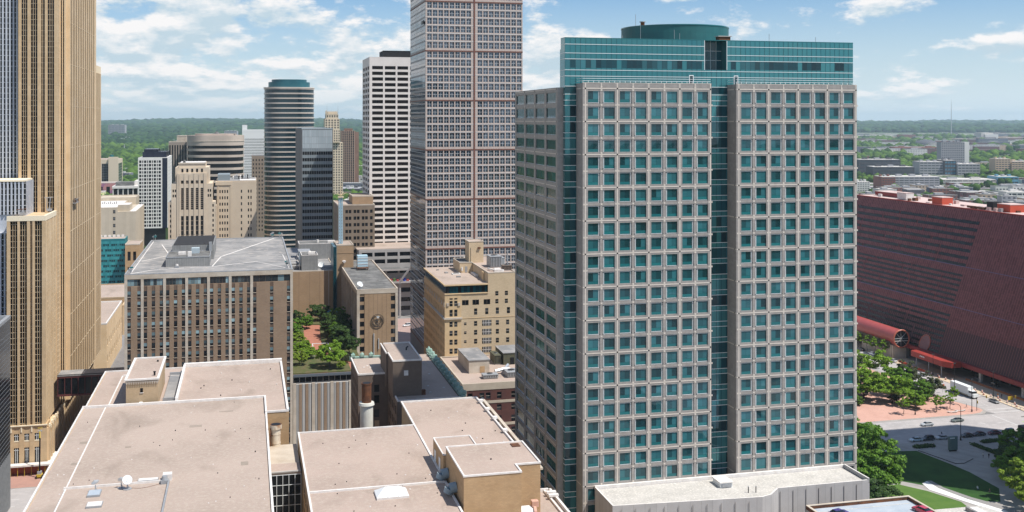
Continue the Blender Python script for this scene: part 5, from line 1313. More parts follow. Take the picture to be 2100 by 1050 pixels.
# ------------------------------------------------------------------ the pink stone tower right of centre
def center_tower():
    u0, u1, v0, v1, H = 78.7, 124, 480, 526, 172
    pk = mat('pink_stone', (.53, .445, .39), .7, (.47, .39, .34), .2); gs = mat('grey_side_face', (.16, .155, .16), .4, (.20, .19, .19), .3); rb = mat('red_brown_stone', (.17, .075, .055), .6)  # left face is darker and greyer than the front
    t = T('office_tower', 'tall tower with a fine pinkish-white window grid and dark red horizontal bands', 'skyscraper', u0, v0, 0)
    b = t.mb(); fr = t.mb(); d = .35
    b.box(u0 + d, u1, v0 + d, v1, 0, H, pk)
    belts = [143.3 + 22.45*k for k in (1, 0, -1, -2, -3, -4, -5, -6)]
    mid = 101.2; F_ = ('F', v0)
    wcol = []
    for (a0, a1, n) in ((u0 + .5, mid - 1.3, 8), (mid + 1.3, u1 - .3, 8)):
        p = (a1 - a0)/n
        wcol += [(a0 + p*i + .24, a0 + p*(i+1) - .24) for i in range(n)]
    def tp(b_, face, a0, z0, o, w, h):
        for i in range(2):
            for j in range(2): fquad(b_, face, a0 + w*i/2 + .05, a0 + w*(i+1)/2 - .05, z0 + h*j/2 + .05, z0 + h*(j+1)/2 - .05, o, win_sky)
        fbox(b_, face, a0, a0 + w, z0 + h/2 - .045, z0 + h/2 + .045, o + .001, o + .09, whitemetal)
        fbox(b_, face, a0 + w/2 - .045, a0 + w/2 + .045, z0, z0 + h, o + .001, o + .07, whitemetal)
    rows = []
    for bz in belts:
        for k in range(6):
            z0 = bz + .75 + 3.62*k + .45; rows.append((z0 - .1, z0 + 2.62))
    rows = sorted(r for r in rows if r[0] > 2 and r[1] < H - 1)
    facade(t, b, F_, u0, u1, 0, H, wcol, rows, d, pk, pk, tp)
    # left face
    cl = cols_even(v0 + d + .5, v1, 12, .86); 
    def tq(b_, face, a0, z0, o, w, h):
        fquad(b_, face, a0, a0 + w, z0, z0 + h, o, win_sky)
        fbox(b_, face, a0, a0 + w, z0 + h/2 - .05, z0 + h/2 + .05, o + .001, o + .12, whitemetal)
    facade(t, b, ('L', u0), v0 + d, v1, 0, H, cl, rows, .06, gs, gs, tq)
    t.part('wall', b)
    for bz in belts:
        fbox(fr, F_, u0 - .05, u1, bz - .42, bz + .1, .001, .14, rb); fbox(fr, ('L', u0), v0, v1, bz - .42, bz + .1, .001, .14, rb)
    fbox(fr, F_, mid - .35, mid + .35, 0, H, .141, .2, rb)
    for r in rows: fbox(fr, F_, u0, u1, r[1] + .28, r[1] + .42, .001, .06, whitemetal)
    t.part('belt', fr, kind='stuff')
    b = t.mb(); b.box(u0 - .3, u1 + .3, v0 - .3, v1 + .3, H + .002, H + 4, rb); t.part('roof', b)
    b = t.mb(); b.box(u0 - .7, u0 - .36, v0 + 2.0, v0 + 8, 155.5, 157, black); t.part('work_platform', b)
    t.finish(100)
center_tower()

def white_tower():
    u0, u1, v0, v1, H = 71.2, 112, 640, 679, 148.8
    wc = mat('white_precast', (.72, .675, .625), .75, (.66, .61, .565), .15)
    cols = [(u0 + 1.6 + 7.55*i, u0 + 1.6 + 7.55*i + 6.5) for i in range(5)]
    rows = [(141.9 - 3.38*k, 143.9 - 3.38*k) for k in range(33)]
    def tp(b_, face, a0, z0, o, w, h):
        fquad(b_, face, a0, a0 + w, z0, z0 + h, o, wt_glass)
        for i in range(1, 5): fbox(b_, face, a0 + w*i/5 - .06, a0 + w*i/5 + .06, z0, z0 + h, o + .001, o + .1, dark_int)
    wt_glass = mat('white_tower_glass', (.012, .009, .008), .12, rnd=(.03, .022, .02), spec=.2)
    t = building('office_tower', 'white precast tower with broad dark horizontal windows and a black rooftop box', u0, u1, v0, v1, H, wc, None, {
        'F': dict(cols=cols, rows=rows[::-1], d=.6, tpl=tp), 'L': dict(cols=lambda a, b_: cols_even(a, b_, 3, .8), rows=rows[::-1], d=.6, tpl=tp)}, cat='skyscraper', finish=False)
    t.finish(100)
    b = t.mb(); ring(b, u0, u1, v0, v1, H + .002, H + .5, .6, wc); b.box(u0 + .7, u1 - .7, v0 + .7, v1 - .7, H + .003, H + .1, greyroof); t.part('roof', b)
    p = T('mechanical_penthouse', 'wide black box on top of the white precast tower', 'rooftop structure', 80, 652, H)
    b = p.mb(); b.box(81, 111.9, 652, 672, H + .1, 153.6, dark_int); p.part('wall', b)
    b = p.mb(); b.box(80.8, 112, 651.8, 672.2, 153.602, 153.9, black); p.part('roof', b)
    q = T('rooftop_antenna', 'cluster of thin antennas on the black box of the white tower', 'antenna', 103, 655, 153.9)
    b = q.mb()
    for i in range(9):
        x = 98 + i*1.5; h = random.uniform(1.5, 4.5); b.cyl(x, 655, 153.9, 153.9 + h, .1, grey_metal, 5); b.tube((x - .7, 655, 153.9 + h*.7), (x + .9, 655, 153.9 + h*.75), .07, grey_metal, 4)
    q.part('mast', b)
    # stepped podium under it
    s = T('podium_building', 'stepped precast podium with deep dark bays under the white tower', 'building', 68, 600, 0)
    b = s.mb(); 
    pr = mat('podium_precast', (.40, .38, .36), .8, (.35, .33, .31), .15)
    lev = [(606, 37.5, 30.4), (600, 29.6, 22.0)]
    b.box(62, 112, 612, 639.9, 0, 38, pr); b.box(61, 112, 611, 639.9, 38.01, 38.4, gravel)
    cl = [(63.5 + 7.2*i, 63.5 + 7.2*i + 6.1) for i in range(6)]
    facade(s, b, ('F', 610), 62, 112, 0, 38, cl, [(3, 5.5), (8, 10.5), (13.4, 16), (18.2, 20.8), (24.4, 27.2), (30, 32.4), (34.0, 36.4)], .9, pr, pr, tpl_plain(win_black, 'pw', 3))
    b.box(62, 112, 610.91, 611.99, 0, 38, dark_int)
    s.part('wall', b)
    b = s.mb(); b.box(60, 111, 604.5, 609.9, 26.5, 27.6, pr); b.box(60, 111, 602.5, 609.9, 19.6, 20.6, pr); b.box(60.2, 110.8, 604.8, 609.7, 27.61, 27.8, darkroof)
    for i in range(5): b.box(66 + i*9, 66.9 + i*9, 603.5, 604.4, 0, 19.5, pr)
    b.tube((84, 603, 20), (93, 600, 33), .6, pr, 6)
    s.part('terrace', b)
    s.finish(50)
    q = T('terrace_planting', 'red and blue flower planters on the podium terrace of the white tower', 'planter', 72, 603, 20.6)
    b = q.mb()
    for i in range(10): c = random.choice(((.35, .06, .05), (.05, .08, .4), (.10, .16, .05))); m = mat('planter_%d' % (int(c[0]*100)), c, .8); b.box(71 + i*1.9, 72.3 + i*1.9, 603, 604.4, 20.61, 21.6 + (i % 3)*.4, m)
    q.part('planter_box', b)
white_tower()

# ------------------------------------------------------------------ middle-distance towers
def stadium(u0, u1, v0, v1, n=12, r=None):
    """rounded-rectangle outline"""
    r = r or (v1 - v0)/2; pts = []
    for (cx_, cy_, a0) in ((u1 - r, v0 + r, -90), (u1 - r, v1 - r, 0), (u0 + r, v1 - r, 90), (u0 + r, v0 + r, 180)):
        for k in range(n + 1): a = R(a0 + 90*k/n); pts.append((cx_ + r*math.cos(a), cy_ + r*math.sin(a)))
    return pts
def grey_glass():
    u0, u1, v0, v1, H = 34.6, 54.4, 700, 790, 105.7
    gp = mat('dark_granite_flank', (.16, .155, .15), .7, (.12, .118, .115), .1, streak=(1, 1, .15)); sg = mat('silver_spandrel_glass', (.20, .235, .26), .15, rnd=(.24, .28, .30), spec=.8, coat=.4); tg = mat('silver_top_glass', (.36, .42, .45), .12, rnd=(.44, .50, .53), spec=.8, coat=.4)
    t = T('office_tower', 'slim grey glass tower with dark side wall and silver top storeys', 'skyscraper', u0, v0, 0)
    b = t.mb(); b.box(u0, u1, v0 + .3, v1, 0, H, gp); t.part('wall', b)
    b = t.mb(); g = t.mb(); f = ('F', v0 + .3)
    top = H - 12.3
    for i in range(13):
        a = u0 + .4 + (u1 - u0 - .8)*i/13; c = a + (u1 - u0 - .8)/13
        for (z0, z1) in ((top, top + 3), (top + 3, top + 7.4), (top + 7.4, H - .3)): fquad(g, f, a + .06, c - .06, z0 + .06, z1 - .06, .03, tg)
        fbox(b, f, a - .07, a + .07, 0, H, .031, .16, grey_metal)
    z = top
    while z > 5:
        for i in range(13):
            a = u0 + .4 + (u1 - u0 - .8)*i/13; c = a + (u1 - u0 - .8)/13
            fquad(g, f, a + .06, c - .06, z - 2.0, z - .05, .03, sg)
        z -= 4.15
    t.part('spandrel_glass', g, kind='stuff'); t.part('mullion', b, kind='stuff')
    z = top
    while z > 5:
        t.window(f, u0 + .5, z - 4.1, .035, u1 - u0 - 1, 2.05, tpl_plain(win_black, 'rb', 13, 1)); z -= 4.15
    b = t.mb(); ring(b, u0 - .1, u1 + .1, v0 + .1, v1, H + .002, H + .6, .5, tg); b.box(u0 + .5, u1 - .5, v0 + .8, v1 - .6, H + .003, H + .1, darkroof); t.part('roof', b)
    t.finish(60)
grey_glass()
def round_dark():
    t = T('office_tower', 'rounded tower of dark teal glass with thin cream bands and a teal cap', 'skyscraper', 13, 850, 0)
    cb = mat('cream_band', (.66, .58, .50), .7); gl = mat('dark_teal_band_glass', (.006, .022, .030), .08, (.010, .032, .040), .1, spec=.5)
    u0, u1, v0, v1, H = 13.4, 52.4, 848, 878, 136.5
    b = t.mb(); b.prism(stadium(u0 + .4, u1 - .4, v0 + .4, v1 - .4, 14, 13), 0, H, gl); t.part('glass', b)
    z = H; 
    while z > 10:
        b = t.mb(); b.prism(stadium(u0, u1, v0, v1, 14, 13), z - .95, z - .55, cb); b.prism(stadium(u0 + .15, u1 - .15, v0 + .15, v1 - .15, 14, 13), z - .3, z, cb); t.part('band', b); z -= 3.78
    cap = mat('teal_cap', (.02, .10, .125), .3, (.03, .12, .14), .4)
    b = t.mb(); b.prism(stadium(u0 + 3.5, u1 - 3.5, v0 + 2, v1 - 2, 14, 12), H + .002, 141.2, cap); b.prism(stadium(u0 + 6, u1 - 6, v0 + 3, v1 - 3, 14, 10), 141.202, 143.2, cap); t.part('cap', b)
    b = t.mb(); b.prism(stadium(u0 - .2, u1 + .2, v0 - .2, v1 + .2, 14, 13), H + .001, H + .6, cb); b.cyl(16.5, 851, 70, 71, .4, coping, 6) if False else None; t.part('parapet', b)
round_dark()
def round_beige():
    t = T('office_building', 'broad rounded beige building with dark ribbon windows, seven storeys showing', 'building', -58, 1150, 0)
    st = mat('mauve_beige_stone', (.50, .41, .345), .8, (.44, .36, .30), .1); H = 95.4
    u0, u1, v0, v1 = -60, -2, 1150, 1190
    b = t.mb(); b.prism(stadium(u0 + .8, u1 - .8, v0 + .8, v1 - .8, 14, 19), 0, H - 8, win_black); t.part('glass', b)
    b = t.mb(); b.prism(stadium(u0, u1, v0, v1, 14, 20), H - 10.5, H, st); b.prism(stadium(u0 + 1, u1 - 1, v0 + 1, v1 - 1, 14, 19), H + .002, H + .1, gravel); t.part('wall', b)
    z = H - 13.6
    while z > 20:
        b = t.mb(); b.prism(stadium(u0, u1, v0, v1, 14, 20), z - 2.5, z, st); t.part('band', b); z -= 6.6
    b = t.mb(); b.prism(stadium(u0 - .3, u1 + .3, v0 - .3, v1 + .3, 14, 20), H - 6.2, H - 5.6, limestone); b.prism(stadium(u0 + 8, u1 - 8, v0 + 6, v1 - 6, 14, 12), H + .101, H + 1.6, st); t.part('parapet', b)
    b = t.mb(); b.cyl(-30, 1165, H + 1.6, H + 4.2, 4.2, darkroof, 4, .4); b.box(-12, -10, 1160, 1162, H + 1.6, H + 3, grey_metal); t.part('roof_unit', b)
    building('office_building', 'small brown ribbed building at the left shoulder of the rounded beige one', -79, -61, 1180, 1210, 88, mat('brown_ribbed', (.30, .25, .21), .8), darkroof, {'F': dict(cols=lambda a, b_: cols_even(a, b_, 7, .55), rows=[(20, 85)], d=.5, tpl=tpl_plain(win_black, 'rr', 1, 12))}, cope=limestone)
    p = T('mechanical_penthouse', 'tan penthouse on the small brown ribbed building', 'rooftop structure', -70, 1190, 88)
    b = p.mb(); b.box(-71, -61.5, 1184, 1205, 88.2, 94.5, limestone); p.part('wall', b); b = p.mb(); b.box(-71.2, -61.3, 1183.8, 1205.2, 94.502, 95, limestone); p.part('roof', b)
round_beige()
building('office_tower', 'white office tower with fine vertical fins behind the round dark tower', -4.6, 22, 1300, 1330, 97.5, mat('white_fin', (.74, .73, .71), .7), greyroof, {
    'F': dict(cols=lambda a, b: cols_even(a, b, 22, .42, .4), rows=rows_even(6, 90, 26, .72), d=.5, tpl=tpl_plain(win_dark, 'vf'))}, cope=mat('white_fin', (.74, .73, .71)), cope_h=2.5, cap=60)
building('rooftop_box', 'small white block on the roof edge of the finned white tower', -4.5, 1.2, 1303, 1315, 105.5, MATS['white_fin'], greyroof, {}, z0=97.6, cat='rooftop structure')

def steeple():
    t = T('apartment_tower', 'tall cream stepped tower with ornate pointed crown, far behind the grey glass tower', 'skyscraper', 104.5, 1500, 0)
    st = mat('cream_tower_stone', (.66, .55, .41), .8, (.60, .49, .36), .1)
    u0, u1, v0 = 104.5, 128.5, 1500
    b = t.mb()
    def seg(a0, a1, z0, z1, n, rows):
        dd = .8; b.box(a0 + dd, a1, v0 + dd + (a0 - u0)*.3, v0 + 24, z0, z1, st)
        facade(t, b, ('F', v0 + (a0 - u0)*.3), a0, a1, z0, z1, cols_even(a0, a1, n, .5), rows_even(z0 + 1, z1 - .5, rows, .6), dd, st, st, tpl_plain(win_dark, 'st'))
        facade(t, b, ('L', a0), v0 + dd + (a0 - u0)*.3, v0 + 24, z0, z1, cols_even(v0 + dd + (a0-u0)*.3, v0 + 24, n, .5), rows_even(z0 + 1, z1 - .5, rows, .6), dd, st, st, tpl_plain(win_dark, 'st'))
    seg(u0 + 12, u1 + 2, 0, 80, 4, 22); seg(u0 - 3 + 3, u1 - 2, 80.01, 98, 7, 5); seg(u0 + 1, u1 - 3, 98.01, 113, 5, 4); seg(u0 + 3, u1 - 4.5, 113.01, 119.5, 5, 1)
    b.box(u0 - 2, u0 + 12.7, v0 + 6, v0 + 24, 0, 80, st)
    t.part('wall', b)
    b = t.mb()
    for i in range(7):
        x = u0 + 3 + i*2.4; b.box(x, x + .9, v0 + .5, v0 + 1.4, 119.52, 122.5, st); b.cyl(x + .45, v0 + .95, 122.501, 124.6, .5, st, 6, .05)
    for i in range(5):
        y = v0 + 4 + i*4; b.box(u0 + 3, u0 + 3.9, y, y + .9, 119.52, 122.5, st); b.cyl(u0 + 3.45, y + .45, 122.501, 124.6, .5, st, 6, .05)
    for x in (u0 + 4, u1 - 5): b.cyl(x, v0 + 1.5, 119.52, 131, .25, grey_metal, 6, .08)
    b.box(u0 + 5, u1 - 6, v0 + 5, v0 + 18, 119.52, 123, st)
    t.part('crown', b); t.finish(60)
steeple()
def brown_apt():
    t = T('apartment_tower', 'broad brown brick apartment tower with vertical ribs among distant trees', 'building', 155, 1800, 0)
    br = mat('red_brown_tower', (.20, .115, .08), .85, (.25, .15, .11), .1); u0, u1, v0 = 153, 183, 1800
    b = t.mb(); b.box(u0 + .8, u1 - 6, v0 + 1.5, v0 + 22, 0, 93, br); b.box(u1 - 6, u1, v0 + 4, v0 + 22, 0, 91, br)
    for i in range(7): x = u0 + 1 + i*3.4; b.box(x, x + 1.5, v0, v0 + 1.49, 0, 93 + (i % 2)*1.2, mat('pale_brown_rib', (.34, .24, .18), .85))
    b.box(u0 + 6, u1 - 10, v0 + 6, v0 + 16, 93.01, 97, br); t.part('wall', b)
    for i in range(6):
        x = u0 + 2.6 + i*3.4
        for k in range(22): t.window(('F', v0 + 1.45), x + .1, 6 + k*4, .02, 1.6, 2.2, tpl_plain(win_black, 'ba'))
    t.finish(60)
brown_apt()
building('office_block', 'drab brown office block with small square windows right of the grey glass tower', 51, 72, 620, 655, 62.5, mat('drab_brown', (.24, .19, .14), .85, (.21, .165, .125), .2), gravel, {  # even drab brown with faint mottling
    'F': dict(cols=lambda a, b: [(a + 4.2 + 4.7*(i//2) + (i % 2)*1.9, a + 5.7 + 4.7*(i//2) + (i % 2)*1.9) for i in range(7)], rows=rows_even(4, 61, 15, .5), d=.3, tpl=tpl_plain(win_black, 'sb')),
    'L': dict(cols=lambda a, b: cols_even(a, b, 6, .3), rows=rows_even(4, 58, 15, .5), d=.3, tpl=tpl_plain(win_black, 'sc'))}, cope=limestone, cap=80)
building('rooftop_structure', 'long tan penthouse on the drab brown office block', 60, 72, 628, 650, 67, MATS['tan_brown_brick'], gravel, {}, z0=62.7, cope=limestone, cat='rooftop structure')

def grid_tower():
    wc = mat('white_grid', (.72, .70, .66), .7, (.66, .64, .60), .2); bk = mat('navy_black_panel', (.012, .015, .03), .25, (.02, .025, .04), .3)
    u0, u1, v0, v1, H = -92.8, -68.6, 1000, 1060, 78.3
    t = T('office_tower', 'white-gridded office tower with a black side strip and black rooftop screen', 'skyscraper', u0, v0, 0)
    b = t.mb(); d = .6; um = u0 + 20.4
    b.box(u0 + d, u1, v0 + d, v1, 15.5, H, wc)
    cols = []; x = u0 + .9
    for i in range(9):
        w = 1.95 if i % 2 == 0 else .9
        cols.append((x, x + w)); x += w + .62
    rows = [(H - 2.6 - 3.15*k - 2.2, H - 2.6 - 3.15*k) for k in range(19)][::-1]
    facade(t, b, ('F', v0), u0, um, 15.5, H, [c for c in cols if c[1] < um - .1], rows, d, wc, wc, tpl_plain(win_black, 'gt'))
    fbox(b, ('F', v0), um, u1 + .5, 15.5, H - .5, -d, -.2, bk)
    facade(t, b, ('R', u1 + .6), v0 + d, v1, 15.5, H, cols_even(v0 + d, v1, 12, .45), rows, d, wc, wc, tpl_plain(win_black, 'gr'))
    b.box(u0 + 2, u1 - 1, v0 + 2, v1 - 2, 0, 15.49, win_black)
    t.part('wall', b)
    b = t.mb(); b.box(u0 + 3.5, u1 - .5, v0 + 3, v1 - 20, H + .01, H + 4.8, bk); b.box(u0 + 4.6, u1 - 8, v0 + 5, v1 - 25, H + 4.81, H + 7.2, bk)
    for i in range(9): b.box(u1 - 9 + i*1.1, u1 - 8.7 + i*1.1, v0 + 5, v0 + 9, H + 4.81, H + 6 + (i % 3), bk)
    t.part('rooftop_screen', b)
    t.finish(100)
grid_tower()

def deco():
    st = mat('deco_stone', (.62, .525, .405), .85, (.55, .455, .345), .12)
    u0, u1, v0, H = -52.4, -23.2, 800, 80.6
    t = T('deco_tower', 'cream art deco tower with stepped shoulders and deep vertical window bays', 'building', u0, v0, 0)
    b = t.mb(); d = .5
    rows = [(6 + 3.6*k, 8.0 + 3.6*k) for k in range(20)]
    # shoulders
    for (a0, a1, z1, vv) in ((u0 - 1.6, u0 + 4.6, 53, v0 + 1), (u1 - 4.4, u1 + 1.8, 53, v0 + 1), (u0 + 0.6, u0 + 4.7, 66, v0 + .5), (u1 - 4.5, u1 - .4, 66, v0 + .5)):
        b.box(a0 + d, a1 - .01, vv + d, v0 + 40, 0, z1, st)
        facade(t, b, ('F', vv), a0, a1, 0, z1, [(a0 + (a1 - a0)*.2, a0 + (a1 - a0)*.44), (a0 + (a1 - a0)*.56, a0 + (a1 - a0)*.8)], [r for r in rows if r[1] < z1 - 1 and r[0] > (53 if z1 > 60 else 0)], d, st, st, tpl_plain(win_dark, 'dw'))
    # centre
    c0, c1 = u0 + 4.6, u1 - 4.4
    b.box(c0, c1, v0 + d, v0 + 38, 0, H - 7, st); b.box(c0 - 1.4, c1 + 1.4, v0 + 2, v0 + 36, 60, H - 3, st); b.box(c0 + 1, c1 - 1, v0 + 3, v0 + 34, H - 7, H, st)
    p = (c1 - c0)/6; cl = [(c0 + p*(i + .5) + .95, c0 + p*(i + 1.5) - .65) for i in range(5)]
    facade(t, b, ('F', v0), c0, c1, 0, H - 7.01, cl, [(5, 43), (47.5, 63), (66, 68.4)], d, st, st, tpl_plain(win_black, 'db', 1, 11, MATS['drab_brown'], .5))
    for i in range(5): b.box(cl[i][0] + .2, cl[i][1] - .2, v0 + 1.9, v0 + 1.99, H - 10.5 + 4.5 - .3, H - 10.5 + 6.6, win_black)
    for i in range(6): x = c0 + p*(i + .5); b.box(x - .3, x + .3, v0 - .3, v0 - .001, 30, H - 8 + (i % 2), st)
    # R flank
    b.box(u1 + 1.9, u1 + 2.3, v0 + 3, v0 + 40, 0, 50, st)
    t.part('wall', b)
    b = t.mb(); b.box(c0 + 1.4, c1 - 1.4, v0 + 3.4, v0 + 33, H + .002, H + .3, coping); b.box(c0 + .6, c1 - .6, v0 + 2.6, v0 + 2.99, H - .6, H + .5, limestone); b.cyl(c0 + 4.5, v0 + 8, H + .3, H + 2.2, .9, darkroof, 8); t.part('roof', b)
    t.finish(100)
    # tan neighbour to the right
    s = mat('tan_slab_stone', (.60, .50, .375), .85, (.54, .44, .33), .08)
    t = T('office_block', 'plain tan block with paired windows joined to the right of the deco tower', 'building', -22, 812, 0)
    b = t.mb(); a0, a1 = -20.8, 7.4
    b.box(a0 + .4, a1, 812.4, 860, 0, 67, s)
    cl = [(a0 + 1.8 + 1.75*i, a0 + 2.7 + 1.75*i) for i in range(4)] + [(a0 + 17, a0 + 17.9), (a0 + 22, a0 + 22.9), (a0 + 23.8, a0 + 24.7)]
    cl[3] = (a0 + 7.05, a0 + 7.95)
    rr = [(3 + 4.6*k, 5.2 + 4.6*k) for k in range(13)]
    facade(t, b, ('F', 812), a0, a1, 0, 66.6, cl, rr, .4, s, s, tpl_plain(win_dark, 'tw'))
    for x in (a0 + .9, a0 + 9.3, a0 + 9.9): fbox(b, ('F', 812), x, x + .5, 0, 66, .001, .25, s)
    b.box(a0 - 1, a0 + 10, 811.5, 855, 64, 66.5, s)
    t.part('wall', b)
    b = t.mb(); b.box(a0 + .5, a1 - .4, 813, 859, 67.002, 67.1, greyroof); b.box(a1 - 12, a1 - .6, 814, 830, 67.101, 67.4, coping); t.part('roof', b)
    b = t.mb()
    for i in range(10): x = a0 + 11 + i*1.3; b.box(x, x + .8, 835, 845, 67.11, 69 + (i % 3)*.6, random.choice((grey_metal, dark_int, coping)))
    b.box(a0 + .3, a0 + 9, 822, 846, 67.11, 71.2, mat('blue_grey_screen', (.22, .26, .28), .7)); t.part('roof_unit', b)
    t.finish(100)
deco()
building('apartment_tower', 'narrow brown brick block squeezed between the tan block and the round dark tower', 5, 18, 1000, 1030, 79, MATS['red_brown_tower'] if 'RBX' in MATS else mat('dull_brown_block', (.26, .20, .15), .85), darkroof, {
    'F': dict(cols=lambda a, b: cols_even(a, b, 5, .4), rows=rows_even(10, 77, 18, .5), d=.3, tpl=tpl_plain(win_black, 'nb'))}, cap=40)
def beige_left():
    s = mat('pale_beige_panel', (.58, .50, .385), .85, (.51, .435, .33), .1, brick=(2.2, 60, (.88, .88, .88), .05, 0))
    t = T('office_block', 'windowless pale beige block with white-edged roof steps, left of the black and white tower', 'building', -100, 760, 0)
    b = t.mb(); b.box(-104, -72, 760, 822, 0, 50.3, s); b.box(-104, -83.5, 760.01, 822, 50.301, 53.2, s); b.box(-104, -78, 822.01, 850, 0, 55, s); b.box(-83.49, -76.0, 762, 780, 50.301, 54.7, s)
    t.part('wall', b)
    b = t.mb(); b.box(-103, -83.8, 760.4, 821, 53.202, 53.3, coping); b.box(-75.9, -72.2, 760.3, 821, 50.302, 50.42, coping); b.box(-83.4, -76.2, 762.3, 779.8, 54.702, 54.8, coping); ring(b, -104, -78, 822.1, 850, 55.002, 55.6, .5, limestone); t.part('roof', b)
    for k in range(5): t.window(('F', 760), -86.3, 50.4 - 4.6*k - 1.2, .02, 1.4, 2.2, tpl_plain(win_dark, 'bl', 2, 2, grey_metal, .12))
    b = t.mb()
    for i in range(9): b.box(-98 + i*1.3, -97.6 + i*1.3, 790, 790.4, 53.31, 54.2 + (i % 3)*.4, dark_int)
    t.part('roof_vent', b); t.finish(50)
beige_left()
def teal_left():
    u0, u1, v0, v1, H = -95, -72.6, 700, 716, 38.2
    t = T('office_block', 'teal-panelled office block with gravel roof beside the ochre tower', 'building', u0, v0, 0)
    tp_ = mat('teal_enamel_panel', (.025, .20, .22), .45, rnd=(.05, .30, .32), rpow=1)
    b = t.mb(); b.box(u0, u1, v0 + .2, v1, 0, H, mat('teal_panel_base', (.02, .17, .19), .5)); t.part('wall', b)
    b = t.mb()
    for i in range(19):
        for k in range(20):
            if k % 2 == 1 and (i * 7 + k) % 5 < 3: continue
            a = u0 + .3 + i*1.17; z = H - 1.2 - k*1.62
            fquad(b, ('F', v0 + .2), a, a + 1.09, z - 1.5, z, .02, tp_)
    for k in range(20):
        for j in range(8): z = H - 1.2 - k*1.62; fquad(b, ('R', u1), v0 + .4 + j*1.9, v0 + 2.2 + j*1.9, z - 1.5, z, .02, tp_)
    t.part('panel', b, kind='stuff')
    for k in range(10):
        for i in range(19):
            if (i * 3 + k) % 4 != 1: t.window(('F', v0 + .2), u0 + .5 + i*1.17, H - 4.0 - k*3.24, .03, .72, 1.15, tpl_plain(win_black, 'tl'))
    b = t.mb(); b.box(u0 + .3, u1 - .3, v0 + .5, v1 - .3, H + .002, H + .1, gravel); ring(b, u0, u1, v0 + .1, v1, H + .003, H + .35, .3, tp_)
    for i in range(6): b.box(u0 + 6 + i*2.6, u0 + 7.4 + i*2.6, v1 - 3, v1 - 1.5, H + .11, H + 1.3, coping)
    t.part('roof', b); t.finish(100)
    building('office_block', 'small orange-tan brick building tucked behind the teal-panelled block', -71.5, -63.2, 690, 712, 35.5, tanbrick, gravel, {
        'F': dict(cols=lambda a, b_: [(a + 1.4, a + 3.2), (a + 4.6, a + 6.4)], rows=[(8, 10), (14, 16), (20, 22), (26, 31.5)], d=.3, tpl=tpl_plain(win_black, 'ot', 3))}, cope=limestone)
    building('parking_garage', 'low brown-roofed tan building at the foot of the teal-panelled block', -90, -58.5, 600, 650, 17.5, tanbrick, gravel, {}, cope=tanbrick2)
    b_ = building('office_block', 'low ochre stone building with tall dark windows beside the brick alley', -62.5, -50, 590, 640, 15, mastic, gravel, {
        'F': dict(cols=lambda a, b: [(a + 4.3, a + 6)], rows=[(5, 12)], d=.3, tpl=tpl_plain(win_black, 'oz', 2))}, cope=mastic2)
    building('office_block', 'long low tan wing stretching behind the ochre tower base', -75, -59.5, 500, 560, 22, mastic2, gravel, {'R': dict(cols=lambda a, b: cols_even(a, b, 9, .4), rows=[(5, 8), (12, 15)], d=.3, tpl=tpl_plain(win_black, 'lw'))}, cope=coping)
teal_left()
def civic():
    t = T('office_building', 'low cream office building with dark glass bays standing among trees at the far left', 'building', -213, 1700, 0)
    s = mat('cream_civic', (.62, .52, .39), .85); b = t.mb()
    b.box(-222, -186, 1700, 1760, 0, 52, s); b.box(-199, -185.5, 1694, 1699.99, 0, 56, s)
    t.part('wall', b); f = ('F', 1700)
    for k in range(5): t.window(f, -219, 30 + k*4, .05, 8, 2, tpl_plain(win_black, 'cv'))
    t.window(f, -209, 16, .06, 9, 30, tpl_plain(win_black, 'cw', 4, 8, grey_metal, .2))
    t.window(('R', -186), 1702, 14, .06, 50, 32, tpl_plain(win_black, 'cx', 8, 8, grey_metal, .25))
    b = t.mb(); b.box(-221, -187, 1701, 1759, 52.002, 52.3, gravel); b.cyl(-196, 1706, 56, 59, 3, teal_band, 12); t.part('roof', b); t.finish(20)
    for (u0, u1, v0, v1, z, m, lab) in ((-262, -175, 1610, 1640, 22, (.30, .13, .22), 'long low building with a magenta and orange painted front at the far left'), (-250, -190, 1560, 1590, 12, (.55, .5, .42), 'low pale garage in front of the painted building at the far left')):
        building('low_building', lab, u0, u1, v0, v1, z, mat('wall_%d' % int(z), m, .8, (m[0]*1.5, m[1]*1.6, m[2]*.9), .06, lo=.48, hi=.52), gravel, {'F': dict(cols=lambda a, b_: cols_even(a, b_, 9, .5), rows=[(4, z - 5)], d=.3, tpl=tpl_plain(win_black, 'pg', 2))}, cope=coping)
    # arcade building
    t = T('arcade_building', 'low building with slender white arches over dark glass, left of the white-gridded tower', 'building', -142, 1250, 0)
    b = t.mb(); b.box(-142, -100, 1252, 1300, 0, 36, win_black); b.box(-143, -99, 1249.4, 1302, 36.002, 38.5, coping); b.box(-140, -121, 1255, 1275, 38.51, 42.5, darkroof); b.box(-120.9, -100, 1262, 1290, 38.51, 43.5, coping); t.part('wall', b)
    for i in range(9):
        x = -142.5 + i*5.2; b = t.mb(); b.box(x, x + .9, 1250, 1251.9, 0, 36, coping)
        n = 6
        for k in range(n):
            a = k/n*math.pi/2; b.box(x + .9, x + .9 + 2.1*(1 - math.cos(a)), 1250.4, 1251.6, 36 - 3*math.cos(a) if False else 36 - 3.0*(1 - math.sin(a)) , 36 - 3.0*(1 - math.sin(min(a + math.pi/2/n, math.pi/2))), coping)
        t.part('arch_pier', b)
civic()

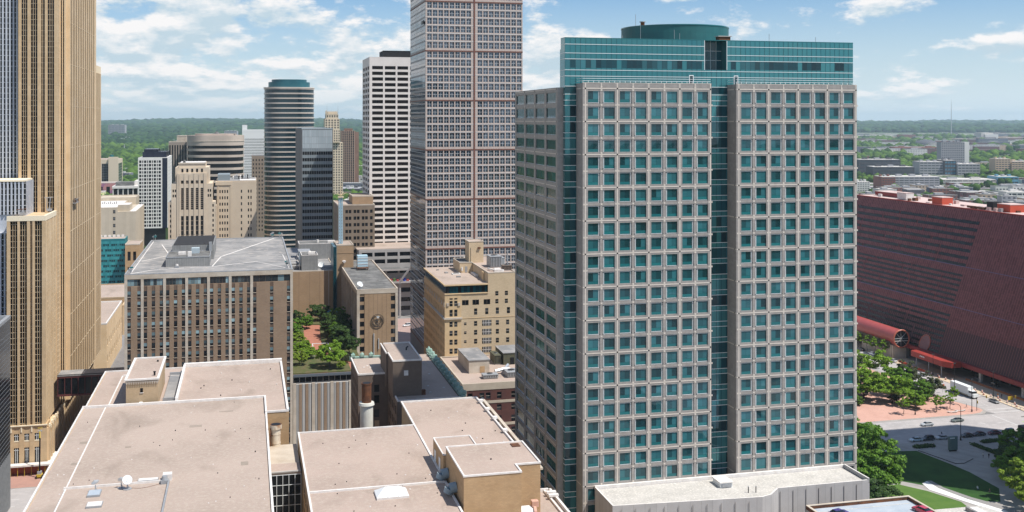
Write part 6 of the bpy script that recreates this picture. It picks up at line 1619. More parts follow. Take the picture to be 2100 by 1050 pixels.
# ------------------------------------------------------------------ red mirror-glass building and its corner
def red_building():
    v0, v1, H = 335, 528, 70.4
    rg = wavy(mat('red_mirror_glass', (.13, .033, .036), .28, rnd=(.205, .066, .066), spec=.18), .5, .25, .25)
    lt = mat('red_mullion', (.40, .16, .145), .5); dkr = mat('red_dark_joint', (.06, .022, .025), .5); rp = mat('red_paint', (.33, .045, .035), .5, (.28, .04, .03), .3); pal = mat('pink_gravel', (.60, .46, .42), .95, (.50, .38, .35), .2)
    t = T('mirror_glass_building', 'massive dark red glass-skinned building leaning back, with long black window slits', 'building', 301, v0, 0)
    S = ('S', 301.0); b = t.mb(); H = 70.4; top = 301 + .372*(H - 6)
    a = [(301.1, 6.4), (top + .1, H), (352, H), (352, 6.4)]
    for (v_, rev) in ((v0, 0), (v1, 1)):
        q_ = [(u, v_, z) for u, z in a]; b.poly(q_[::-1] if not rev else q_, dkr)
    for k in range(4):
        (ua, za), (ub, zb) = a[k], a[(k+1) % 4]; b.poly([(ua, v0, za), (ua, v1, za), (ub, v1, zb), (ub, v0, zb)], dkr)
    t.part('wall', b)
    b = t.mb(); b.box(312, 350, v0 + 2, v1, 0, 6.39, win_black)
    for i in range(30): b.box(311.8, 311.99, v0 + 3 + i*6.2, v0 + 3.3 + i*6.2, 0, 6.3, grey_metal)
    b.box(311.85, 311.99, v0 + 2, v1, 3.3, 3.5, teal_band); t.part('ground_floor_glass', b)
    g = t.mb(); zs = []
    for (za, zb, n) in ((45.3, H, 8), (27.8, 45.3, 8), (7.2, 27.8, 9)):
        for k in range(n): zs.append((zb - (zb - za)*(k + 1)/n, zb - (zb - za)*k/n, k))
    vs = []; v = v0 + .2
    while v < v1 - 1: vs.append(v); v += 1.5
    E0, E1 = 421.0, v1 - 8
    for (z0, z1, k) in zs:
        rh = z1 - z0; slit = k != 0
        for v in vs:
            if slit and E0 < v < E1: fquad(g, S, v + .03, v + 1.47, z0 + rh*.46, z1 - .04, .02, rg)
            else:
                fquad(g, S, v + .03, v + 1.47, z0 + rh*.5 + .03, z1 - .03, .02, rg); fquad(g, S, v + .03, v + 1.47, z0 + .03, z0 + rh*.5 - .03, .02, rg)
    t.part('glass_skin', g, kind='stuff')
    for (z0, z1, k) in zs:
        if k == 0: continue
        a_ = E0; rh = z1 - z0
        while a_ < E1 - 4:
            w = min(random.choice((14, 22, 30, 38)), E1 - a_); b = t.mb(); n = int(w/1.5)
            for q in range(n):        # ragged upper edge, as blinds and hoods leave it
                hh = rh*random.uniform(.34, .46); fquad(b, S, a_ + .4 + (w - .8)*q/n, a_ + .4 + (w - .8)*(q + 1)/n, z0 + .05, z0 + .05 + hh, .11, win_black)
            t.part('window_slit', b); a_ += w + .7
    b = t.mb()
    for v in vs: sbox(b, S, v - .05, v + .05, 7.2, H, .03, .10, lt)
    t.part('mullion', b, kind='stuff')
    b = t.mb(); vb = mat('violet_band', (.16, .13, .24), .4)
    for z in (45.3, 27.8): sbox(b, S, v0, v1, z - .12, z + .12, .101, .18, vb)
    b.box(top - .3, top + .5, v0, v1, H + .002, H + .4, rp); b.box(299.8, 305, v0, v1, 5.2, 7.0, mat('wine_fascia', (.22, .03, .03), .5))
    t.part('band', b)
    b = t.mb(); b.box(top + .6, 351, v0 + .5, v1, H + .002, H + .1, pal); t.part('roof', b)
    for i in range(7): v = v0 + 8 + i*26; b = t.mb(); b.box(303.2, 304.4, v, v + 1.2, .15, 5.19, coping); t.part('column', b)
    for (u, v, w, l, h, lab) in ((328.5, 456, 6, 8, 3.4, 'large bright red box on the red building roof, left of the other'), (330, 410, 8, 8.5, 3.4, 'bright red box with open louvres at the right end of the red building roof')):
        p = T('rooftop_unit', lab, 'rooftop structure', u, v, H)
        b = p.mb(); b.box(u, u + w, v, v + l, H + .1, H + h, mat('bright_red_paint', (.50, .085, .045), .6)); p.part('wall', b)
        b = p.mb(); b.box(u - .1, u + w + .1, v - .1, v + l + .1, H + h + .002, H + h + .3, pal); p.part('roof', b)
        if u == 330: b = p.mb(); b.box(u - .5, u + 4, v + 10.7, v + 15, H + .1, H + 4, dark_int); p.part('louvre', b)
    for (u, v, w, l, h, m, lab) in ((329, 486, 4.5, 8, 3.6, coping, 'white twin roof unit on the red building'), (334, 500, 9, 22, 2.4, MATS['wine_fascia'], 'long low dark red penthouse near the left end of the red building roof'), (328, 425, 2, 12, 1.3, rust, 'row of rusty duct boxes on the red building roof'), (334, 385, 10, 12, 3.5, dark_int, 'black unit at the right end of the red building roof')):
        p = T('rooftop_unit', lab, 'rooftop structure', u, v, H)
        b = p.mb(); b.box(u, u + w, v, v + l, H + .4, H + h, m)
        for i in range(4): b.box(u + .5, u + w - .5, v + l*(i + .2)/4, v + l*(i + .4)/4, H + .1, H + .39, grey_metal)
        p.part('casing', b)
        b = p.mb(); b.box(u - .1, u + w + .1, v - .1, v + l + .1, H + h + .002, H + h + .2, pal); p.part('lid', b)
    b = t.mb()
    for i in range(40):
        v = random.uniform(345, 520); u = random.uniform(326.5, 340); h = random.uniform(.5, 1.8); b.box(u, u + random.uniform(.6, 2), v, v + random.uniform(.6, 3), H + .1, H + h, random.choice((coping, rust, grey_metal, pal)))
    t.part('roof_vent', b, kind='stuff')
    # round red skyway
    q = T('tube_skyway', 'rounded red tube skyway with round glazed end on a stone pier', 'skyway', 300, 443, 0)
    rt = mat('tube_red', (.40, .085, .075), .35, (.36, .07, .06), .3, spec=.5)
    n = 28; r = 4.0; cu, cz = 297.0, 9.6
    b = q.mb()
    ring_ = [(cu + r*math.cos(2*math.pi*k/n), cz + r*math.sin(2*math.pi*k/n)) for k in range(n)]
    i0 = len(b.v)
    for v in (442.5, 560):
        for (x, z) in ring_: b.v.append((x - 300, v - 443, z))
    kk = b.slot(rt)
    for k in range(n): j = (k + 1) % n; b.f.append((i0 + j, i0 + k, i0 + n + k, i0 + n + j)); b.m.append(kk)
    q.part('tube', b, smooth=True)
    b = q.mb()
    for k in range(n):
        a0, a1 = 2*math.pi*k/n, 2*math.pi*(k+1)/n; b.tube((cu + (r+.05)*math.cos(a0), 442.5, cz + (r+.05)*math.sin(a0)), (cu + (r+.05)*math.cos(a1), 442.5, cz + (r+.05)*math.sin(a1)), .35, mat('tube_rim', (.46, .14, .09), .4), 6)
    q.part('end_ring', b)
    b = q.mb(); b.poly([(x, 443.0, z) for (x, z) in ring_], win_blue)
    for k in range(4): a = math.pi*k/4; b.tube((cu + r*math.cos(a), 442.9, cz + r*math.sin(a)), (cu - r*math.cos(a), 442.9, cz - r*math.sin(a)), .1, grey_metal, 6)
    b.box(cu - r*.9, cu + r*.9, 442.8, 442.98, cz - 1.2, cz - 1.0, coping); q.part('end_glass', b)
    b = q.mb(); b.box(293.4, 300.6, 444, 446.5, 0, 6.2, limestone); b.box(293.5, 293.9, 446.499, 470, 0, 4.4, limestone); q.part('pier', b)
    for v in (480, 520, 556): b = q.mb(); b.box(295.5, 298.5, v, v + 2.5, 0, 5.7, limestone); q.part('pier', b)
    b = q.mb(); b.box(293.1, 293.7, 446, 560, 5.0, 7.8, mat('tube_side_glass', (.06, .05, .035), .2, (.14, .12, .07), .3)); q.part('side_glass', b)
    q = T('round_window', 'round pink-mullioned window in the foot of the red building beside the tube', 'window', 302, 432, 9)
    b = q.mb()
    for k in range(n):
        a0, a1 = 2*math.pi*k/n, 2*math.pi*(k+1)/n; b.tube((302.0 + 1.37*math.sin(a0), 432 + 3.7*math.cos(a0), 9.4 + 3.7*math.sin(a0)), (302.0 + 1.37*math.sin(a1), 432 + 3.7*math.cos(a1), 9.4 + 3.7*math.sin(a1)), .22, MATS['tube_rim'], 6)
    q.part('rim', b)
    b = q.mb(); b.poly([(302.05 - 1.34*math.sin(2*math.pi*k/n), 432 + 3.6*math.cos(-2*math.pi*k/n), 9.4 + 3.6*math.sin(-2*math.pi*k/n)) for k in range(n)], mat('rose_glass', (.28, .17, .17), .2))
    for k in range(-3, 4): h = (3.6**2 - (k*.95)**2)**.5; b.tube((301.95 - .37*h, 432 + k*.95, 9.4 - h), (301.95 + .37*h, 432 + k*.95, 9.4 + h), .06, lt, 5)
    q.part('glass', b)
    q = T('entrance_canopy', 'bright red entrance canopy with small white lettering-like mark at the red building foot', 'canopy', 303, 418, 5)
    b = q.mb(); b.prism([(292.8, 407), (295, 403), (299.7, 403), (299.7, 431), (292.8, 429)], 4.8, 7.2, rp); q.part('fascia', b)
    b = q.mb()
    for i in range(7): b.box(292.65, 292.79, 419 + i*.5, 419.32 + i*.5, 5.8 + (i % 3)*.15, 6.3 + (i % 2)*.2, whitemetal)
    q.part('lettering', b)
    b = q.mb(); 
    for v in (408, 417, 426): b.cyl(293.6, v, .15, 4.79, .22, grey_metal, 8)
    q.part('post', b)
    q['label'] if False else None
red_building()

# ------------------------------------------------------------------ cars
TYRE = mat('tyre', (.02, .02, .02), .8); CARGLASS = mat('car_glass', (.012, .016, .02), .05, spec=.8); LAMPW = mat('headlight_clear', (.7, .7, .68), .2); LAMPR = mat('tail_light', (.35, .02, .02), .3)
def car(label, paint, loc_u, loc_v, z, heading, kind='sedan', group='cars on the street at the right'):
    """side profile lofted across the width; roof narrower than the belt line"""
    m = mat('paint_%s' % paint[0], paint[1], .3, spec=.6, coat=.6)
    e = bpy.data.objects.new('parked_car', None); COL.objects.link(e); e.location = W(loc_u, loc_v, z); e.rotation_euler = (0, 0, AL + R(heading)); tag(e, label, 'car', group)
    Lh = 2.35; wd = .9
    rh = 1.45 if kind == 'sedan' else 1.75
    lower = [(-Lh, .32), (-Lh, .78), (-Lh + .12, .92), (-1.5, .98), (1.15, .95), (2.1, .80), (Lh, .62), (Lh, .32)]
    b = MB()
    def loft(secs, mm):
        n = len(secs[0]); i = len(b.v); 
        for s in secs: b.v += s
        k = b.slot(mm)
        for a in range(len(secs) - 1):
            for j in range(n): q = (j + 1) % n; b.f.append((i + a*n + j, i + (a+1)*n + j, i + (a+1)*n + q, i + a*n + q)); b.m.append(k)
        b.f.append(tuple(i + j for j in range(n))); b.m.append(k); b.f.append(tuple(i + (len(secs)-1)*n + j for j in reversed(range(n)))); b.m.append(k)
    secs = []
    for y, s, dz in ((-wd, .93, 0.0), (-wd + .06, .985, .0), (-.6, 1, .03), (.6, 1, .03), (wd - .06, .985, 0), (wd, .93, 0)):
        secs.append([(x*s, y, zz + (dz if zz > .6 else 0) - (0.06 if abs(y) > .85 and zz > .7 else 0)) for x, zz in lower])
    loft(secs, m)
    roof_ = [(-1.25 if kind == 'sedan' else -1.9, rh - .06), (-.9 if kind == 'sedan' else -1.7, rh), (.25, rh), (.5, rh - .05)]
    b.v += []
    i = len(b.v); k = b.slot(m)
    rp_ = [(roof_[0][0], -.6, roof_[0][1]), (roof_[3][0], -.6, roof_[3][1]), (roof_[3][0], .6, roof_[3][1]), (roof_[0][0], .6, roof_[0][1])]
    b.poly([(x, y, zz + .02) for x, y, zz in rp_], m); 
    b.poly([(x, y, zz - .01) for x, y, zz in reversed(rp_)], m)
    for q_ in range(4): a_, c_ = rp_[q_], rp_[(q_+1) % 4]; b.poly([(a_[0], a_[1], a_[2] - .01), (c_[0], c_[1], c_[2] - .01), (c_[0], c_[1], c_[2] + .02), (a_[0], a_[1], a_[2] + .02)], m)
    b.build('body', e)
    g = MB(); base = [(-1.85 if kind == 'sedan' else -2.15, -.8, .97), (1.2, -.8, .96), (1.2, .8, .96), (-1.85 if kind == 'sedan' else -2.15, .8, .97)]
    for q_ in range(4): a_, c_ = base[q_], base[(q_+1) % 4]; d_, f_ = rp_[(q_+1) % 4], rp_[q_]; g.poly([a_, c_, (d_[0], d_[1], d_[2] - .012), (f_[0], f_[1], f_[2] - .012)], CARGLASS)
    g.build('windows', e)
    for sx in (-1.4, 1.42):
        for sy in (-1, 1):
            w = MB(); w.tube((sx, sy*.72, .33), (sx, sy*.93, .33), .33, TYRE, 16); w.tube((sx, sy*.931, .33), (sx, sy*.94, .33), .2, grey_metal, 10); w.build('wheel', e)
    for sy in (-.62, .62):
        w = MB(); w.box(Lh - .12, Lh + .02, sy - .2, sy + .2, .58, .7, LAMPW); w.build('headlight', e)
        w = MB(); w.box(-Lh - .02, -Lh + .1, sy - .2, sy + .2, .68, .84, LAMPR); w.build('tail_light', e)
    return e
P_ = dict(silver=('silver', (.45, .47, .48)), black=('black', (.012, .013, .016)), navy=('navy', (.015, .022, .04)), maroon=('maroon', (.10, .015, .02)), white=('white', (.75, .76, .77)), pale=('pale_blue', (.48, .58, .62)), green=('grey_green', (.10, .13, .12)), purple=('purple', (.05, .03, .17)), red=('red', (.45, .01, .04)), grey=('grey', (.18, .19, .20)))
car('silver car driving left on the cross street in the sun', P_['silver'], 241.7, 344.3, .02, 180)
car('black car driving on the cross street behind the silver one, near the park corner', P_['green'], 255.8, 346.2, .02, 180)
for i, (u, p, lab) in enumerate(((226.2, 'pale', 'pale blue car leftmost in the shaded kerbside row'), (231.0, 'navy', 'dark blue car second from the left in the shaded kerbside row'), (236.6, 'silver', 'silver car behind the green sign in the shaded kerbside row'), (246.8, 'black', 'black car just right of the curved street lamp in the kerbside row'), (252.0, 'navy', 'dark car between the black one and the maroon one in the kerbside row'), (258.2, 'maroon', 'maroon car in the sunny end of the kerbside row'), (264.0, 'pale', 'pale blue-white car at the right end of the kerbside row'))):
    car(lab, P_[p], u, 328.6 + (.5 if i > 3 else 0), .02, 180 + random.uniform(-2, 2), 'suv' if i in (6, 1) else 'sedan')
car('white car driving behind the box truck on the avenue', P_['white'], 284.4, 398.5, .02, -90)
car('black taxi-like car parked under trees near the tube skyway', P_['black'], 289.0, 447.5, .02, 90); car('dark car with red and white trim parked beside the tube skyway', P_['white'], 289.2, 454.5, .02, 90); car('black car farthest left parked beside the tube skyway', P_['black'], 289.3, 464, .02, 90)
car('silver car half hidden by the stone pier of the tube skyway', P_['silver'], 290.2, 439, .02, 90)
car('long black car parked by the red building entrance', P_['black'], 304.8, 388, .16, -90); car('black car under the edge of the red entrance canopy', P_['black'], 304.6, 427, .16, -90)
car('dark car parked farther along the red building front', P_['grey'], 305.4, 400, .16, -90)
car('white car in the plaza beside the pink stone tower', P_['white'], 84.5, 577, .17, 200, 'suv', 'cars behind the emblem building'); car('white car crossing the shaded street left of the pink stone tower', P_['white'], 71.4, 505, .02, 0, 'sedan', 'cars behind the emblem building')
car('purple car on the blue-grey roof deck at the bottom edge', P_['purple'], 124.4, 208.2, 26.3, 10, 'sedan', 'cars on the roof deck'); car('bright red car by the parapet of the blue-grey roof deck', P_['red'], 143.0, 205.4, 26.3, 100, 'sedan', 'cars on the roof deck')

def truck():
    e = T('box_truck', 'white box truck driving along the avenue by the park', 'truck', 283.4, 378.5, .02)
    b = e.mb(); b.box(282.2, 284.7, 375.4, 386.5, 1.1, 4.2, whitemetal); e.part('cargo_box', b)
    b = e.mb(); b.prism([(282.3, 372.0), (284.6, 372.0), (284.6, 375.38), (282.3, 375.38)], .7, 2.0, whitemetal); b.prism([(282.4, 373.0), (284.5, 373.0), (284.5, 375.3), (282.4, 375.3)], 2.001, 3.0, whitemetal); e.part('cab', b)
    b = e.mb(); b.box(282.35, 284.55, 372.85, 372.99, 2.05, 2.85, CARGLASS); b.box(282.28, 282.39, 373.3, 374.9, 2.05, 2.8, CARGLASS); e.part('windscreen', b)
    b = e.mb(); b.box(282.6, 284.3, 375.4, 386.4, .7, 1.09, black); e.part('chassis', b)
    for v in (373.2, 383.2, 384.6):
        for (a, c) in ((282.2, 282.5), (284.4, 284.7)): b = e.mb(); b.tube((a, v, .5), (c, v, .5), .5, TYRE, 16); e.part('wheel', b)
truck()

# ------------------------------------------------------------------ lamps, signs, people, cones
POLE = mat('lamp_pole_black', (.02, .02, .022), .5)
def lamp(label, u, v, h=9.5, arm=None):
    t = T('street_lamp', label, 'street lamp', u, v, .15, 'street lamps near the park')
    b = t.mb(); b.cyl(u, v, .15, 1.2, .3, POLE, 8, .2); b.cyl(u, v, 1.2, h, .13, POLE, 8, .09)
    if arm:
        pts = [(u, v, h)] + [(u + arm*3.0*(1 - math.cos(R(a))), v + .2*math.sin(R(a)), h + 1.4*math.sin(R(a))) for a in (20, 40, 60, 80, 100)]
        for i in range(len(pts) - 1): b.tube(pts[i], pts[i+1], .09, POLE, 6)
        hx = pts[-1]; t.part('pole', b); b = t.mb(); b.tube((hx[0] - .2*arm, hx[1], hx[2]), (hx[0] + .9*arm, hx[1], hx[2] - .1), .2, grey_metal, 8); t.part('lamp_head', b)
    else:
        t.part('pole', b); b = t.mb(); b.box(u - .55, u + .55, v - .3, v + .3, h, h + .25, POLE); b.box(u - .45, u + .45, v - .25, v + .25, h - .08, h - .002, LAMPW); t.part('lamp_head', b)
lamp('street lamp with curved arm standing by the shaded kerb row', 241.8, 325.4, 11.5, -.7)
lamp('tall black street lamp on the left side of the brick park', 245.7, 357.3, 11.5)
lamp('tall black street lamp at the paved corner of the brick park', 269.2, 355.7, 12.5)
lamp('tall street lamp by the avenue kerb beside the box truck', 277.6, 377.5, 13.5)
lamp('street lamp across the avenue near the entrance canopy', 291.5, 411, 9.5)
lamp('street lamp standing in front of the red building columns at the right', 291.5, 372, 10.5)
lamp('small street lamp beside the tube skyway pier', 292.0, 443, 7.0)

def monument_sign():
    t = T('monument_sign', 'green-grey standing sign slab with a white word-like mark on the shaded plaza', 'sign', 230.5, 314.6, .15)
    b = t.mb(); b.box(229.2, 232.4, 314.3, 315.1, .9, 5.4, mat('sign_green_grey', (.10, .15, .145), .4, (.12, .18, .17), .4)); t.part('panel', b)
    b = t.mb(); b.box(229.4, 232.2, 314.5, 314.9, .15, .9, black); t.part('base', b)
    b = t.mb()
    x = 229.4
    for w in (.28, .12, .3, .28, .12, .3): b.box(x, x + w, 314.2, 314.29, 4.7, 5.1, whitemetal); x += w + .08
    t.part('lettering', b)
monument_sign()

SKIN = mat('skin', (.45, .27, .19), .6); HAIR = mat('hair_dark', (.03, .02, .015), .8)
PERSON_N = [0]
def person(label, u, v, z, top, legs, turn=0, stride=.25, sit=False):
    e = bpy.data.objects.new('person', None); COL.objects.link(e); e.location = W(u, v, z); e.rotation_euler = (0, 0, AL + R(turn)); tag(e, label, 'person', 'people on the plazas')
    hz = .92 if not sit else .45
    V_ = []; E_ = []; Rr = []
    def v_(p, r, par=None):
        V_.append(p); Rr.append(r)
        if par is not None: E_.append((par, len(V_) - 1))
        return len(V_) - 1
    pel = v_((0, 0, hz), .15); ab = v_((0, 0, hz + .18), .13, pel); ch = v_((0, 0, hz + .42), .17, ab); nk = v_((0, 0, hz + .58), .06, ch); hd = v_((.01, 0, hz + .70), .095, nk); tp = v_((.0, 0, hz + .80), .085, hd)
    for s in (-1, 1):
        sh = v_((0, s*.19, hz + .50), .065, ch); el = v_((-.04*s*2*stride, s*.25, hz + .22), .05, sh); wr = v_((.10 + .12*s*stride, s*.24, hz + .0), .038, el); v_((.13 + .12*s*stride, s*.24, hz - .09), .04, wr)
        if sit: kn = v_((.42, s*.1, hz + .03), .075, pel); an = v_((.46, s*.1, .08), .05, kn); v_((.62, s*.1, .04), .045, an)
        else: hp = v_((0, s*.09, hz - .08), .10, pel); kn = v_((s*stride*.6 + .03, s*.1, hz*.52), .075, hp); an = v_((s*stride*1.1 - .04, s*.1, .08), .05, kn); v_((s*stride*1.1 + .14, s*.1, .04), .045, an)
    me = bpy.data.meshes.new('body'); me.from_pydata(V_, E_, []); ob = bpy.data.objects.new('body', me); COL.objects.link(ob)
    sk = ob.modifiers.new('s', 'SKIN'); 
    for i, r in enumerate(Rr): me.skin_vertices[0].data[i].radius = (r, r*(1.0 if i not in (1, 2) else 1.25))
    me.skin_vertices[0].data[0].use_root = True
    ob.modifiers.new('u', 'SUBSURF').levels = 1
    dg = bpy.context.evaluated_depsgraph_get(); nm = bpy.data.meshes.new_from_object(ob.evaluated_get(dg)); bpy.data.objects.remove(ob)
    nm.materials.clear()
    for m in (SKIN, mat('cloth_' + top[0], top[1], .9), mat('cloth_' + legs[0], legs[1], .9), HAIR): nm.materials.append(m)
    for p in nm.polygons:
        c = p.center
        p.material_index = 0 if c.z > hz + .58 and c.z < hz + .78 and c.x > -.02 else 3 if c.z >= hz + .62 else 1 if c.z > hz + .02 and abs(c.y) < .35 and not (c.z < hz + .15 and abs(c.y) > .2) else 0 if abs(c.y) > .2 and c.z > hz - .2 else 2
        p.use_smooth = True
    o = bpy.data.objects.new('body', nm); COL.objects.link(o); o.parent = e
    return e
WH = ('white', (.6, .6, .58)); BK = ('black', (.02, .02, .025)); BL = ('blue', (.05, .10, .22)); RD = ('red', (.4, .04, .04)); GY = ('grey', (.15, .15, .16)); OR = ('orange', (.6, .2, .03)); KH = ('khaki', (.3, .25, .16))
person('person in dark clothes walking alone near the leftmost parked cars', 226.7, 319.5, .15, BK, BK, 120)
person('person in a white top walking with a dark-dressed companion on the shaded plaza', 236.6, 306.9, .15, WH, GY, 200)
person('person dressed in black walking beside the white-topped one on the plaza', 238.0, 305.9, .15, BK, BK, 200)
person('person in a white top standing at the kerb by the silver parked car', 242.2, 326.0, .15, WH, BL, 90)
person('person in red standing at the kerb near the curved street lamp', 240.4, 325.8, .15, RD, BK, 260)
person('person in dark clothes crossing behind the silver parked car', 238.6, 331.5, .02, BK, BL, 0)
person('worker in orange vest standing among cones on the sandy strip', 293.6, 372.0, .15, OR, BL, 30); person('worker in dark clothes beside the one in orange on the sandy strip', 294.6, 371.0, .15, BK, BL, 210)
person('person seated on the lawn edge in white', 214.6, 281, .1, WH, BL, -100, 0, True); person('person in black seated at the foot of the white path', 216.2, 277.6, .1, BK, BK, -100, 0, True)
person('person in khaki strolling on the brick park', 262.0, 372, .3, KH, BK, 70)
person('person in blue walking on the park bricks near the corner lamp', 270.8, 361, .3, BL, GY, 150)

def cone(i, u, v):
    t = T('traffic_drum', 'orange and white traffic drum on the sandy work strip', 'traffic drum', u, v, .15, 'traffic drums along the work strip')
    b = t.mb(); o = mat('drum_orange', (.65, .14, .03), .5)
    b.cyl(u, v, .15, .3, .42, black, 10); b.cyl(u, v, .3, .6, .32, o, 10, .3); b.cyl(u, v, .6, .8, .3, whitemetal, 10, .28); b.cyl(u, v, .8, 1.05, .28, o, 10, .25); b.cyl(u, v, 1.05, 1.2, .25, whitemetal, 10, .22); t.part('barrel', b)
for i in range(22): cone(i, 290.8 + (i % 3)*.9, 425 - i*3.2)
for i, (u0, v0, l) in enumerate(((291.2, 415, 5), (292, 430, 4))):
    t = T('water_barrier', ('nearer' if i == 0 else 'farther') + ' run of orange-red plastic barriers left of the sandy strip', 'barrier', u0, v0, .15)
    b = t.mb(); o = mat('barrier_orange', (.55, .09, .04), .6)
    for k in range(l): b.prism([(u0, v0 + k*1.9), (u0 + .6, v0 + k*1.9), (u0 + .6, v0 + 1.8 + k*1.9), (u0, v0 + 1.8 + k*1.9)], .15, .6, o); b.box(u0 + .15, u0 + .45, v0 + k*1.9 + .05, v0 + k*1.9 + 1.75, .601, 1.1, o)
    t.part('barrier', b)
t = T('road_barricade', 'long wooden barricade rail bordering the sandy strip', 'barricade', 299.5, 350, .15)
b = t.mb(); b.box(299.6, 300, 345, 400, .15, 1.0, mat('rust_rail', (.33, .13, .06), .8)); b.box(289.9, 290.0, 345, 372, .9, 1.1, coping); 
v = 345
while v < 372: b.box(289.88, 290.02, v, v + .1, .15, .89, coping); v += 2.4
t.part('rail', b)
t = T('construction_sign', 'yellow construction board beside the workers on the sandy strip', 'sign', 293, 365, .15)
b = t.mb(); b.box(292.6, 295, 364.8, 364.95, .9, 2.4, MATS['yellow_paint']); b.box(292.7, 292.8, 364.96, 365.1, .15, 2.3, grey_metal); b.box(294.8, 294.9, 364.96, 365.1, .15, 2.3, grey_metal); t.part('board', b)
t = T('road_sign', 'orange diamond road sign at the park kerb by the box truck', 'sign', 276.8, 384, .15)
b = t.mb(); b.cyl(276.8, 384, .15, 3.0, .06, grey_metal, 6); t.part('post', b); b = t.mb(); b.prism([(276.0, 383.9), (277.6, 383.9), (277.6, 383.95), (276.0, 383.95)], 2.3, 3.6, MATS['drum_orange']); t.part('panel', b)
def bench(i, u, v, lab):
    t = T('park_bench', lab, 'bench', u, v, .3, 'pale curved benches in the park')
    b = t.mb(); pts = []
    for k in range(9): a = R(20 + 140*k/8); pts.append((u + 2.2*math.cos(a), v - 1.4*math.sin(a)))
    for k in range(8):
        p, q = Vector(pts[k]), Vector(pts[k+1]); n = Vector((-(q - p).y, (q - p).x)).normalized()*.45
        b.prism([tuple(p), tuple(q), tuple(q + n), tuple(p + n)], .62 + k*.0004, .8 + k*.0004, coping)
    t.part('seat', b)
    b = t.mb()
    for k in (1, 4, 7): b.box(pts[k][0] - .2, pts[k][0] + .2, pts[k][1] - .2, pts[k][1] + .3, .3, .619, concrete)
    t.part('leg', b)
bench(0, 261.5, 357.5, 'curved pale bench on the park bricks, left of its twin'); bench(1, 265.6, 358.5, 'curved pale bench on the park bricks nearest the corner lamp')

# dark corner building at the right edge and unseen tall blocks sized to shade street and lawn
def right_block():
    t = T('office_tower', 'dark banded corner building cut off by the right edge, with an unseen back block added to shade the lawn', 'building', 259.8, 250, 0)
    dk = mat('dark_band_wall', (.05, .045, .045), .5); bd = mat('light_band', (.42, .38, .36), .6)
    b = t.mb(); b.box(260.2, 300, 302.1, 319.5, 0, 5.8, dk)
    for z in (1.4, 2.9, 4.3): b.box(260.1, 299.9, 302.2, 319.6, z, z + .3, bd)
    b.box(262, 320, 240, 288, 0, 150, dk); b.box(262, 300, 288.01, 302, 0, 60, dk)  # out of view; the taller back block is added to shade the lawn
    for k in range(36): b.box(261.8, 320.1, 239.8, 288.05 if k > 14 else 302.05, 4 + k*4, 5.2 + k*4, bd)
    t.part('wall', b)
    b = t.mb(); b.box(260.3, 299, 312.1, 319.4, 5.81, 5.9, darkroof); t.part('roof', b)
right_block()

def signal(label, u, v, arm):
    t = T('traffic_signal', label, 'traffic light', u, v, .15, 'traffic lights at the crossing')
    b = t.mb(); b.cyl(u, v, .15, 5.6, .11, POLE, 8); b.tube((u, v, 5.4), (u + arm, v, 5.7), .07, POLE, 6); t.part('pole', b)
    for (x, z) in ((u + arm*.95, 5.0), (u + .25, 3.2)):
        b = t.mb(); b.box(x - .18, x + .18, v - .18, v + .14, z - .1, z + .95, MATS['yellow_paint']); 
        for k in range(3): b.cyl(x, v - .2, z + .05 + k*.3, z + .2 + k*.3, .1, black, 8)
        t.part('signal_head', b)
signal('traffic light on the park corner beside the tall lamp', 271.9, 356.4, 4.5); signal('traffic light at the plaza kerb by the right edge', 268.5, 325.6, 4); signal('traffic light across the avenue on the sandy strip corner', 291.2, 353.6, -4.5)
for (lab, p, u, v, h) in (('grey car waiting on the avenue near the crossing', 'grey', 287.2, 366, -90), ('silver car driving up the avenue past the park', 'silver', 287.0, 412, 90), ('white car parked at the park kerb under the trees', 'white', 275.5, 430, 90)): car(lab, P_[p], u, v, .02, h)

# ------------------------------------------------------------------ ground, roads, paving
def sheet(name, pts, z, m, th=None):
    """flat polygon in grid coordinates; with th it is a raised slab with kerb faces"""
    b = MB(W(0, 0, 0)); pp = [W(u, v) for u, v in pts]
    if th: b.prism([(p.x, p.y) for p in pp], z - th, z, m if not isinstance(m, tuple) else m[1], m if not isinstance(m, tuple) else m[0])
    else:
        a = sum(pp[i].x*pp[(i+1) % len(pp)].y - pp[(i+1) % len(pp)].x*pp[i].y for i in range(len(pp)))
        if a < 0: pp = pp[::-1]
        b.poly([(p.x, p.y, z) for p in pp], m)
    o = b.build(name); o['kind'] = 'structure'; return o
asphalt = mat('asphalt', (.17, .165, .165), .9, (.215, .205, .20), .08, 6, third=((.12, .115, .115), .35, .55, .8))
asph_l = mat('asphalt_pale', (.42, .39, .375), .9, (.35, .33, .32), .07, 6, third=((.47, .44, .425), .4, .5, .8))
paving = mat('pale_paving', (.40, .37, .34), .9, (.33, .305, .28), .2, brick=(1.5, 1.5, (.85, .85, .85), .04, 0))
brickpk = mat('park_brick', (.56, .34, .27), .9, (.49, .285, .225), .15, 6, third=((.57, .34, .27), .9, .5, .75))
sandy = mat('sandy_work_strip', (.58, .47, .34), .95, (.50, .40, .29), .2, 6)
kerbm = mat('kerb_stone', (.50, .48, .45), .9)
lawn_m = mat('lawn_shade_green', (.020, .060, .011), .95, (.034, .095, .017), .12, 6, bump=2)  # green darkened to deepen the shade this lawn lies in
lawn_l = mat('lawn_sunny', (.07, .14, .025), .95, (.09, .16, .03), .3, 6)  # sunlit copy of the lawn, brightness put into the colour
marking = mat('road_paint', (.62, .62, .60), .8)

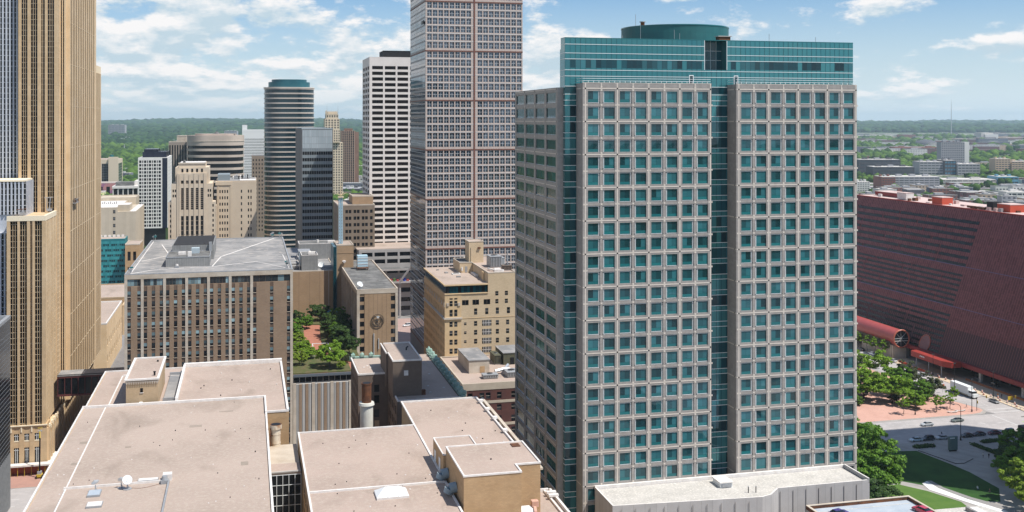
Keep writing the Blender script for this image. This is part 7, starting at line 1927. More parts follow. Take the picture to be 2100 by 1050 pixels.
def ground():
    m = bpy.data.materials.new('land'); m.use_nodes = True; nt = m.node_tree; N = nt.nodes; L = nt.links; p = N['Principled BSDF']
    p.inputs['Roughness'].default_value = 1; p.inputs['Specular IOR Level'].default_value = .05
    tc = N.new('ShaderNodeTexCoord')
    def noise(s, d=6, r=.6):
        n = N.new('ShaderNodeTexNoise'); n.inputs['Scale'].default_value = s; n.inputs['Detail'].default_value = d; n.inputs['Roughness'].default_value = r
        L.new(tc.outputs['Object'], n.inputs['Vector']); return n.outputs['Fac']
    def rng_(x, a, b):
        r = N.new('ShaderNodeMapRange'); r.inputs['From Min'].default_value = a; r.inputs['From Max'].default_value = b; L.new(x, r.inputs['Value']); return r.outputs[0]
    def mix(f, a, b):
        x = N.new('ShaderNodeMix'); x.data_type = 'RGBA'; L.new(f, x.inputs['Factor'])
        for k, v in (('A', a), ('B', b)):
            if isinstance(v, tuple): x.inputs[k].default_value = (*v, 1)
            else: L.new(v, x.inputs[k])
        return x.outputs['Result']
    g = mix(rng_(noise(.02), .4, .62), (.035, .065, .02), (.06, .10, .028))
    g = mix(rng_(noise(.0022, 8), .56, .66), g, (.20, .19, .17))
    g = mix(rng_(noise(.05, 3), .62, .70), g, (.30, .28, .25))
    # the built-up district beyond the avenue: roofs, yards and lots instead of woods
    sp = N.new('ShaderNodeSeparateXYZ'); L.new(tc.outputs['Object'], sp.inputs[0])
    dv = N.new('ShaderNodeMath'); dv.operation = 'DIVIDE'; L.new(sp.outputs[0], dv.inputs[0]); L.new(sp.outputs[1], dv.inputs[1])
    def mul(a, b):
        x = N.new('ShaderNodeMath'); x.operation = 'MULTIPLY'; L.new(a, x.inputs[0]); L.new(b, x.inputs[1]); return x.outputs[0]
    urb = mul(mul(rng_(dv.outputs[0], .24, .30), rng_(sp.outputs[1], 7600, 6800)), rng_(sp.outputs[1], 900, 1100))
    ug = mix(rng_(noise(.011, 4), .46, .50), (.30, .28, .27), (.055, .085, .03)); ug = mix(rng_(noise(.03, 2), .56, .6), ug, (.50, .48, .46)); ug = mix(rng_(noise(.024, 3), .60, .63), ug, (.12, .11, .12))
    g = mix(urb, g, ug)
    L.new(g, p.inputs['Base Color'])
    v = []; f = []
    # one sheet: fine rings near, coarse far; rises into low hills towards the horizon
    ys = [-3000, -500, 0, 300, 700, 1200] + [1200 * 1.10 ** k for k in range(1, 38)]
    ang = np.linspace(-1, 1, 81)
    for y in ys:
        half = max(abs(y)*1.4, 2500)
        for a in ang:
            x = a*half; z = -.05
            if y > 5000:
                t_ = min((y - 5000)/9000, 1); z = t_*(52 + 26*math.sin(x*.00035 + 1.2) + 15*math.sin(x*.0011 + y*.0004) + 9*math.sin(x*.0027 + 2)) - (.05)
                if x < -1000: z += t_*min((-1000 - x)/3000, 1)*26
            v.append((x, y, z))
    n = len(ang)
    for i in range(len(ys) - 1):
        for j in range(n - 1): f.append((i*n + j, i*n + j + 1, (i+1)*n + j + 1, (i+1)*n + j))
    me = bpy.data.meshes.new('ground'); me.from_pydata(v, [], f); me.materials.append(m); me.polygons.foreach_set('use_smooth', [True]*len(f)); me.update()
    o = bpy.data.objects.new('ground', me); COL.objects.link(o); o['kind'] = 'structure'
ground()
sheet('city_floor', [(-500, -200), (700, -200), (700, 900), (-500, 900)], .0, mat('city_floor_grey', (.26, .25, .24), .9, (.20, .195, .19), .05, 6))
sheet('road', [(-400, 327), (330, 327), (330, 352), (-400, 352)], .010, asph_l)
sheet('road', [(57.5, 353), (69, 353), (86, 900), (60, 900)], .011, asphalt)
sheet('road', [(-59, 352.1), (-38, 352.1), (-38, 900), (-59, 900)], .012, asphalt)
sheet('road', [(277, 352.1), (289.6, 352.1), (289.6, 900), (273.5, 900), (273.5, 372), (275, 357)], .013, asph_l)
sheet('road', [(277, 326.9), (289.6, 326.9), (289.6, -100), (277, -100)], .014, asph_l)
sheet('pavement', [(289.7, 352.1), (312.1, 352.1), (312.1, 900), (289.7, 900)], .15, (sandy, kerbm), .15)
sheet('pavement', [(300.8, 353), (312, 353), (312, 500), (300.8, 500)], .156, paving)
sheet('pavement', [(289.7, 326.9), (330, 326.9), (330, 100), (289.7, 100)], .15, (paving, kerbm), .15)
sheet('pavement', [(150, 352.1), (268, 352.1), (272.5, 353), (275.6, 355.6), (276.6, 359), (272.9, 373), (272.6, 560), (150, 560)], .15, (paving, kerbm), .15)
sheet('park_ground', [(150, 353.0), (267.5, 353.0), (271.6, 354), (274.6, 356.4), (275.4, 359), (271.4, 373), (271.2, 470), (150, 470)], .30, (brickpk, kerbm), .146)
sheet('pavement', [(72, 326.9), (276.9, 326.9), (276.9, 100), (72, 100)], .15, (paving, kerbm), .15)
sheet('pavement', [(-110, 352.1), (-59.1, 352.1), (-59.1, 480), (-110, 480)], .15, (mat('pavement_brick_pink', (.42, .24, .19), .9, (.36, .21, .17), .3), kerbm), .15)
sheet('pavement', [(-37.9, 352.1), (57.4, 352.1), (57.4, 560), (-37.9, 560)], .15, (paving, kerbm), .15)
sheet('pavement', [(-37.9, 326.9), (57.4, 326.9), (57.4, 100), (-37.9, 100)], .15, (paving, kerbm), .15)
sheet('plaza', [(-58, 560), (-38.5, 560), (-38.5, 680), (-58, 680)], .12, (mat('mall_brick', (.40, .20, .17), .9, (.52, .40, .34), .12, 4), kerbm), .1)
sheet('plaza', [(62, 530), (110, 530), (110, 600), (62, 600)], .14, (mat('plaza_brick', (.40, .28, .24), .9, (.34, .24, .21), .3), kerbm), .13)
# lawn wedge, diagonal white path and planting below the plaza
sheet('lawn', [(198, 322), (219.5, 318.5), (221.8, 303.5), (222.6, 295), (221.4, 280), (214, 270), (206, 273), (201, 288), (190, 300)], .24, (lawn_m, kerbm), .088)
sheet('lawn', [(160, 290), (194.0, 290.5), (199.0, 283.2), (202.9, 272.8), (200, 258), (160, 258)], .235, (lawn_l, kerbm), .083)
sheet('path', [(201.5, 289.5), (200.2, 284), (204.2, 272.5), (208, 262), (211, 263), (206.2, 274.5), (203.8, 284.5), (204.2, 291)], .25, (mat('white_path', (.70, .68, .65), .8), kerbm), .097)
sheet('path', [(204.3, 291.2), (203.95, 284.6), (206.4, 274.6), (213, 258), (216.5, 259), (208.3, 275.5), (205.6, 284.8), (205.8, 291)], .245, (mat('path_shaded_part', (.26, .245, .235), .9), kerbm), .092)  # shaded part of the white path, its shade put into the grey
sheet('plaza_terrace', [(220.2, 318.6), (233, 318.6), (232.5, 306.5), (226.5, 303.0), (223.6, 303.5)], .42, (paving, mat('terrace_edge', (.09, .09, .10), .7)), .268)
# road paint
k = 0
def dash(u, v, w, l, z=.018): sheet('road_marking', [(u, v), (u + w, v), (u + w, v + l), (u, v + l)], z, marking)
for u in np.arange(150, 276, 9.0):
    dash(u, 335.3, 3.0, .2); dash(u + 3, 341.5, 3.0, .2)
for u in np.arange(-100, -60, 8.0): dash(u, 336, 3, .2); dash(u, 342, 3, .2)
for v in np.arange(362, 520, 9.0): dash(281.5, v, .18, 3)
dash(277.6, 353.6, 11.5, .35); dash(277.6, 357.5, 11.5, .35); dash(274.2, 328, .3, 23, .0185)
for v in np.arange(329, 350, 2.2): dash(290.6, v, 2.6, .7)
dash(58.5, 476, 11, 2.6); dash(58, 353.2, 10.6, 2)
sheet('road_marking', [(283.0, 332), (286, 332), (286, 332.6), (283, 332.6)], .019, mat('road_paint_green', (.35, .55, .12), .8)); sheet('road_marking', [(279, 340), (282, 340), (282, 340.5), (279, 340.5)], .019, MATS['road_paint_green'])
for (u, v, lab) in ((283.2, 345.5, 'a'), (298.5, 360, 'b')):
    sheet('manhole_cover', [(u, v), (u + 2.2, v), (u + 2.2, v + .9), (u, v + .9)], .17 if u > 290 else .0195, mat('iron_cover', (.07, .065, .06), .7))

# ------------------------------------------------------------------ trees
leafm = {}
def leaf_mat(name, a, b):
    return mat(name, a, .6, None, rnd=b, spec=.25, transl=.28, rpow=1.0)
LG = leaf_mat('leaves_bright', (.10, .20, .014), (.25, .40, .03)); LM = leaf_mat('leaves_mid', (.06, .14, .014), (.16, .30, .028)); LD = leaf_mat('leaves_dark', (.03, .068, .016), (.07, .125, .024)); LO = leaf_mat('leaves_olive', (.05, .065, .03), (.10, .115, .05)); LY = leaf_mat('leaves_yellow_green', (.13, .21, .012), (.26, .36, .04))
BARK = mat('bark', (.09, .07, .055), .9, (.06, .045, .035), 3)
def crown_mesh(name, rx, rz, n_cl, per, leaf, m, seed, flat=0.0):
    g = np.random.default_rng(seed)
    # clump centres over an uneven shell and inside
    d = g.normal(size=(n_cl, 3)); d /= np.linalg.norm(d, axis=1)[:, None]
    rad = g.uniform(.45, 1.0, n_cl)**.6
    lump = 1 + .22*np.sin(d[:, 0]*3.1 + seed) + .16*np.sin(d[:, 1]*4.3 + 2*seed) + .12*np.sin(d[:, 2]*5.0 + seed*.7)
    c = d*(rad*lump)[:, None]*np.array([rx, rx, rz]); c[:, 2] = np.where(c[:, 2] < 0, c[:, 2]*(.55 + flat), c[:, 2])
    cs = g.uniform(.09, .21, n_cl)*rx
    k = np.repeat(np.arange(n_cl), per); N_ = len(k)
    o = g.normal(size=(N_, 3)); o /= np.linalg.norm(o, axis=1)[:, None]; o[:, 2] = np.where(o[:, 2] < -.3, -o[:, 2], o[:, 2])
    pos = c[k] + o*(cs[k]*g.uniform(.65, 1.05, N_))[:, None]*np.array([1.15, 1.15, .75])
    nrm = o + g.normal(size=(N_, 3))*.45 + np.array([0, 0, .35]); nrm /= np.linalg.norm(nrm, axis=1)[:, None]
    t = np.cross(nrm, g.normal(size=(N_, 3))); t /= np.linalg.norm(t, axis=1)[:, None]; b = np.cross(nrm, t)
    s = (leaf*g.uniform(.5, 1.15, N_))[:, None]
    q = np.stack([pos - t*s - b*s*.5, pos + t*s*.2 - b*s*.75, pos + t*s + b*s*.3, pos - t*s*.3 + b*s*.8], 1).reshape(-1, 3)
    me = bpy.data.meshes.new(name); me.vertices.add(len(q)); me.vertices.foreach_set('co', q.ravel())
    me.loops.add(N_*4); me.loops.foreach_set('vertex_index', np.arange(N_*4)); me.polygons.add(N_); me.polygons.foreach_set('loop_start', np.arange(0, N_*4, 4))
    me.materials.append(m); me.update(calc_edges=True); return me, c
def trunk_mesh(h, r, c, seed, top):
    b = MB(); g = random.Random(seed)
    p = Vector((0, 0, -.1)); segs = 4; pts = [p]
    for i in range(segs): pts.append(Vector((g.uniform(-.25, .25), g.uniform(-.25, .25), h*(i+1)/segs)))
    for i in range(segs): b.tube(pts[i], pts[i+1], r*(1 - .12*i), BARK, 8, r*(1 - .12*(i+1)))
    idx = list(range(len(c))); g.shuffle(idx)
    for j in idx[:10]:
        q = Vector(c[j]) + Vector((0, 0, top)); q = pts[-1].lerp(q, .85)
        mid = pts[-1].lerp(q, .5) + Vector((0, 0, .4)); b.tube(pts[-1], mid, r*.5, BARK, 6, r*.33); b.tube(mid, q, r*.33, BARK, 6, r*.1)
    return b.mesh('trunk')
TREES = {}
def tree_kind(key, rx, rz, h, n_cl, per, leaf, m, seed, r=.3, flat=0):
    me, c = crown_mesh('crown', rx, rz, n_cl, per, leaf, m, seed, flat); TREES[key] = (me, trunk_mesh(h, r, c, seed, h + rz*.62), h + rz*.62, rx)
tree_kind('big', 7.5, 7.6, 3.5, 210, 130, .34, LM, 3, .5); tree_kind('big2', 7.2, 6.6, 3.6, 190, 130, .34, LD, 11, .5)
tree_kind('bright', 5.0, 4.0, 2.2, 120, 120, .30, LG, 5, .28); tree_kind('bright2', 5.4, 3.6, 2.6, 120, 115, .30, LG, 23, .3); tree_kind('mid', 4.8, 4.2, 2.2, 110, 110, .30, LM, 8, .26); tree_kind('olive', 4.6, 3.6, 2.0, 100, 100, .29, LO, 13, .25); tree_kind('dark', 4.8, 4.2, 2.2, 110, 110, .30, LD, 17, .25)
tree_kind('small', 1.9, 1.7, 2.2, 34, 60, .2, LG, 19, .1); tree_kind('yellow', 4.8, 4.4, 2.6, 120, 110, .30, LY, 29, .28); tree_kind('airy', 5.8, 2.8, 4.4, 80, 80, .27, LG, 31, .32)
TREEB = [0]
def tree(key, label, u, v, z=.2, s=1.0, rot=None, cat='tree', group=None, name='tree'):
    me, tr, top, rx = TREES[key]; e = bpy.data.objects.new(name, None); COL.objects.link(e); e.location = W(u, v, z); e.rotation_euler = (0, 0, rot if rot is not None else random.uniform(0, 6.28)); e.scale = (s, s, s*random.uniform(.92, 1.08)); tag(e, label, cat, group)
    a = bpy.data.objects.new('trunk', tr); COL.objects.link(a); a.parent = e
    b = bpy.data.objects.new('crown', me); COL.objects.link(b); b.parent = e; b.location = (0, 0, top)
    return e
G1 = 'trees in the brick park'
tree('big', 'very large bushy green tree right beside the cream-roofed podium corner', 176, 282, .2, 1.22)
tree('big2', 'large dark green tree top behind the bushy one, against the granite tower edge', 177, 312, .2, 1.2)
tree('big', 'large green tree merging with the shaded row at the left of the lawn', 192, 309, .2, .95, 2.0)
tree('big2', 'tree low behind the podium corner, mostly hidden by the bushiest one', 166, 262, .2, 1.0)
tree('bright', 'broad bright green tree in the middle of the brick park', 238.5, 381, .3, 1.4, group=G1)
tree('bright2', 'bright green tree nearer the lamp posts in the brick park', 246.5, 374, .3, 1.25, group=G1)
tree('airy', 'airy yellow-green tree with visible limbs near the avenue side of the park', 257, 405, .3, 1.55, group=G1)
tree('airy', 'airy light green tree behind the first airy one beside the avenue', 252, 421, .3, 1.35, group=G1)
tree('olive', 'dull olive tree at the avenue edge, right of the airy trees', 265.5, 392, .3, 1.3, group=G1)
tree('olive', 'smaller dull olive-red tree at the end of the park shrubs', 268, 380, .3, 1.05, group=G1)
tree('dark', 'dark tree in the left thicket of the park below the tube skyway', 238, 418, .3, 1.5, group=G1)
tree('dark', 'dark tree against the granite tower edge in the left thicket', 229, 404, .3, 1.5, group=G1)
tree('olive', 'grey-green tree in the middle of the left thicket', 247, 402, .3, 1.4, group=G1)
tree('mid', 'mid green tree below the left thicket, cut by the granite tower', 222, 386, .3, 1.35, group=G1)
tree('bright', 'small bright tree low at the granite tower edge by the park path', 219, 366, .3, .8, group=G1)
tree('mid', 'mid green tree right of the broad bright one', 255, 383, .3, 1.2, group=G1)
tree('mid', 'mid green tree behind the young trees by the corner bricks', 258, 371, .3, .95, group=G1)
tree('bright', 'low bright tree between the lamp post and the young trees', 251, 365, .3, .72, group=G1)
tree('dark', 'dark low tree at the back of the young trees', 263, 375, .3, .75, group=G1)
for i, (u, v, lab) in enumerate(((241.8, 358.6, 'young tree left of the tall park lamp'), (255.8, 358.8, 'young tree left of the two curved benches'), (259.2, 361, 'thin young tree just left of the first curved bench'), (264, 361.5, 'young round tree between the two curved benches'), (270.0, 368, 'yellowish young tree near the park corner lamp'))):
    tree('small', lab, u, v, .3, 1.25 if i != 2 else .9, group=G1)
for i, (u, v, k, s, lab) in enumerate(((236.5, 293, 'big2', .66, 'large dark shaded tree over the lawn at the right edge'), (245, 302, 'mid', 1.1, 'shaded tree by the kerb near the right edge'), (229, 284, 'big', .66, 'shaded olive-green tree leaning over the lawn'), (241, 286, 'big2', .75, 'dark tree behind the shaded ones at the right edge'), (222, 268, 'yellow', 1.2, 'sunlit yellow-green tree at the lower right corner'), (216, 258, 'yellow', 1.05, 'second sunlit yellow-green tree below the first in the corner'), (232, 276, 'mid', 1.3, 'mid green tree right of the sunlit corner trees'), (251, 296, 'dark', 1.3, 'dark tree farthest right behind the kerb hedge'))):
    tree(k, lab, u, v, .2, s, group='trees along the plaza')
for i, (u, v, lab) in enumerate(((291.3, 462, 'left of the parked dark cars'), (291.2, 455, 'behind the red and white trimmed car'), (291.4, 449, 'nearest the stone pier'), (291.6, 470, 'half behind the granite tower'))):
    tree('small', 'small street tree under the tube skyway, ' + lab, u, v, .2, 1.5, group='street trees below the tube skyway')
# garden trees on the podium
GZ = 28.2; G2 = 'roof garden trees'
for (k, u, v, s, lab) in (('bright', 27.5, 366, .95, 'broad bright green tree at the front edge of the roof garden'), ('yellow', 17.6, 372, .55, 'small bright tree at the left front corner of the roof garden'), ('bright2', 17.6, 388, .6, 'bright green tree second from front along the brown block'), ('yellow', 17.5, 403, .62, 'bright tree third from front along the brown block'), ('bright', 20.5, 396, .45, 'small round tree beside the brick path'), ('mid', 18, 417, .62, 'mid green tree fourth along the brown block'), ('mid', 18.5, 430, .6, 'green tree far along the brown block'), ('dark', 20, 446, .65, 'dark green tree below the tan wall, left'), ('dark', 29, 451, .8, 'dark green tree below the tan wall, right'), ('dark', 34.5, 430, .85, 'dark tree against the emblem building, farthest back'), ('dark', 35, 414, 1.0, 'big dark tree against the emblem building, middle'), ('dark', 34, 398, 1.0, 'big dark tree against the emblem building, near the pergola'), ('mid', 33, 406, .8, 'green tree between the two biggest dark garden trees'), ('dark', 31, 420, .8, 'dark tree by the middle of the brick path'), ('bright', 21.5, 381, .5, 'bright round shrub beside the broad front tree, left'), ('mid', 23.5, 437, .6, 'green tree at the far end of the brick path'), ('mid', 36.5, 444, .7, 'dark green tree beside the blue canopy'), ('dark', 35.5, 384, .8, 'dark tree right of the pergola'), ('olive', 33.5, 371, .4, 'low brownish shrub at the right front of the roof garden'), ('yellow', 31, 362.5, .3, 'tiny yellow shrub at the front edge of the roof garden')):
    tree(k, lab, u, v, GZ, s, group=G2)
def hedge(label, pts, h):
    t = T('hedge', label, 'hedge', pts[0][0], pts[0][1], .15); g = np.random.default_rng(int(pts[0][0]))
    b = t.mb()
    for i in range(len(pts) - 1):
        p, q = Vector((*pts[i], 0)), Vector((*pts[i+1], 0)); n = int((q - p).length*55)
        for k in range(n):
            c = p.lerp(q, g.random()) + Vector((g.uniform(-.9, .9), g.uniform(-.9, .9), g.uniform(.1, h))); a = Vector(g.normal(size=3)).normalized()*.28; e_ = a.orthogonal().normalized()*.24
            b.poly([tuple(c - a - e_), tuple(c + a - e_), tuple(c + a + e_), tuple(c - a + e_)], LD)
    t.part('foliage', b)
hedge('low dark hedge along the plaza terrace near the parked cars', [(221, 321.5), (228, 321.5)], 1.0); hedge('low dark hedge in front of the maroon parked car', [(247, 321), (258, 322)], .9); hedge('low dark hedge right of the plaza paving under the trees', [(242.5, 320), (243.5, 309)], .8)

# ------------------------------------------------------------------ far woodland: one mass of crowns, bigger clumps farther away
def woodland():
    ico = bmesh.new(); bmesh.ops.create_icosphere(ico, subdivisions=2, radius=1); V0 = np.array([v.co[:] for v in ico.verts]); F0 = np.array([[v.index for v in f.verts] for f in ico.faces]); ico.free()
    ico = bmesh.new(); bmesh.ops.create_icosphere(ico, subdivisions=1, radius=1); V1 = np.array([v.co[:] for v in ico.verts]); F1 = np.array([[v.index for v in f.verts] for f in ico.faces]); ico.free()
    g = np.random.default_rng(5)
    ma = mat('woodland_leaves', (.014, .04, .011), .9, rnd=(.085, .15, .024), spec=.1)
    md = mat('far_leaves_cloud_dark', (.010, .030, .014), .9, rnd=(.04, .085, .022), spec=.1)  # darker copy for far woods, cloud shadow put into the leaf colour
    def dens(x, y):
        n = np.sin(x*.0041 + 1.3)*np.sin(y*.0029 + .5) + .6*np.sin(x*.011 + y*.007) + .5*np.sin(x*.021 - y*.013 + 2)
        return n
    def fill(k0, k1, y0, y1, size_k, thin, V, F, name, keep):
        pts = []; y = y0
        while y < y1:
            s = max(5.0, y*size_k); x = k0*y
            while x < k1*y:
                xx = x + g.uniform(-.6, .6)*s; yy = y + g.uniform(-.8, .8)*s
                if dens(xx, yy) > thin and keep(xx, yy): pts.append((xx, yy, s*g.uniform(.75, 1.4)))
                x += s*1.7
            y += s*(1.9 if y < 4000 else 3.2)
        P = np.array(pts); n = len(P); nv = len(V)
        sc = np.stack([P[:, 2], P[:, 2], np.minimum(P[:, 2]*.85, 11 + P[:, 2]*.2)*g.uniform(.8, 1.2, n)], 1)
        verts = V[None]*sc[:, None]*(1 + g.uniform(-.22, .22, (n, nv, 1))); zt = np.where(P[:, 1] > 5000, np.minimum((P[:, 1]-5000)/9000, 1)*(52 + 26*np.sin(P[:, 0]*.00035+1.2) + 15*np.sin(P[:, 0]*.0011 + P[:, 1]*.0004) + 9*np.sin(P[:, 0]*.0027+2)), 0)
        zt = zt + np.where((P[:, 1] > 5000) & (P[:, 0] < -1000), np.minimum((P[:, 1]-5000)/9000, 1)*np.minimum((-1000 - P[:, 0])/3000, 1)*26, 0)
        verts += np.stack([P[:, 0], P[:, 1], zt + sc[:, 2]*.55 + 1.5], 1)[:, None]
        faces = F[None] + (np.arange(n)*nv)[:, None, None]
        me = bpy.data.meshes.new(name); me.vertices.add(n*nv); me.vertices.foreach_set('co', verts.reshape(-1)); nf = n*len(F)
        me.loops.add(nf*3); me.loops.foreach_set('vertex_index', faces.reshape(-1)); me.polygons.add(nf); me.polygons.foreach_set('loop_start', np.arange(0, nf*3, 3))
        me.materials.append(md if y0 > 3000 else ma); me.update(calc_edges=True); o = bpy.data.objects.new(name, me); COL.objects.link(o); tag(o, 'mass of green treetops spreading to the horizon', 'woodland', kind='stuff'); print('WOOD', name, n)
    left = lambda x, y: not (y < 1900 and -560 < x < -180 and y > 1150 and (y < 1350 or x > -430 and y > 1620))
    fill(-.46, -.02, 1150, 4200, .0036, -.95, V1, F1, 'woodland', left)
    fill(-.02, .16, 2100, 4200, .0036, -.9, V1, F1, 'woodland', lambda x, y: True)
    def right(x, y):
        k = x/y
        if y < 1900: return math.sin(x*.05)*math.sin(y*.04) > .8
        if y < 2150: return math.sin(x*.03)*math.sin(y*.02) > .2
        if y < 3300: return k < .372 and y < 3200 or k > .43 or g.random() < .3
        return True if (y > 6600 or math.sin(x*.006)*math.sin(y*.003 + 2) > .45) else g.random() < .10
    fill(.30, .52, 1250, 6000, .0034, -.75, V1, F1, 'woodland', right)
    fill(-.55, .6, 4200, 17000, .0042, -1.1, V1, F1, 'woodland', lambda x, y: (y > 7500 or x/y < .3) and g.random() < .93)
woodland()

# ------------------------------------------------------------------ the far city
bandA = mat('far_grey_window', (.10, .11, .12), .3); whiteA = mat('far_white', (.66, .64, .60), .8); greyA = mat('far_grey', (.34, .34, .35), .8); redA = mat('far_red_brick', (.24, .11, .085), .9); tanA = mat('far_tan', (.50, .38, .27), .9); darkA = mat('far_dark', (.09, .09, .10), .7); roofA = mat('far_pale_roof', (.52, .49, .45), .9); blueA = mat('far_blue', (.12, .30, .40), .5)
def far_slab(label, name, X0, X1, Y0, Y1, H, m, rowsn, colsn, face_m, cat='building', roof=None, extra=None):
    """world-aligned far building: facade of real recessed strips between spandrels"""
    e = bpy.data.objects.new(name, None); COL.objects.link(e); e.location = (X0, Y0, 0); tag(e, label, cat)
    b = MB((X0, Y0, 0)); b.box(X0, X1, Y0 + .6, Y1, 0, H, m)
    for k in range(rowsn + 1): z = H*k/rowsn if rowsn else 0; b.box(X0, X1, Y0, Y0 + .599, max(z - H/rowsn*.28, 0), min(z + H/rowsn*.28, H), m)
    for i in range(colsn + 1): x = X0 + (X1 - X0)*i/colsn; b.box(x - .5, x + .5, Y0 - .1, Y0 + .6, 0, H + .01, m)
    b.build('wall', e)
    for k in range(rowsn):
        g = MB((X0, Y0, 0)); z0 = H*k/rowsn + H/rowsn*.28; z1 = H*(k+1)/rowsn - H/rowsn*.28; g.poly([(X0 + .3, Y0 + .55, z0), (X1 - .3, Y0 + .55, z0), (X1 - .3, Y0 + .55, z1), (X0 + .3, Y0 + .55, z1)], face_m); g.build('window_band', e)
    r = MB((X0, Y0, 0)); r.box(X0 + 1, X1 - 1, Y0 + 1, Y1 - 1, H + .02, H + .6, roof or roofA); 
    w = X1 - X0
    for i in range(3): x = X0 + w*(.15 + .3*i); r.box(x, x + w*.12, (Y0+Y1)/2 - 3, (Y0+Y1)/2 + 4, H + .61, H + 3.5, greyA if i % 2 else m)
    r.build('roof', e); return e
def far_tower():
    X0, X1, Y = 901, 949, 2250
    e = far_slab('grey-white slab high-rise with fine windows standing beyond the red building', 'office_tower', X0, X1, Y, Y + 26, 64, greyA, 17, 12, bandA, 'skyscraper', darkA)
    b = MB((X0, Y, 0)); b.box(X1 + .52, X1 + 10, Y + .1, Y + 25, 0, 64.6, whiteA); b.build('end_wall', e)
    far_slab('low curved-looking grey office wing at the foot of the white-ended high-rise', 'office_building', 827, 874, 2175, 2215, 26, greyA, 5, 6, bandA)
    far_slab('dark glazed centre block between the grey office wings', 'office_building', 875, 897, 2168, 2215, 29, darkA, 4, 4, blueA)
    far_slab('right grey office wing at the foot of the white-ended high-rise', 'office_building', 898, 942, 2160, 2205, 22, greyA, 4, 6, bandA)
    far_slab('tan stepped apartment block near the right edge, left part', 'apartment_block', 956, 985, 2120, 2150, 34, tanA, 8, 5, bandA); far_slab('tan apartment block cut by the right edge', 'apartment_block', 987, 1035, 2118, 2150, 29, tanA, 7, 8, bandA)
    far_slab('dark glass block behind the parking structures, left of centre', 'office_building', 664, 742, 2050, 2090, 35, darkA, 5, 9, bandA); far_slab('lower dark block with a red centre behind the parking structures', 'office_building', 660, 735, 1960, 2000, 25, darkA, 4, 7, bandA)
    far_slab('long white and grey banded parking structure above the red building', 'parking_structure', 618, 691, 1735, 1780, 19, greyA, 5, 9, bandA); far_slab('red-bayed section at the left of the banded parking structure', 'parking_structure', 596, 617, 1728, 1770, 19, redA, 5, 5, bandA)
    far_slab('small white building with square windows beside the granite tower edge', 'office_building', 536, 555, 1665, 1690, 15, whiteA, 5, 5, bandA)
    far_slab('long red-roofed brick hall among trees in the distance', 'hall', 1222, 1366, 3420, 3480, 23, redA, 3, 14, bandA, roof=redA)
    far_slab('low wide pale warehouse with turquoise end', 'warehouse', 700, 835, 1850, 1900, 8, roofA, 2, 14, bandA); far_slab('turquoise glazed end of the wide pale warehouse', 'warehouse', 837, 873, 1850, 1890, 13, blueA, 2, 5, bandA)
    far_slab('pale square-windowed building near the right edge behind the car park', 'office_building', 680, 745, 1475, 1500, 12, whiteA, 2, 9, bandA)
far_tower()
def gap_blocks():
    far_slab('low brown-striped building in the gap between the grey glass and white towers', 'office_building', -300, -268, 1825, 1850, 13, redA, 2, 9, bandA); far_slab('grey metal-roofed low hall in the gap beside the white tower', 'hall', -262, -222, 1560, 1600, 11, darkA, 1, 8, bandA, roof=greyA)
    far_slab('dark red block beside the trees in the gap left of the white tower', 'office_building', -236, -214, 1700, 1725, 21, redA, 4, 4, bandA); far_slab('cream low building nearest in the gap left of the white tower', 'office_building', -205, -165, 1290, 1320, 14, roofA, 3, 8, bandA)
gap_blocks()
def far_hall():
    e = T('concert_hall', 'large pale flat-topped hall on the far skyline right of the high-rise', 'building', 0, 0, 0); e.e.rotation_euler = (0, 0, 0); e.e.location = (2340, 5350, 0)
    b = MB((2340, 5350, 0)); b.box(2340, 2400, 5350, 5430, 0, 46, roofA); b.box(2355, 2420, 5338, 5349.9, 0, 38, whiteA); b.prism([(2421, 5345), (2540, 5345), (2540, 5440), (2421, 5440)], 0, 24, tanA); b.box(2430, 2520, 5335, 5344.9, 12, 22, darkA); e.part('wall', b)
    e = T('arena_dome', 'low dark domed arena roof in the distance', 'arena', 0, 0, 0); e.e.rotation_euler = (0, 0, 0); e.e.location = (1730, 4480, 0)
    b = MB((1730, 4480, 0)); n = 24
    for k in range(6):
        r0, r1 = 46*math.cos(k*math.pi/12), 46*math.cos((k+1)*math.pi/12); z0, z1 = 22 + 20*math.sin(k*math.pi/12), 22 + 20*math.sin((k+1)*math.pi/12)
        b.cyl(1730, 4480, z0 - 14, z1 - 14, r0, darkA, n, max(r1, .5))
    b.cyl(1730, 4480, 0, 7.99, 48, redA, n); e.part('roof', b)
far_hall()
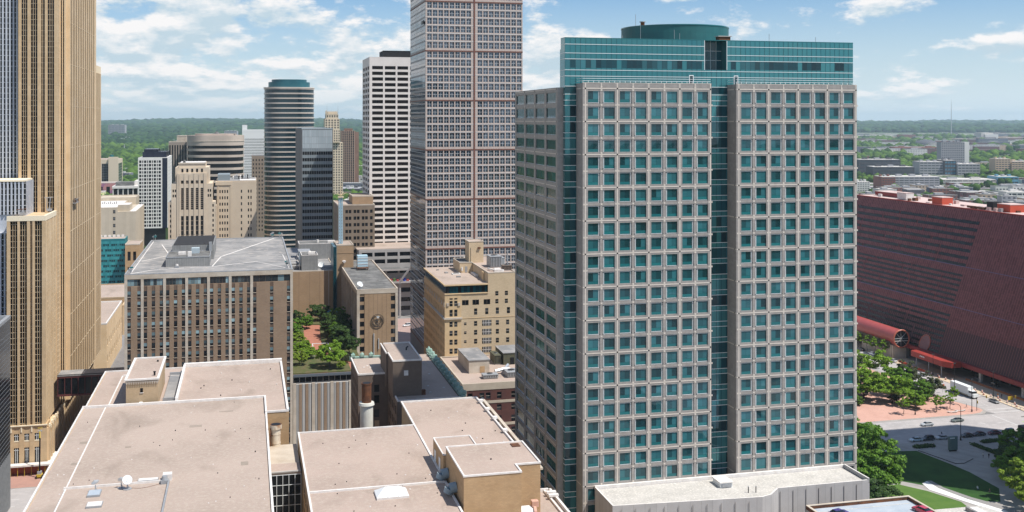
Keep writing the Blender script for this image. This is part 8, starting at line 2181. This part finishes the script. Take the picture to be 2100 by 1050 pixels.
def scatter():
    """small far buildings, one object each"""
    g = random.Random(11); ms = [whiteA, greyA, redA, tanA, darkA, roofA, mat('far_slate', (.15, .16, .20), .8), mat('far_maroon', (.17, .09, .09), .9)]; names = ['pale', 'grey', 'red brick', 'tan', 'dark', 'cream', 'cream', 'red brick']
    n = 0; spots = []
    zones = [(.325, .50, 1270, 1960, 150, 11), (.325, .50, 2350, 3300, 22, 13), (.32, .50, 3300, 7200, 190, 24), (-.385, -.13, 1500, 3600, 26, 15), (-.37, -.05, 4200, 7500, 34, 26), (-.19, -.12, 1250, 1700, 8, 12), (-.17, -.14, 2000, 2600, 6, 9), (-.15, -.125, 1900, 4200, 6, 10)]
    for (k0, k1, y0, y1, cnt, hh) in zones:
        for _ in range(cnt):
            y = y0 + (y1 - y0)*g.random()**1.1; x = g.uniform(k0, k1)*y; w = g.uniform(14, 42)*(1 if y < 2000 else 1.6 if y < 3300 or x < 0 else 4.2); d = g.uniform(12, 30); h = g.uniform(5, hh)*(1.3 if g.random() < .15 else 1)
            if any(abs(x - sx) < (w + sw)/2 and abs(y - sy) < (d + sd)/2 + 2 for sx, sy, sw, sd in spots): continue
            if y < 2000 and x > 360 and any(a < x + w/2 and x - w/2 < b_ and c < y + d and y - d < e_ for a, b_, c, e_ in ((590, 700, 1720, 1790), (530, 560, 1660, 1700), (650, 880, 1840, 2100), (675, 750, 1470, 1505), (500, 640, 1235, 1330))): continue
            spots.append((x, y, w, d)); i = g.randrange(len(ms)); m = ms[i]
            b = MB((x, y, 0)); z0 = 0
            b.box(x - w/2, x + w/2, y - d/2, y + d/2, 0, h, m, roofA if g.random() < .45 else greyA if g.random() < .6 else darkA)
            nf = max(1, int(h/4))
            for k in range(nf):
                z = 1.4 + k*(h/nf)
                nn = max(2, int(w/5))
                for q in range(nn): xx = x - w/2 + w*(q + .25)/nn; b.box(xx, xx + w/nn*.5, y - d/2 - .12, y - d/2 - .001, z, min(z + 1.8, h - .4), darkA)
            if g.random() < .7: b.box(x - w*.2, x + w*.1, y - d*.2, y + d*.2, h + .01, h + 2.5, greyA, roofA)
            b.box(x - w/2 - .2, x + w/2 + .2, y - d/2 - .2, y - d/2 + .4, h + .01, h + .6, roofA); b.box(x - w/2 - .2, x - w/2 + .4, y - d/2 + .41, y + d/2, h + .01, h + .6, roofA)
            o = b.build('low_building'); o.location = (x, y, 0)
            if z0 == 0 and x > 0 and y > 1900: lab = 'low distant building with flat roof in the district beyond the high-rise'; grp = 'distant low buildings to the right'
            elif x > 0: lab = 'low flat-roofed building in the near district just beyond the red building'; grp = 'low buildings beyond the red building'
            else: lab = 'low building among the treetops in the left distance'; grp = 'distant low buildings to the left'
            tag(o, lab, 'building', grp); n += 1
    # car park: rows of cars seen from afar as small bodies with cabins
    cg = random.Random(4); bodies = {}
    for key in ('w', 's', 'k', 'b', 'r'):
        c = dict(w=(.7, .7, .7), s=(.4, .42, .45), k=(.03, .03, .035), b=(.06, .10, .25), r=(.35, .04, .04))[key]; m = mat('far_car_' + key, c, .4)
        b = MB(); b.prism([(-2.2, -.9), (2.2, -.9), (2.2, .9), (-2.2, .9)], .3, .95, m); b.prism([(-1.4, -.75), (1.0, -.75), (1.0, .75), (-1.4, .75)], .951, 1.45, CARGLASS, m); bodies[key] = b.mesh('car')
    for r_ in range(9):
        for c_ in range(16):
            if cg.random() < .15: continue
            y = 1245 + r_*9; x = 510 + c_*5.2 + r_*4
            o = bpy.data.objects.new('parked_car', bodies[cg.choice('wwsskbr')]); COL.objects.link(o); o.location = (x, y, .05); o.rotation_euler = (0, 0, R(90 + cg.uniform(-3, 3))); tag(o, 'tiny parked car in the open car park beyond the red building roof', 'car', 'cars in the distant car park')
scatter()
b = MB(); b.box(495, 645, 1232, 1335, -.02, .03, asphalt); o = b.build('car_park'); o['kind'] = 'structure'
for (px_, Y, h, lab) in ((.4095, 7000, 240, 'tall thin antenna mast on the right horizon'), (-.3614, 3400, 34, 'thin white water-tower-like pole among the left trees')):
    X = px_*Y; t = T('radio_mast', lab, 'mast', 0, 0, 0); t.e.rotation_euler = (0, 0, 0); t.e.location = (X, Y, 0)
    b = MB((X, Y, 0)); b.cyl(X, Y, 0, h*.75, 3.0 if h > 100 else 1.2, greyA, 6, 1.5); b.cyl(X, Y, h*.75, h, 1.4, greyA, 6, .5); t.part('mast', b)
for i, (px_, Y, w, h) in enumerate(((-.3764, 6200, 95, 60), (-.2682, 5200, 60, 48))):
    X = px_*Y
    far_slab(('grey office block rising from the woods at the far left', 'small grey tower on the wooded ridge behind the rounded beige building')[i], 'office_tower', X, X + w, Y, Y + 30, h + (8 if i else 20), greyA, 7, 5, bandA)

# ------------------------------------------------------------------ the air
def haze():
    b = MB(); b.box(-19000, 19000, -3200, 26000, -30, 262, greyA)
    o = b.build('haze'); o['kind'] = 'stuff'; o['label'] = 'pale blue summer haze over the far distance'
    m = bpy.data.materials.new('haze_air'); m.use_nodes = True; nt = m.node_tree
    for n in list(nt.nodes):
        if n.type != 'OUTPUT_MATERIAL': nt.nodes.remove(n)
    p = nt.nodes.new('ShaderNodeVolumePrincipled'); p.inputs['Density'].default_value = HAZE; p.inputs['Color'].default_value = (.68, .86, 1, 1); p.inputs['Anisotropy'].default_value = .2
    nt.links.new(p.outputs[0], [n for n in nt.nodes if n.type == 'OUTPUT_MATERIAL'][0].inputs['Volume'])
    o.data.materials.clear(); o.data.materials.append(m)
HAZE = 4.3e-5
haze()
SC.cycles.volume_bounces = 1; SC.cycles.max_bounces = 6
for i, (u, v, s) in enumerate(((232, 375, .5), (243, 388, .55), (250, 377, .5), (262, 384, .5), (227, 392, .6), (259, 394, .55), (268, 388, .45), (240, 396, .6))):
    tree(('mid', 'dark', 'olive')[i % 3], 'low rounded shrub in the understorey of the brick park trees', u, v, -.4, s, cat='shrub', group='understorey shrubs in the brick park', name='shrub')
